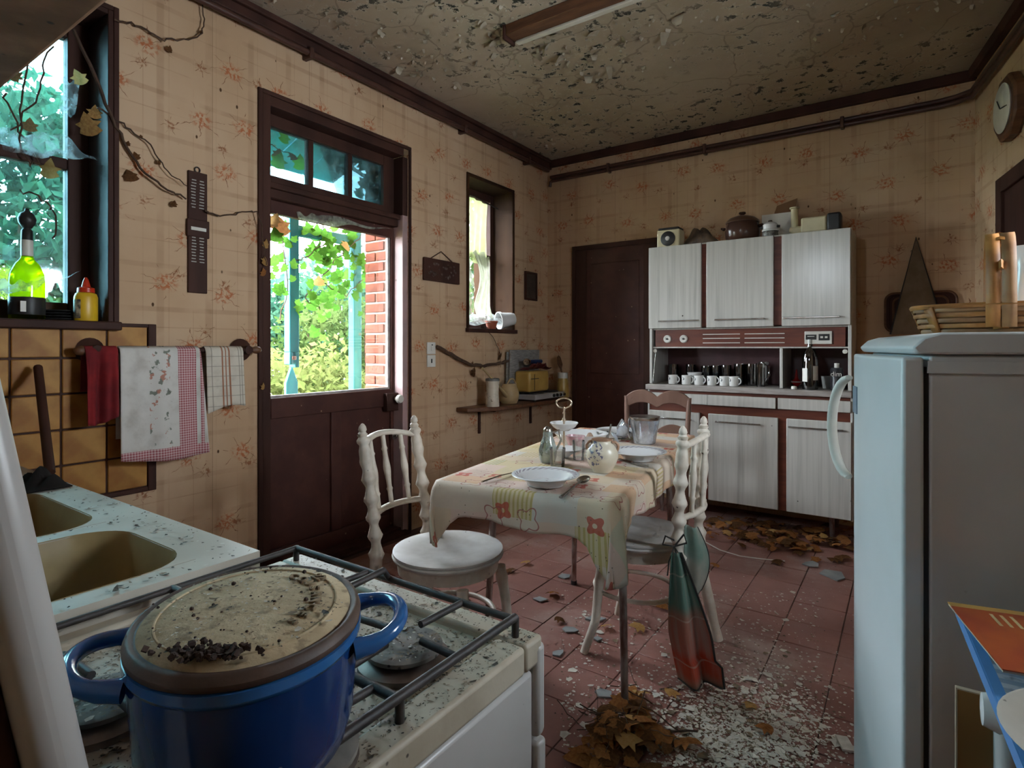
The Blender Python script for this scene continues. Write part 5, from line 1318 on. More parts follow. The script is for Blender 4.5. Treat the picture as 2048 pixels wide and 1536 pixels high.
MB().prism([(L * .45, -.008), (L * .95, -.008), (L * 1.0, -.003), (L * .9, .008), (L * .45, .008)], .003, .0045).build('blade', chrome, t)

# ------------------------------------------------------------------ turned white chairs
def turned(z0, z1, r, beads, n=60):
    """radius profile of a turned post: list of (fraction, gain, width) beads"""
    pr = []
    for k in range(n + 1):
        f = k / n; q = r
        for c, gn, w in beads: q += r * gn * math.exp(-((f - c) / w) ** 2)
        pr.append((f, q))
    return pr
def post(mb, pts, prof, n=14):
    """sweep a turned profile along a polyline"""
    P = [Vector(p) for p in pts]; L = [0]
    for a, b in zip(P[:-1], P[1:]): L.append(L[-1] + (b - a).length)
    out = []; rad = []
    for f, r in prof:
        s = f * L[-1]; i = 0
        while i < len(L) - 2 and L[i + 1] < s: i += 1
        t = (s - L[i]) / max(1e-6, L[i + 1] - L[i]); out.append(P[i].lerp(P[i + 1], t)); rad.append(r)
    return mb.tube(out, rad, n)
def make_chair(label, loc, rz, front_splay, bx, by, fr_):
    ch = thing('turned_chair', label, 'chair', loc, rz, 'white turned chairs at the dining table')
    SZ_ = .455
    st = MB().lathe([(0, SZ_ - .026), (.192, SZ_ - .026), (.203, SZ_ - .022), (.206, SZ_ - .015), (.203, SZ_ - .010), (.199, SZ_ - .008), (.203, SZ_ - .006), (.203, SZ_ + .001), (.194, SZ_ + .004), (.12, SZ_ - .003), (0, SZ_ - .005)], 48).build('seat', chair_seat_m, ch, smooth=45)
    MB().lathe([(.150, SZ_ - .072), (.184, SZ_ - .072), (.190, SZ_ - .026), (.150, SZ_ - .026)], 40).build('seat_rail', chair_paint, ch, smooth=40)
    for s in (-1, 1):
        pts = [(bx[0], s * by[0], .0), (bx[1] * .75 + bx[0] * .25, s * (by[1] * .7 + by[0] * .3), .25), (bx[1], s * by[1], .46), (bx[1] * .55 + bx[2] * .45, s * (by[1] + by[2]) / 2, .68), (bx[2], s * by[2], .875)]
        beads = [(.50, .35, .012), (.545, -.25, .02), (.575, .30, .012), (.62, -.30, .018), (.65, .28, .012), (.69, -.28, .018), (.725, .30, .012), (.775, -.30, .02), (.81, .28, .012), (.85, -.2, .015), (.885, .15, .01), (.955, -.25, .015), (.972, .35, .008), (.99, -.3, .01), (.35, .2, .01), (.08, -.15, .06)]
        p_ = post(MB(), pts, turned(0, 1, .0225, beads, 90)).build('back_post', chair_paint, ch, smooth=60)
        MB().lathe([(0, 0), (.013, 0), (.017, .006), (.012, .013), (.016, .02), (.013, .032), (.006, .042), (0, .045)], 14, T((bx[2], s * by[2], .872))).build('finial', chair_paint, p_, smooth=60)
        if front_splay:
            fp = [(fr_[0] - .06, s * (fr_[1] - .06), SZ_ - .07), (fr_[0] - .045, s * (fr_[1] - .05), .28), (fr_[0] - .035, s * (fr_[1] - .035), .12), (fr_[0], s * fr_[1], .0)]
        else:
            fp = [(.150, s * .125, SZ_ - .08), (.165, s * .14, .25), (.185, s * .158, .0)]
        fpf = [(f, .0205 - .005 * f + (.004 * math.exp(-((f - .12) / .03) ** 2))) for f in [k / 30 for k in range(31)]]
        post(MB(), fp, fpf).build('front_leg', chair_paint, ch, smooth=60)
    def arc(z, x0, bow, w, n=14, lift=0.0): return [(x0 - bow * (1 - (2 * k / n - 1) ** 2), (2 * k / n - 1) * w, z + lift * (1 - (2 * k / n - 1) ** 2)) for k in range(n + 1)]
    MB().tube(arc(.835, bx[2] + .006, .045, by[2], lift=.025), .0155, 10, flat=.72).build('top_rail', chair_paint, ch, smooth=60)
    MB().tube(arc(.575, bx[1] * .8 + bx[2] * .2, .045, by[1], lift=.004), .0145, 10, flat=.8).build('lower_rail', chair_paint, ch, smooth=60)
    for k in range(3):
        f = (k + .5) / 3 * 2 - 1; f *= .88
        xb = bx[1] * .8 + bx[2] * .2 - .045 * (1 - f * f); xt = bx[2] + .006 - .045 * (1 - f * f); zt_ = .835 + .025 * (1 - f * f)
        post(MB(), [(xb, f * by[1], .578), (xt, f * by[2], zt_)], turned(0, 1, .0095, [(.22, .45, .015), (.50, .55, .13), (.78, .45, .015)], 40), 10).build('spindle', chair_paint, ch, smooth=60)
    hoop = [(.01 + .165 * math.cos(a), .150 * math.sin(a), .225) for a in [2 * math.pi * k / 36 for k in range(36)]]
    MB().tube(hoop, .0095, 8, closed=True).build('stretcher_hoop', chair_paint, ch, smooth=60)
    return ch
make_chair('white turned chair with a round dusty seat pulled out beside the garden door', (1.285, -2.845, 0), R(5), False, (-.235, -.215, -.285), (.165, .150, .150), (.185, .158))
make_chair('white turned chair with a plaid apron tied to its back post', (1.785, -2.25, 0), R(184), True, (-.278, -.205, -.225), (.182, .165, .170), (.155, .19))

# apron tied to the chair
g = G('plaid_apron'); uvn = g.n('ShaderNodeUVMap').outputs[0]; c = g.xyz(uvn)
ramp = g.n('ShaderNodeValToRGB'); g.set(ramp.inputs[0], c[1]); cr = ramp.color_ramp
cr.elements[0].color = (0.09, 0.16, 0.13, 1); cr.elements[1].position = .40; cr.elements[1].color = (0.11, 0.19, 0.155, 1)
for ps, cl_ in ((.50, (0.34, 0.15, 0.11)), (.74, (0.38, 0.125, 0.095)), (.80, (0.46, 0.06, 0.03)), (.92, (0.40, 0.07, 0.04)), (1.0, (0.22, 0.15, 0.11))):
    e = cr.elements.new(ps); e.color = (*cl_, 1)
lu = g.math('LESS_THAN', g.math('ABSOLUTE', g.math('SUBTRACT', g.math('FRACT', g.math('MULTIPLY', c[1], 3.0)), .5)), .02)
base = g.mix(g.math('MULTIPLY', lu, .35), ramp.outputs[0], (0.5, 0.45, 0.38))
gr = g.math('MULTIPLY', g.step(g.noise(g.vscale(uvn, 3, .6, 1), 2.0, 2), .45, .65), .45)
base = g.mix(gr, base, (0.30, 0.28, 0.25))
g.principled(base, .9, 0, None, .1)
apron_m = g.m
ap = thing('apron', 'green and red plaid apron hanging by a black bow from the chair back', 'apron', (1.995, -2.45, .50)); o0 = Vector((1.995, -2.45, .50))
def uvsheet(name, fn, nu, nv, mat, parent, solid=.003):
    mb = MB().sheet(fn, nu, nv); o = mb.build(name, mat, parent, smooth=180)
    ul = o.data.uv_layers.new(name='UVMap')
    for lp in o.data.loops:
        i = lp.vertex_index; ul.data[lp.index].uv = ((i % (nu + 1)) / nu, (i // (nu + 1)) / nv)
    md = o.modifiers.new('solid', 'SOLIDIFY'); md.thickness = solid; md.offset = 0
    return o
side = RT; dep = FW
def ap1(u, v):
    w = .035 + .085 * min(1, v * 1.6) + .02 * math.sin(v * 3)
    c_ = .005 + .075 * v
    x = c_ + (u - .5) * w + (.02 if v > .8 else 0) * (u)
    f = .022 * math.sin(u * 9 + v * 2) * (.4 + v) - .045
    z = -.02 - v * (.47 - .03 * abs(u - .55))
    return tuple(side * x + dep * f + Vector((0, 0, z)))
main = uvsheet('main_panel', ap1, 24, 30, apron_m, ap)
def ap2(u, v):
    x = .055 + u * (.055 + .05 * math.sin(v * 2.6)) - .01 * v
    f = .012 + .014 * math.sin(u * 7 + 1) + .03 * u
    z = .06 - .02 * u - v * (.28 - .05 * u)
    return tuple(side * x + dep * f + Vector((0, 0, z)))
uvsheet('bib_panel', ap2, 16, 20, M('apron_green', (0.12, 0.20, 0.165), (0.30, 0.28, 0.24), .9, scale=5), ap)
bind = black_plastic
MB().tube([Vector(ap1(1, v / 20)) for v in range(21)] + [Vector(ap1(1 - u / 14, 1)) for u in range(1, 15)], .004, 6).build('dark_binding', bind, ap)
MB().tube([Vector(ap2(1, v / 16)) for v in range(17)] + [Vector(ap2(1 - u / 10, 1)) for u in range(1, 6)], .003, 6).build('dark_binding', bind, ap)
bw = [Vector((0, 0, 0))]
MB().tube([side * .0 - dep * .03 + Vector((0, 0, .02)), side * -.03 - dep * .03 + Vector((0, 0, .035)), side * -.04 - dep * .03 + Vector((0, 0, .005)), side * 0 - dep * .035 + Vector((0, 0, .0)), side * .035 - dep * .03 + Vector((0, 0, .04)), side * .045 - dep * .03 + Vector((0, 0, .01)), side * 0 - dep * .035], .006, 8, flat=.5).build('bow', bind, ap, smooth=60)
for sx_, ln in ((-.02, .10), (.012, .13), (.03, .10)): MB().tube([-dep * .036, side * sx_ - dep * .04 + Vector((0, 0, -.05)), side * (sx_ * 1.3) - dep * .042 + Vector((0, 0, -ln))], .005, 6, flat=.4).build('ribbon_end', bind, ap)

# ------------------------------------------------------------------ wooden chair at the far end
wch_m = M('pale_brown_wood', (0.22, 0.12, 0.085), (0.155, 0.08, 0.055), .5, scale=5, stretch=(1, 1, .3))
bc = thing('wooden_chair', 'brown wooden chair with a double-arched top rail at the far table end', 'chair', (1.36, -1.02, 0), R(8))
# local: faces -y (towards the table); back at +y
for s in (-1, 1):
    MB().tube([(s * .185, .20, 0), (s * .19, .18, .45), (s * .205, .215, .875)], [.017, .019, .015], 10).build('back_post', wch_m, bc, smooth=60)
    MB().tube([(s * .175, -.16, 0), (s * .175, -.16, .43)], [.014, .018], 10).build('front_leg', wch_m, bc, smooth=60)
top = []; n = 24
up_ = [(-.205 + .41 * k / n) for k in range(n + 1)]
prof_t = [(x, .875 + .045 * abs(math.sin((x + .205) / .41 * 2 * math.pi)) ** .8 - .02 * (1 - abs(x) / .205) * 0) for x in up_]
prof_b = [(x, .815 + .022 * abs(math.sin((x + .205) / .41 * 2 * math.pi)) - .012 * math.exp(-(x / .03) ** 2) - .02 * (abs(x) / .205) ** 4) for x in reversed(up_)]
MB().prism(prof_t + prof_b, -.011, .011, T((0, .212, 0)) @ Matrix.Rotation(R(90), 4, 'X')).build('top_rail', wch_m, bc, bevel=.004)
MB().prism([(x, z - .22) for x, z in prof_t] + [(x, z - .24) for x, z in prof_b], -.009, .009, T((0, .196, 0)) @ Matrix.Rotation(R(90), 4, 'X')).build('middle_rail', wch_m, bc, bevel=.004)
MB().prism([(-.19, .19), (.19, .19), (.205, -.18), (-.205, -.18)], .43, .455).build('seat', wch_m, bc, bevel=.008)
for s in (-1, 1): MB().tube([(s * .18, -.16, .2), (s * .187, .185, .2)], .009, 8).build('stretcher', wch_m, bc)

# ------------------------------------------------------------------ refrigerator
FA = R(11.1)
fo = Vector((2.684, -3.229, 0))
fr_ = thing('refrigerator', 'white refrigerator with a curved handle and worktop lid', 'refrigerator', fo, FA)
FWD = .575   # width along the front (local y), depth along local x
MB().bb(.040, .60, .006, FWD - .004, .03, 1.187).build('body', fridge_white, fr_, bevel=.004)
MB().bb(.032, .040, .012, FWD - .010, .06, 1.165).build('door_seal', black_plastic, fr_)
n = 16; poly = [(.031, 0)]
for k in range(n + 1):
    f = k / n; poly.append((-.002 - .020 * (1 - (2 * f - 1) ** 2), f * FWD))
poly.append((.031, FWD))
dd_ = MB().prism(list(reversed(poly)), .075, 1.183).build('door', fridge_white, fr_, smooth=35, bevel=.006, seg=3)
MB().tube([(-.010 - .040 * math.sin(a), FWD - .012 + .055 * math.sin(a), .985 + .135 * math.cos(a)) for a in [R(6 + 12 * k) for k in range(15)]], [.012] + [.015] * 13 + [.012], 12, flat=.6).build('handle', white_plastic, dd_, smooth=60)
MB().bb(-.0225, -.019, FWD * .66, FWD * .76, 1.04, 1.105).build('badge', M('grey_badge', (0.22, 0.27, 0.33), None, .4), dd_)
wt = MB().prism([(0.02, .0), (.05, 0), (.62, 0), (.62, .038), (.055, .038), (.03, .030), (.012, .012)], -.004, FWD + .004, T((0, 0, 1.188)) @ Matrix.Rotation(R(90), 4, 'X') @ Matrix.Scale(-1, 4, (0, 0, 1)))
wt.build('worktop', fridge_white, fr_, smooth=40, bevel=.004)
MB().bb(.036, .60, .0, .006, 1.155, 1.176).build('top_rail', fridge_white, fr_)
for x in (.08, .55):
    for y in (.05, FWD - .05): MB().lathe([(0, 0), (.018, 0), (.015, .032), (0, .032)], 10, T((x, y, 0))).build('foot', black_plastic, fr_)
FZ = 1.188 + .038
fM = T(fo, FA)
def fl(x, y, z=0.0): return fM @ Vector((x, y, FZ + z))

# wicker basket
wick = M('basket_splint', (0.40, 0.165, 0.04), (0.25, 0.095, 0.022), .5, scale=14)
wick2 = M('basket_splint_dark', (0.20, 0.085, 0.03), (0.30, 0.15, 0.06), .5, scale=14)
bk = thing('wicker_basket', 'splint wicker basket with a tall bow handle on the refrigerator', 'basket', fl(.235, .33), FA - R(15))
BL, BW, BH = .150, .105, .060
def oval(f, k, n):
    a = 2 * math.pi * k / n; e = .72
    cx = math.copysign(abs(math.cos(a)) ** e, math.cos(a)); cyy = math.copysign(abs(math.sin(a)) ** e, math.sin(a))
    return cx * BL * f, cyy * BW * f
NS = 40
MB().prism([oval(.86, k, NS) for k in range(NS)], 0, .005).build('base', wick2, bk)
MB().lathe([(.855, .004), (.985, BH - .004)], NS).build('liner', wick2, bk)
for v_ in bk.children[1].data.vertices:
    k_ = v_.index % NS; f_ = .855 if v_.index < NS else .985; v_.co.x, v_.co.y = oval(f_, k_, NS)
for r_i in range(5):
    z = .008 + r_i * .0115; f = .875 + .13 * (z / BH)
    MB().tube([(oval(f, k, NS)[0] * (1 + (.022 if (k // 2 + r_i) % 2 else -.012)), oval(f, k, NS)[1] * (1 + (.03 if (k // 2 + r_i) % 2 else -.015)), z) for k in range(NS)], .0024, 6, closed=True, flat=2.0).build('weaver', wick if r_i % 2 else wick2, bk)
for k in range(0, NS, 5):
    a, b = oval(.89, k, NS), oval(1.025, k, NS); an = math.atan2(a[1], a[0])
    q = [Vector((a[0], a[1], .003)), Vector((b[0], b[1], BH))]; tg = Vector((-math.sin(an), math.cos(an), 0)) * .012
    MB().add([q[0] - tg, q[0] + tg, q[1] + tg * 1.15, q[1] - tg * 1.15], [(0, 1, 2, 3)]).build('stake', wick, bk, solid=.003)
MB().tube([(*oval(1.02, k, NS), BH + .001) for k in range(NS)], .005, 6, closed=True, flat=1.1).build('rim', wick, bk)
def bowpt(a): return (0, (BW + .004) * math.cos(a), .015 + .20 * max(0, math.sin(a)) ** .5)
for off, mt in ((-.0125, wick), (.0125, wick2)):
    bp = [Vector(bowpt(R(180 * k / 28))) + Vector((off, 0, 0)) for k in range(29)]
    mb = MB(); 
    for q in bp: mb.v += [q + Vector((-.0115, 0, 0)), q + Vector((.0115, 0, 0))]
    mb.f = [(2 * k, 2 * k + 1, 2 * k + 3, 2 * k + 2) for k in range(28)]
    mb.build('bow_handle', mt, bk, solid=.005, smooth=60)
for k in (4, 9, 14, 19, 24):
    q = Vector(bowpt(R(180 * k / 28))); q2 = Vector(bowpt(R(180 * (k + 1) / 28)))
    MB().tube([q, q2], .0145, 4, flat=.35).build('binding', wick, bk)
# white jug at the fridge back
t = thing('white_pitcher', 'tall white plastic pitcher at the frame edge behind the basket handle', 'pitcher', fl(.345, .50))
MB().lathe([(0, 0), (.055, 0), (.060, .02), (.064, .08), (.056, .14), (.047, .19), (.050, .24), (.056, .262), (.052, .262), (.045, .24), (0, .22)], 28, Matrix.Scale(.80, 4)).build('body', porcelain, t, smooth=60)

# ------------------------------------------------------------------ tray and triangular hanging on the back wall
t = thing('wall_tray', 'dark rounded tray with ridged rim hanging on the back wall', 'tray', (2.755, 0, 1.30))
def rrect(a, b, r, n=6):
    return [(p[0], p[1]) for p in rr_outline(a, b, r, n)]
MB().prism([(x, z + .125) for x, z in rrect(.185, .125, .05)], .002, .012, Matrix.Rotation(R(90), 4, 'X')).build('board', wood_dark, t, bevel=.003)
for s_, y_ in ((1.0, -.016), (.88, -.015), (.76, -.014)):
    MB().tube([(x * s_, y_, (z) * s_ + .125) for x, z in rrect(.185, .125, .05)], .007, 6, closed=True).build('ridge', wood_mid if s_ != .88 else wood_dark, t)
t = thing('triangle_hanging', 'tall triangular wall hanging with black cord edges above the refrigerator', 'wall hanging', (2.734, -.03, 1.285))
A = (0, .612); Bq = (-.135, 0); Cq = (.15, .0)
MB().prism([Bq, Cq, A], .0, .006, Matrix.Rotation(R(90), 4, 'X')).build('panel', M('dusty_olive_cloth', (0.20, 0.145, 0.095), (0.15, 0.105, 0.06), .9, scale=9), t)
MB().tube([(Bq[0], -.008, Bq[1]), (A[0], -.008, A[1]), (Cq[0], -.008, Cq[1])], .006, 6).build('cord', black_plastic, t)

# ------------------------------------------------------------------ clock on the shaded wall
p = onR(2034, 213)
t = thing('wall_clock', 'octagonal dark wooden wall clock with a pale dial', 'clock', p, RW_ANG)
oc = [(.165 * math.cos(R(22.5 + 45 * k)), .165 * math.sin(R(22.5 + 45 * k))) for k in range(8)]
Mx = Matrix.Rotation(R(-90), 4, 'Y')
MB().prism(oc, .0, .055, Mx).build('case', wood_mid, t, bevel=.012)
MB().lathe([(0, 0), (.118, 0), (.122, .006), (.115, .010), (0, .010)], 32, T((-.055, 0, 0)) @ Mx).build('dial', white_plastic, t, smooth=40)
for a, L in ((R(40), .07), (R(-100), .095)): MB().tube([(-.067, 0, 0), (-.067, L * math.sin(a), L * math.cos(a))], .003, 6).build('hand', black_plastic, t)

# ------------------------------------------------------------------ small side table with oilcloth
KA = R(4.2)
ko = onZ(1893, 1203, .775)
ks = thing('side_table', 'small white side table with a brown board leaning on it before the refrigerator', 'table', (ko.x + .02, ko.y - .01, 0), KA)
MB().bb(.0, .50, -.62, 0, .745, .770).build('tabletop', white_enamel, ks, bevel=.004)
MB().bb(.03, .47, -.59, -.03, .66, .745).build('apron_frame', white_enamel, ks, bevel=.003)
for x in (.03, .47):
    for y in (-.59, -.03): MB().tube([(x + (.02 if x < .2 else -.02), y + (.02 if y < -.3 else -.02), 0), (x + (.02 if x < .2 else -.02), y + (.02 if y < -.3 else -.02), .745)], [.015, .02], 10).build('leg', white_enamel, ks, smooth=60)
MB().lathe([(0, 0), (.022, .0), (.028, .012), (.022, .03), (0, .032)], 18, T((.03, -.16, .695), ry=R(-90)), 1.0, .7).build('knob', porcelain, ks, smooth=60)
g = G('oilcloth_print'); uvn = g.pos(); c = g.xyz(uvn)
ed = g.math('LESS_THAN', c[0], .006)
band_ = g.math('MULTIPLY', g.math('GREATER_THAN', c[0], .006), g.math('LESS_THAN', c[0], .038))
ck_ = g.math('GREATER_THAN', g.math('SINE', g.math('MULTIPLY', c[1], 260.0)), 0.0)
inn = g.mix(g.step(g.noise(uvn, 26, 4), .42, .58), (0.20, 0.045, 0.065), (0.32, 0.16, 0.18))
bandc = g.mix(ck_, (0.50, 0.52, 0.56), (0.28, 0.33, 0.42))
bandc = g.mix(g.step(g.noise(uvn, 40, 3), .45, .6), bandc, (0.20, 0.20, 0.23))
col = g.mix(band_, inn, bandc); col = g.mix(ed, col, (0.10, 0.28, 0.60))
g.principled(col, .3, 0, None, .5)
o = MB().bb(-.006, .506, -.626, .006, .771, .775).bb(-.008, -.005, -.627, .007, .757, .7745).bb(-.005, .506, .005, .008, .757, .7745).build('oilcloth', g.m, smooth=0, loc=ks.location, rz=KA)
tag(o, 'blue-edged oilcloth with dark red print on the side table', 'oilcloth')
KZ = .7755
kM = T(ks.location, KA)
def kl(x, y, z=0.0): return kM @ Vector((x, y, KZ + z))
t = thing('brown_board', 'thin brown hardboard sheet standing against the side table', 'board', (2.86, -3.298, 0), R(2))
MB().bb(-.105, .12, -.004, .004, .001, .655).build('sheet', M('hardboard', (0.26, 0.125, 0.035), (0.20, 0.095, 0.028), .55, scale=4), t, bevel=.001)
MB().bb(-.107, -.105, -.0045, .0045, .001, .655).bb(-.107, .12, -.0045, .0045, .655, .657).build('raw_edge', M('raw_edge', (0.5, 0.38, 0.27), None, .8), t)
# magazines
g = G('magazine_cover'); uvn = g.pos(); c = g.xyz(uvn)
col = g.mix(g.step(g.noise(uvn, 9, 3), .4, .65), (0.42, 0.085, 0.02), (0.34, 0.05, 0.02))
col = g.mix(g.math('MULTIPLY', g.math('LESS_THAN', c[1], -.07), g.math('GREATER_THAN', c[0], .02)), col, (0.50, 0.26, 0.03))
col = g.mix(g.math('GREATER_THAN', c[1], .086), col, (0.55, 0.30, 0.08))
for k in range(3):
    l_ = g.math('MULTIPLY', g.math('LESS_THAN', g.math('ABSOLUTE', g.math('SUBTRACT', c[0], -.03 + k * .012)), .0022), g.math('MULTIPLY', g.math('GREATER_THAN', c[1], .035), g.math('LESS_THAN', c[1], .075)))
    col = g.mix(g.math('MULTIPLY', l_, .8), col, (0.60, 0.50, 0.25))
wh = g.math('MULTIPLY', g.math('MULTIPLY', g.math('GREATER_THAN', c[0], .03), g.math('LESS_THAN', c[0], .065)), g.math('MULTIPLY', g.math('GREATER_THAN', c[1], .055), g.math('LESS_THAN', c[1], .078)))
col = g.mix(wh, col, (0.55, 0.48, 0.36))
g.principled(col, .3, 0, None, .5)
pg = M('page_block', (0.55, 0.50, 0.42), (0.40, 0.36, 0.30), .8, scale=60, stretch=(.2, .2, 6))
t = thing('magazine', 'orange brochure lying on top of the pile on the side table', 'magazine', (2.838, -3.417, KZ + .022), R(12.9))
MB().bb(-.075, .075, -.10, .10, 0, .003).build('pages', pg, t)
MB().bb(-.076, .076, -.101, .101, .003, .0045).build('cover', g.m, t)
t = thing('magazine', 'dark photo magazine under the orange brochure', 'magazine', kl(.20, -.15, .0), KA + R(-16))
MB().bb(-.14, .14, -.10, .13, 0, .020).build('pages', pg, t)
MB().bb(-.141, .141, -.101, .131, .020, .0215).build('cover', M('dark_photo_cover', (0.16, 0.125, 0.085), (0.34, 0.30, 0.24), .3, scale=12), t)
# plate on side table
t = thing('dinner_plate', 'plain white plate with dark flecks on the side table', 'plate', (2.892, -3.640, KZ))
MB().lathe([(0, .004), (.06, .004), (.07, 0), (.08, .004), (.118, .018), (.121, .021), (.117, .022), (.08, .0095), (.06, .008), (0, .008)], 48).build('plate', M('flecked_plate', (0.55, 0.50, 0.44), (0.47, 0.42, 0.36), .3, scale=6, specks=((0.05, 0.035, 0.03), 45, .16)), t, smooth=60)

# ------------------------------------------------------------------ sink unit
SKZ = .812
sk_m = M('stained_sink_enamel', (0.50, 0.455, 0.385), (0.40, 0.35, 0.285), .45, scale=5, specks=((0.05, 0.04, 0.03), 26, .06))
basin_m = M('yellowed_basin', (0.33, 0.245, 0.115), (0.25, 0.18, 0.085), .4, scale=5)
sk = thing('sink_unit', 'cream double-bowl sink unit littered with paint flakes', 'sink', (.84, -4.13, 0)); SO = Vector((.84, -4.13, 0))
X0, X1, Y0, Y1 = .02, 1.672, -4.46, -3.835
bowls = [(.74, 1.222, -4.36, -3.93), (1.278, 1.615, -4.36, -3.93)]
xs = sorted({X0, X1, *[b[0] for b in bowls], *[b[1] for b in bowls]})
top = MB()
for a, b in zip(xs[:-1], xs[1:]):
    hit = [q for q in bowls if q[0] <= a and b <= q[1]]
    if hit:
        q = hit[0]; top.bb(a, b, Y0, q[2], SKZ - .04, SKZ).bb(a, b, q[3], Y1, SKZ - .04, SKZ)
    else: top.bb(a, b, Y0, Y1, SKZ - .04, SKZ)
for q in top.v: q -= SO
top.build('sink_top', sk_m, sk, smooth=0)
for bx0, bx1, by0, by1 in bowls:
    cx, cyy = (bx0 + bx1) / 2, (by0 + by1) / 2; a, b = (bx1 - bx0) / 2, (by1 - by0) / 2
    lv = []
    for s_, z_, r_ in ((1.012, SKZ + .0015, .09), (.992, SKZ - .004, .085), (.955, SKZ - .05, .08), (.90, SKZ - .155, .08), (.80, SKZ - .172, .07), (.3, SKZ - .176, .03)):
        lv.append([(p_[0] + cx - SO.x, p_[1] + cyy - SO.y, z_) for p_ in rr_outline(a * s_, b * s_, r_ * s_, 8)])
    n_ = len(lv[0]); vs = [q for l_ in lv for q in l_]; fs = []
    for k in range(len(lv) - 1):
        for i in range(n_): fs.append((k * n_ + i, k * n_ + (i + 1) % n_, (k + 1) * n_ + (i + 1) % n_, (k + 1) * n_ + i))
    fs.append(tuple(range((len(lv) - 1) * n_, len(lv) * n_)))
    # square corner fill between rounded rim and cut-out
    MB().add(vs, fs).build('basin', basin_m, sk, smooth=50)
    out = rr_outline(a * 1.012, b * 1.012, .09, 8)
    for qi, (sx_, sy_) in enumerate(((1, 1), (-1, 1), (-1, -1), (1, -1))):
        arc_ = out[qi * 9:(qi + 1) * 9]
        MB().prism([(sx_ * a * 1.013 + cx - SO.x, sy_ * b * 1.013 + cyy - SO.y)] + [(p_[0] + cx - SO.x, p_[1] + cyy - SO.y) for p_ in reversed(arc_)], SKZ - .02, SKZ + .0008).build('basin_corner', sk_m, sk, smooth=0)
MB().bb(X0 - SO.x, X1 - .02 - SO.x, Y0 - SO.y, Y1 - .02 - SO.y, 0, SKZ - .19).build('cabinet', white_enamel, sk, bevel=.003)
MB().bb(X0 - SO.x, X1 - .02 - SO.x, -.01 + Y1 - .02 - SO.y, Y1 - .02 - SO.y, SKZ - .19, SKZ - .04).bb(X1 - .03 - SO.x, X1 - .02 - SO.x, Y0 - SO.y, Y1 - .03 - SO.y, SKZ - .19, SKZ - .04).build('cabinet_rail', white_enamel, sk)
t = thing('wooden_stick', 'dark varnished stick standing on the sink against the tiles', 'stick', (.30, -3.86, SKZ))
a = onX(76, 735, .06) ; b = onZ(100, 945, SKZ + .004)
t.location = b
MB().tube([(0, 0, 0), a - b], .014, 10).build('rod', wood_dark, t, smooth=60)
t = thing('dark_rag', 'dark crumpled rag at the foot of the stick on the sink', 'rag', onZ(80, 972, SKZ + .002))
MB().sheet(lambda u, v: ((u - .5) * .16, (v - .5) * .10, .002 + .035 * math.sin(u * 3.14) * math.sin(v * 3.14) * (1 + .5 * math.sin(u * 17 + v * 11))), 16, 12).build('cloth', M('black_cloth', (0.02, 0.017, 0.016), None, .95, spec=.03), t, smooth=180, solid=.003)

# ------------------------------------------------------------------ stove
VZ = .785
VX0, VX1, VY0, VY1 = 1.682, 2.255, -4.40, -3.752
vo = Vector(((VX0 + VX1) / 2, (VY0 + VY1) / 2, 0))
sv = thing('gas_stove', 'white enamel gas stove covered with soot and flakes', 'stove', vo)
def V(x, y, z=0): return (x - vo.x, y - vo.y, z)
stove_top_m = M('dirty_stove_enamel', (0.47, 0.41, 0.32), (0.36, 0.30, 0.225), .5, scale=7, bump=.2, specks=((0.06, 0.045, 0.035), 50, .14))
def SV(name, mat, *bx, bevel=.003, parent=None, smooth=40):
    mb = MB()
    for b in bx: mb.bb(b[0] - vo.x, b[1] - vo.x, b[2] - vo.y, b[3] - vo.y, b[4], b[5])
    return mb.build(name, mat, parent or sv, bevel=bevel, smooth=smooth)
SV('body', white_enamel, (VX0 + .006, VX1 - .004, VY0, VY1 - .02, .04, VZ - .045), bevel=.006)
SV('hob_edge', stove_top_m, (VX0, VX1, VY1 - .045, VY1, VZ - .04, VZ), (VX1 - .05, VX1, VY0, VY1 - .045, VZ - .04, VZ), (VX0, VX0 + .035, VY0, VY1 - .045, VZ - .04, VZ), (VX0 + .035, VX1 - .05, VY0, VY0 + .04, VZ - .04, VZ), bevel=.006)
SV('hob_tray', stove_top_m, (VX0 + .035, VX1 - .05, VY0 + .04, VY1 - .045, VZ - .04, VZ - .012), bevel=0)
SV('oven_door', white_enamel, (VX0 + .01, VX1 + .003, VY1 - .018, VY1 + .006, .22, VZ - .15), bevel=.006)
SV('control_panel', white_enamel, (VX0 + .004, VX1 + .002, VY1 - .018, VY1 + .006, VZ - .145, VZ - .012), bevel=.008)
SV('plinth_drawer', white_enamel, (VX0 + .01, VX1 + .003, VY1 - .018, VY1 + .004, .05, .212), bevel=.006)
for k in range(5): MB().lathe([(0, 0), (.018, 0), (.015, .022), (0, .023)], 14, T(V(VX0 + .08 + k * .10, VY1 + .006, VZ - .075), rx=R(-90))).build('tap_knob', black_plastic, sv)
MB().tube([V(VX0 + .06, VY1 + .006, VZ - .19), V(VX0 + .06, VY1 + .035, VZ - .19), V(VX1 - .06, VY1 + .035, VZ - .19), V(VX1 - .06, VY1 + .006, VZ - .19)], .008, 8).build('oven_handle', chrome, sv)
cap_m = M('sooty_burner_cap', (0.12, 0.105, 0.095), (0.21, 0.19, 0.165), .6, scale=26, specks=((0.02, 0.016, 0.014), 80, .22))
alu_m = M('burner_ring_metal', (0.28, 0.22, 0.19), (0.17, 0.13, 0.11), .45, metal=.5, scale=18)
burners = []
for px, py, rad in ((808, 1290, .052), (205, 1395, .052), (590, 1500, .062)):
    q = onZ(px, py, VZ + .012); burners.append((q.x, q.y, rad))
burners.append((burners[1][0] - .01, burners[0][1] - .01, .040))
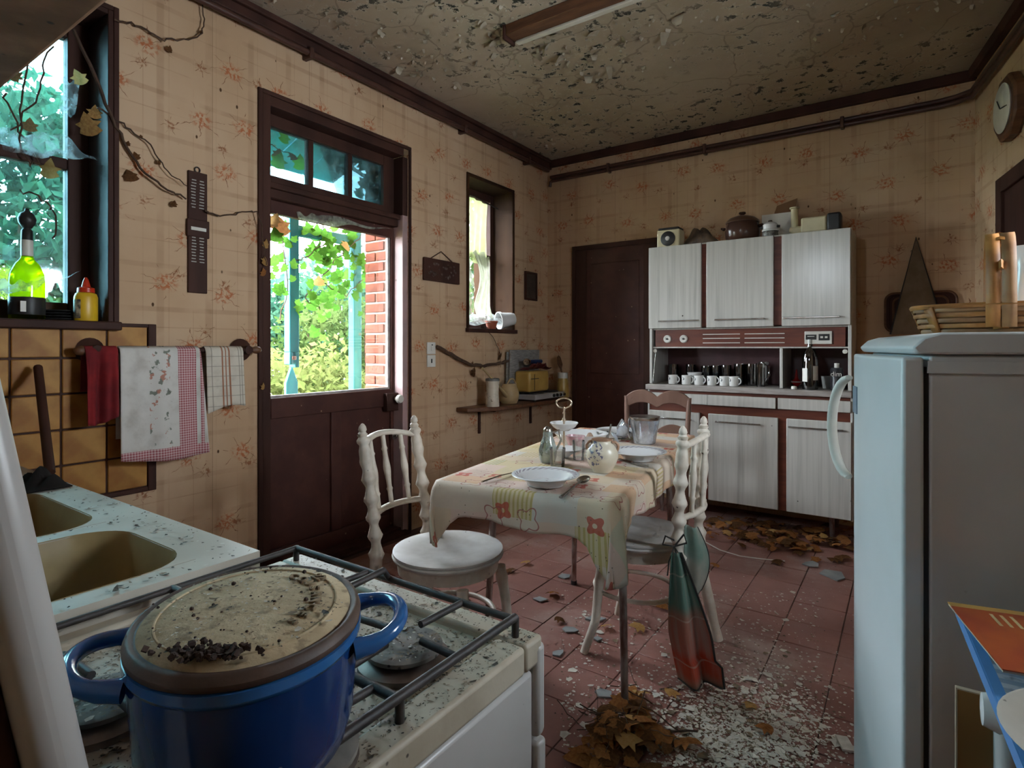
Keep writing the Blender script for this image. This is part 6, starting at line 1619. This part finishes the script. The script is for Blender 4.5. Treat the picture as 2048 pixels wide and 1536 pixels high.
for x, y, rad in burners:
    b_ = MB().lathe([(0, VZ - .013), (rad + .010, VZ - .013), (rad + .010, VZ - .004), (rad + .002, VZ - .001), (rad - .004, VZ + .003), (0, VZ + .003)], 32, T(V(x, y))).build('burner', alu_m, sv, smooth=35)
    MB().lathe([(0, VZ + .003), (rad - .010, VZ + .003), (rad - .010, VZ + .007), (rad, VZ + .008), (rad, VZ + .013), (rad - .006, VZ + .015), (0, VZ + .0155)], 32, T(V(x, y))).build('burner_cap', cap_m, b_, smooth=35)
GZ = VZ + .024
gr = MB()
gx0, gx1, gy0, gy1 = VX0 + .028, VX1 - .028, VY0 + .05, VY1 - .03
MB().tube([V(gx0, gy1, GZ), V(gx1, gy1, GZ)], .0055, 8).build('grate_bar', black_iron, sv, smooth=60)
MB().tube([V(gx1, gy1, GZ + .004), V(gx1, gy0, GZ + .004)], .006, 8).build('grate_bar', black_iron, sv, smooth=60)
MB().tube([V(gx0, gy1, GZ), V(gx0, gy0, GZ)], .0055, 8).build('grate_bar', black_iron, sv, smooth=60)
MB().tube([V(gx0, gy0, GZ), V(gx1, gy0, GZ)], .0055, 8).build('grate_bar', black_iron, sv, smooth=60)
MB().tube([V((gx0 + gx1) / 2, gy1, GZ), V((gx0 + gx1) / 2, gy1 - .012, GZ + .018), V((gx0 + gx1) / 2, gy1 - .09, GZ + .014)], .0055, 8).build('grate_finger', black_iron, sv, smooth=60)
ym = (burners[0][1] + burners[2][1]) / 2
MB().tube([V(gx0, ym, GZ), V(gx1, ym, GZ)], .0060, 8).build('grate_bar', black_iron, sv, smooth=60)
for bx_, by_, rad in burners:
    for ang in (90, 210, 330) if False else (0, 90, 180, 270):
        d_ = Vector((math.cos(R(ang)), math.sin(R(ang)), 0))
        e = Vector((bx_, by_, 0)) + d_ * .032
        if ang == 0: en = Vector((min(gx1, bx_ + .12) if bx_ > vo.x else bx_ + .10, by_, 0))
        elif ang == 180: en = Vector((max(gx0, bx_ - .12) if bx_ < vo.x else bx_ - .09, by_, 0))
        elif ang == 90: en = Vector((bx_, gy1 if by_ > ym else ym, 0))
        else: en = Vector((bx_, ym if by_ > ym else max(gy0, by_ - .1), 0))
        if (en - e).length < .02: continue
        MB().tube([V(e.x, e.y, GZ + .003), V(en.x, en.y, GZ)], .0052, 8).build('grate_finger', black_iron, sv, smooth=60)
for x, y in ((gx0, gy0), (gx1, gy0), (gx0, gy1), (gx1, gy1), (gx0, ym), (gx1, ym)):
    MB().tube([V(x, y, VZ - .001), V(x, y, GZ + .004)], .0055, 8).build('grate_foot', black_iron, sv, smooth=60)
# raised lid of the stove
lb = Vector((1.775 + .45, -4.27, 0))
ld = thing('stove_lid', 'white enamel cover plate standing up behind the stove with a cream knob', 'lid', (1.95, -4.30, VZ))
tilt = math.atan2(.051, .295)
LX1 = CAM.x - .468
Mlid = T((0, 0, 0)) @ Matrix.Rotation(tilt, 4, 'X')
MB().bb(VX0 + .03 - 1.95, LX1 - 1.95, -.032, .0, .0, .445, T((0, -.005 + .029, 0)) @ Matrix.Rotation(tilt, 4, 'X')).build('panel', white_enamel, ld, bevel=.014, seg=4)
MB().bb(VX0 + .05 - 1.95, LX1 - .02 - 1.95, -.046, -.032, .0, .38, T((0, -.005 + .029, 0)) @ Matrix.Rotation(tilt, 4, 'X')).build('back_plate', wood_dark, ld, bevel=.004)
MB().lathe([(0, 0), (.012, 0), (.013, .008), (.011, .016), (0, .017)], 18, T((LX1 - 1.95 - .012, -.075, .455), ry=R(90))).build('knob', cream_plastic, ld, smooth=60)

# ------------------------------------------------------------------ blue cast iron pot
pc = onZ(501, 1219, VZ + .16); pc.z = 0; PA = math.atan2(.222, .155)
PZ = GZ + .0065
blue_m = M('blue_enamel', (0.010, 0.045, 0.17), (0.007, 0.028, 0.11), .12, scale=3, spec=.6, specks=((0.35, 0.36, 0.38), 9, .03))
blue_rim = M('blue_rim_enamel', (0.02, 0.10, 0.30), (0.03, 0.13, 0.34), .15, scale=5, spec=.6)
pt = thing('cast_iron_pot', 'blue enamelled cast iron pot with a dusty lid on the stove', 'pot', (pc.x, pc.y, PZ), PA)
PR, PS = .100, .116
MB().lathe([(0, 0), (.80, 0), (.90, .008), (.96, .03), (1.0, .085), (1.015, .108), (1.02, .112), (.97, .112), (.94, .08), (.85, .015), (0, .012)], 64, None, 1, 1).build('pot_body', blue_m, pt, smooth=60)
pb = pt.children[0]
for v in pb.data.vertices: v.co.x *= PR; v.co.y *= PS
MB().lathe([(1.017, .104), (1.035, .108), (1.035, .116), (1.0, .117)], 64).build('rim', blue_rim, pt, smooth=60)
for v in pt.children[1].data.vertices: v.co.x *= PR; v.co.y *= PS
for s in (-1, 1):
    MB().tube([(s * (PR * .93 + .052 * math.sin(R(a_)) ** .7), -.050 * math.cos(R(a_)), .098 + .010 * math.sin(R(a_))) for a_ in range(0, 181, 12)], [.010, .009] + [.0075] * 12 + [.009, .010], 12).build('handle', blue_rim, pt, smooth=60)
g = G('dusty_lid_enamel'); P = g.pos()
col = g.mix(g.step(g.noise(P, 18, 5), .35, .65), (0.54, 0.43, 0.28), (0.41, 0.32, 0.20))
dk = g.math('MULTIPLY', g.step(g.noise(P, 55, 5), .55, .65), .5); col = g.mix(dk, col, (0.13, 0.10, 0.07))
g.principled(col, .8, 0, g.bump(g.noise(P, 70, 5), .6, .004), .2)
lid_m = g.m
lid = MB().lathe([(1.0, .117), (1.03, .118), (1.035, .123), (1.01, .129), (.975, .1305), (.955, .128), (.94, .1285)], 64).build('lid', M('rusty_lid_rim', (0.07, 0.042, 0.032), (0.12, 0.075, 0.055), .55, scale=16, bump=.2), pt, smooth=50)
tp2 = MB().lathe([(.945, .1265), (.92, .1305), (.60, .1345), (0, .1360)], 64).build('lid_top', lid_m, lid, smooth=60)
rg2 = MB().tube([(math.cos(a) * .80, math.sin(a) * .80, 0) for a in [2 * math.pi * k / 60 for k in range(60)]], .012, 6, closed=True).build('lid_ring', lid_m, lid, smooth=60)
for o in (lid, tp2):
    for v in o.data.vertices: v.co.x *= PR; v.co.y *= PS
for v in rg2.data.vertices: v.co.x *= PR; v.co.y *= PS; v.co.z = v.co.z * .12 + .1322
# cast lettering on the lid
def letter(ch, x, y, rot, size):
    tx = bpy.data.curves.new('lettering', 'FONT'); tx.body = ch; tx.size = size; tx.align_x = 'CENTER'; tx.align_y = 'CENTER'; tx.extrude = .0012; tx.bevel_depth = .0003
    tx.materials.append(emb_m)
    o = text_mesh(tx); o.parent = lid; o.location = (x, y, .1354); o.rotation_euler = (0, 0, rot)
emb_m = M('cast_letter', (0.26, 0.19, 0.115), (0.20, 0.145, 0.09), .8)
word = 'COUSANCES'
for i, chh in enumerate(word):
    a = R(-62 + 12.5 * (len(word) - 1 - i)) + R(12)
    letter(chh, math.cos(a) * PR * .60, math.sin(a) * PS * .60, a - R(90), .0145)
letter('22', math.cos(R(30)) * PR * .74, math.sin(R(30)) * PS * .74, R(-60), .016)
# soil clods and a dry seed pod on the pot
mb = MB(); rr = random.Random(4)
ct = onZ(415, 1308, PZ + .1355) - Vector((0, 0, 0))
for k in range(190):
    q = ct + Vector((0, 0, 0)) + (RT * rr.gauss(0, .018) + FW * rr.gauss(0, .006))
    lq = Matrix.Rotation(-PA, 3, 'Z') @ Vector((q.x - pc.x, q.y - pc.y, 0))
    if (lq.x / PR) ** 2 + (lq.y / PS) ** 2 > .92: continue
    s = rr.uniform(.001, .0034)
    mb.lathe([(0, -s), (s * rr.uniform(.6, 1.3), -s * .3), (s * rr.uniform(.5, 1.2), s * .5), (0, s * rr.uniform(.5, 1.1))], 4, T((q.x, q.y, PZ + .1352 + s * rr.uniform(.4, 1.6)), rr.uniform(0, 6), rr.uniform(-1, 1)))
for k in range(30):
    q = rr.uniform(-.09, .09), rr.uniform(-.08, .08); s = rr.uniform(.0008, .0025)
    if math.hypot(*q) > .095: continue
    mb.lathe([(0, -s), (s, -s * .3), (s * .9, s * .5), (0, s)], 5, T((pc.x + q[0], pc.y + q[1], PZ + .1352 + s * .3), rr.uniform(0, 6)))
o = mb.build('soil_crumbs', M('dark_soil', (0.035, 0.02, 0.016), (0.06, 0.036, 0.028), .9, scale=60), smooth=30); tag(o, 'dark soil crumbs heaped on the blue pot lid', 'crumbs', None, 'stuff')
q = onZ(612, 1310, PZ + .10)
t = thing('dry_pod', 'dry curled seed pod hanging from the pot rim on a thread', 'seed pod', q)
MB().tube([(0, 0, .014), (.002, 0, .0), (-.001, .0, -.03), (0, 0, -.045)], .0006, 4).build('thread', twig_m, t)
leaf('dry', Vector((0, 0, .004)), .018, t, (R(80), .3, R(30)), rr); leaf('dark', Vector((0, 0, -.04)), .009, t, (R(80), .3, R(10)), rr)

# ------------------------------------------------------------------ grit, flakes and leaves
def grit(name, label, n, fn, mats, seed, smin, smax, cat='debris', slim=.35):
    rr = random.Random(seed); mb = MB(); mi = []
    for k in range(n):
        p = fn(rr)
        if p is None: continue
        s = rr.uniform(smin, smax) * (1 + 1.5 * (rr.random() < .06)); a = rr.uniform(0, 6.28); L = s; W = s * rr.uniform(slim * .5, slim * 2)
        ti = rr.uniform(-.35, .35); b = len(mb.v)
        for lx, ly in ((-L, -W * .4), (0, -W), (L, -W * .2), (L * .6, W * .7), (-L * .5, W)):
            mb.v.append(Vector((p[0] + lx * math.cos(a) - ly * math.sin(a), p[1] + lx * math.sin(a) + ly * math.cos(a), p[2] + .0008 + abs(lx * math.sin(ti)) )))
        mb.f.append(tuple(range(b, b + 5))); mi.append(rr.randrange(len(mats)))
    o = mb.build(name, mats, smooth=0)
    for i, m_ in enumerate(mi): o.data.polygons[i].material_index = m_
    return tag(o, label, cat, None, 'stuff')
dk_m = M('dark_flake', (0.03, 0.025, 0.02), (0.07, 0.055, 0.04), .8, scale=40)
md_m = M('tan_flake', (0.22, 0.16, 0.10), (0.14, 0.10, 0.065), .8, scale=40)
lt_m = M('pale_flake', (0.55, 0.52, 0.46), (0.45, 0.42, 0.36), .8, scale=40)
def on_hob(rr):
    x = rr.uniform(VX0 + .04, VX1 - .055); y = rr.uniform(VY0 + .05, VY1 - .05)
    for bx_, by_, rad in burners:
        d_ = math.hypot(x - bx_, y - by_)
        if d_ < rad - .004: return (x, y, VZ + .0158)
        if d_ < rad + .012: return None
    return (x, y, VZ - .0115)
grit('hob_debris', 'black and tan flakes strewn over the stove hob', 6500, on_hob, [dk_m, dk_m, md_m, md_m, lt_m], 21, .0010, .0032)
grit('hob_edge_debris', 'fine flakes along the stove rim', 1100, lambda rr: (rr.uniform(VX1 - .048, VX1 - .004), rr.uniform(VY0, VY1 - .004), VZ) if rr.random() < .6 else (rr.uniform(VX0, VX1), rr.uniform(VY1 - .042, VY1 - .004), VZ), [dk_m, md_m], 22, .0008, .0026)
def on_sink(rr):
    x = rr.uniform(.7, X1 - .005); y = rr.uniform(Y0, Y1 - .004)
    for b in bowls:
        if b[0] - .012 < x < b[1] + .012 and b[2] - .012 < y < b[3] + .012: return None
    return (x, y, SKZ + .001)
grit('sink_debris', 'dark slivers of flaked paint on the sink drainer', 1500, on_sink, [dk_m, dk_m, md_m, lt_m], 23, .0012, .0065)
def on_lid(rr):
    x, y = rr.uniform(-.11, .11), rr.uniform(-.1, .1)
    if (x / (PR * .88)) ** 2 + (y / (PS * .88)) ** 2 > 1: return None
    w = Matrix.Rotation(PA, 3, 'Z') @ Vector((x, y, 0)); return (pc.x + w.x, pc.y + w.y, PZ + .1362 - .0035 * ((x / PR) ** 2 + (y / PS) ** 2))
grit('lid_debris', 'gritty flakes settled on the blue pot lid', 900, on_lid, [dk_m, md_m, lt_m], 24, .0006, .0024)
def plaster_spot(rr):
    c = rr.random()
    if c < .78:
        p = onZ(rr.gauss(1480, 95), rr.gauss(1470, 62), 0)
    else: p = onZ(rr.uniform(1120, 1640), rr.uniform(1180, 1500), 0)
    if p.y < -3.7 or p.x < 1.0 or p.x > 2.66 or p.x < 2.27 and p.y < -3.72: return None
    return (p.x, p.y, .001)
grit('plaster_crumbs', 'white plaster crumbs spilled over the floor beside the stove', 7500, plaster_spot, [lt_m, lt_m, plaster_m, plaster_m, md_m], 25, .0012, .0065, slim=.7)
def floor_spot(rr):
    return (rr.uniform(.5, 2.6), rr.uniform(-3.6, -.6), .001)
grit('floor_grit', 'fine pale grit scattered on the red floor tiles', 1700, floor_spot, [lt_m, plaster_m, dk_m, md_m], 26, .0008, .0042, slim=.6)

# single leaves that can be told apart on the floor
rr = random.Random(55)
def floor_leaf(kind, x, y, s, lab, grp, lift=.008):
    o = leaf(kind, (x, y, lift + s * .25), s, None, (rr.uniform(-.35, .35), rr.uniform(-.35, .35), rr.uniform(0, 6.28)), rr)
    o.name = 'dry_leaf'
    return tag(o, lab, 'leaf', grp)
for px, py, kind in ((1212, 1258, 'ochre'), (1275, 1262, 'ochre'), (1105, 1192, 'dry'), (1050, 1130, 'ochre'), (1325, 1218, 'dry'), (1020, 1145, 'dark'), (1120, 1245, 'dark'), (1430, 1135, 'dry'), (1255, 1395, 'ochre'), (1345, 1395, 'ochre'), (1530, 1465, 'dry'), (1500, 1420, 'ochre'), (1485, 1095, 'dark'), (1600, 1110, 'dry'), (1330, 1210, 'dark')):
    p = onZ(px, py, 0); floor_leaf(kind, p.x, p.y, rr.uniform(.045, .07), 'single curled dry leaf lying apart on the open red floor', 'single leaves on the open floor')
def heap(pxc, pyc, sx_, sy_, n, label, grp, hmax, box=None):
    for k in range(n):
        px, py = rr.gauss(pxc, sx_), rr.gauss(pyc, sy_)
        p = onZ(px, py, 0)
        if box and not (box[0] < p.x < box[1] and box[2] < p.y < box[3]): continue
        kind = rr.choices(['dry', 'dark', 'ochre'], [.48, .46, .06])[0]
        f = math.exp(-((px - pxc) / sx_ / 1.6) ** 2 - ((py - pyc) / sy_ / 1.6) ** 2)
        floor_leaf(kind, p.x, p.y, rr.uniform(.035, .085), label, grp, .004 + rr.random() * hmax * f)
heap(1590, 1085, 75, 16, 120, 'brown leaf in the drift swept along the foot of the sideboard', 'leaf drift under the sideboard', .035, (1.1, 2.55, -1.3, -.08))
heap(1480, 1060, 60, 12, 60, 'brown leaf in the drift swept along the foot of the sideboard', 'leaf drift under the sideboard', .03, (1.1, 2.55, -1.3, -.08))
heap(1200, 1470, 75, 42, 150, 'brown leaf in the heap of leaves and twigs beside the stove corner', 'leaf heap beside the stove', .05, (1.9, 2.5, -3.74, -2.6))
mb = MB()
for k in range(34):
    p = onZ(rr.gauss(1230, 55), rr.gauss(1450, 28), 0)
    if p.y < -3.7: continue
    a = rr.uniform(0, 6.28); L = rr.uniform(.04, .14); z = rr.uniform(.006, .05)
    mb.tube(wobble([(p.x, p.y, z), (p.x + L * math.cos(a), p.y + L * math.sin(a), z + rr.uniform(-.004, .03))], k, .004, 4), rr.uniform(.001, .0028), 5)
o = mb.build('twig_litter', twig_m); tag(o, 'tangle of thin twigs in the leaf heap beside the stove', 'twigs', None, 'stuff')
p = onZ(1290, 1463, .02); q = onZ(1395, 1463, .02)
o = MB().tube(wobble([p - RT * .12, p, q], 3, .004, 5), [.005] * 6 + [.003] * 5, 6).build('fallen_twig', twig_m); tag(o, 'straight dark twig lying across the plaster crumbs', 'twig')
p = onZ(1400, 1090, .004)
o = MB().tube([onZ(a, b, .004) for a, b in ((1400, 1078), (1440, 1100), (1480, 1112), (1525, 1118), (1570, 1122))], .003, 6).build('floor_wire', white_plastic); tag(o, 'thin white wire lying across the floor before the sideboard', 'wire')
# broken grey slate pieces
sl = M('grey_shard', (0.27, 0.28, 0.28), (0.20, 0.21, 0.21), .5, scale=12)
rs = random.Random(8)
for k, (px, py, s, lab) in enumerate(((1080, 1200, .05, 'grey shard with a bent corner nearest the table leg'), (1130, 1155, .045, 'grey shard under the middle of the table'), (1192, 1240, .05, 'flat grey shard behind the curved chair leg'), (1140, 1262, .04, 'narrow grey shard between stove and chair leg'), (1205, 1388, .04, 'pale grey shard on the leaf heap by the steel leg'), (1115, 1308, .03, 'small grey shard close to the stove corner'), (1665, 1150, .09, 'large grey shard near the refrigerator foot'), (1195, 1280, .025, 'tiny grey shard touching the chair leg'), (1620, 1130, .06, 'dark grey shard at the edge of the leaf drift'))):
    p = onZ(px, py, 0)
    n_ = rs.randint(4, 6); poly = [(s * rs.uniform(.6, 1.1) * math.cos(6.28 * i / n_ + .3), s * rs.uniform(.4, .9) * math.sin(6.28 * i / n_ + .3)) for i in range(n_)]
    o = MB().prism(poly, .001, .006).build('slate_shard', sl, smooth=0, loc=(p.x, p.y, .002), rz=rs.uniform(0, 6)); tag(o, lab, 'shard')
p = onZ(1690, 1490, .004); o = MB().prism([(-.02, -.03), (.015, -.035), (.02, .03), (-.012, .036)], .001, .007).build('plaster_chip', lt_m, smooth=0, loc=p, rz=.5); tag(o, 'pale plaster chip lying alone near the refrigerator door', 'chip')

# ------------------------------------------------------------------ ceiling lamp
lp = thing('ceiling_lamp', 'long wooden batten lamp with a white tube under the flaking ceiling', 'ceiling lamp', (1.7, -1.99, H))
MB().bb(-.73, .73, -.045, .045, -.055, -.001).build('wooden_case', wood_mid, lp, bevel=.004)
MB().bb(-.715, .715, .030, .062, -.070, -.055).build('white_reflector', M('yellowed_reflector', (0.62, 0.58, 0.50), (0.52, 0.48, 0.40), .4), lp, bevel=.004)
MB().bb(-.745, -.73, -.05, .05, -.075, -.001).build('end_cap', wood_dark, lp, bevel=.004)
# chimney hood over the hob side
hd = thing('chimney_hood', 'stained brown hood hanging over the sink near the ceiling corner', 'hood', (.85, -4.0, 1.835))
hood_m = M('sooty_hood_plaster', (0.26, 0.145, 0.08), (0.16, 0.085, 0.045), .8, scale=7, bump=.3, specks=((0.03, 0.018, 0.012), 14, .12))
MB().prism([(-.75, 0), (-.016, 0), (-.016, .05), (-.12, 1.02), (-.75, 1.02)], -.83, .75, Matrix(((0, 0, 1, 0), (1, 0, 0, 0), (0, 1, 0, 0), (0, 0, 0, 1)))).build('hood_shell', hood_m, hd, bevel=.01)
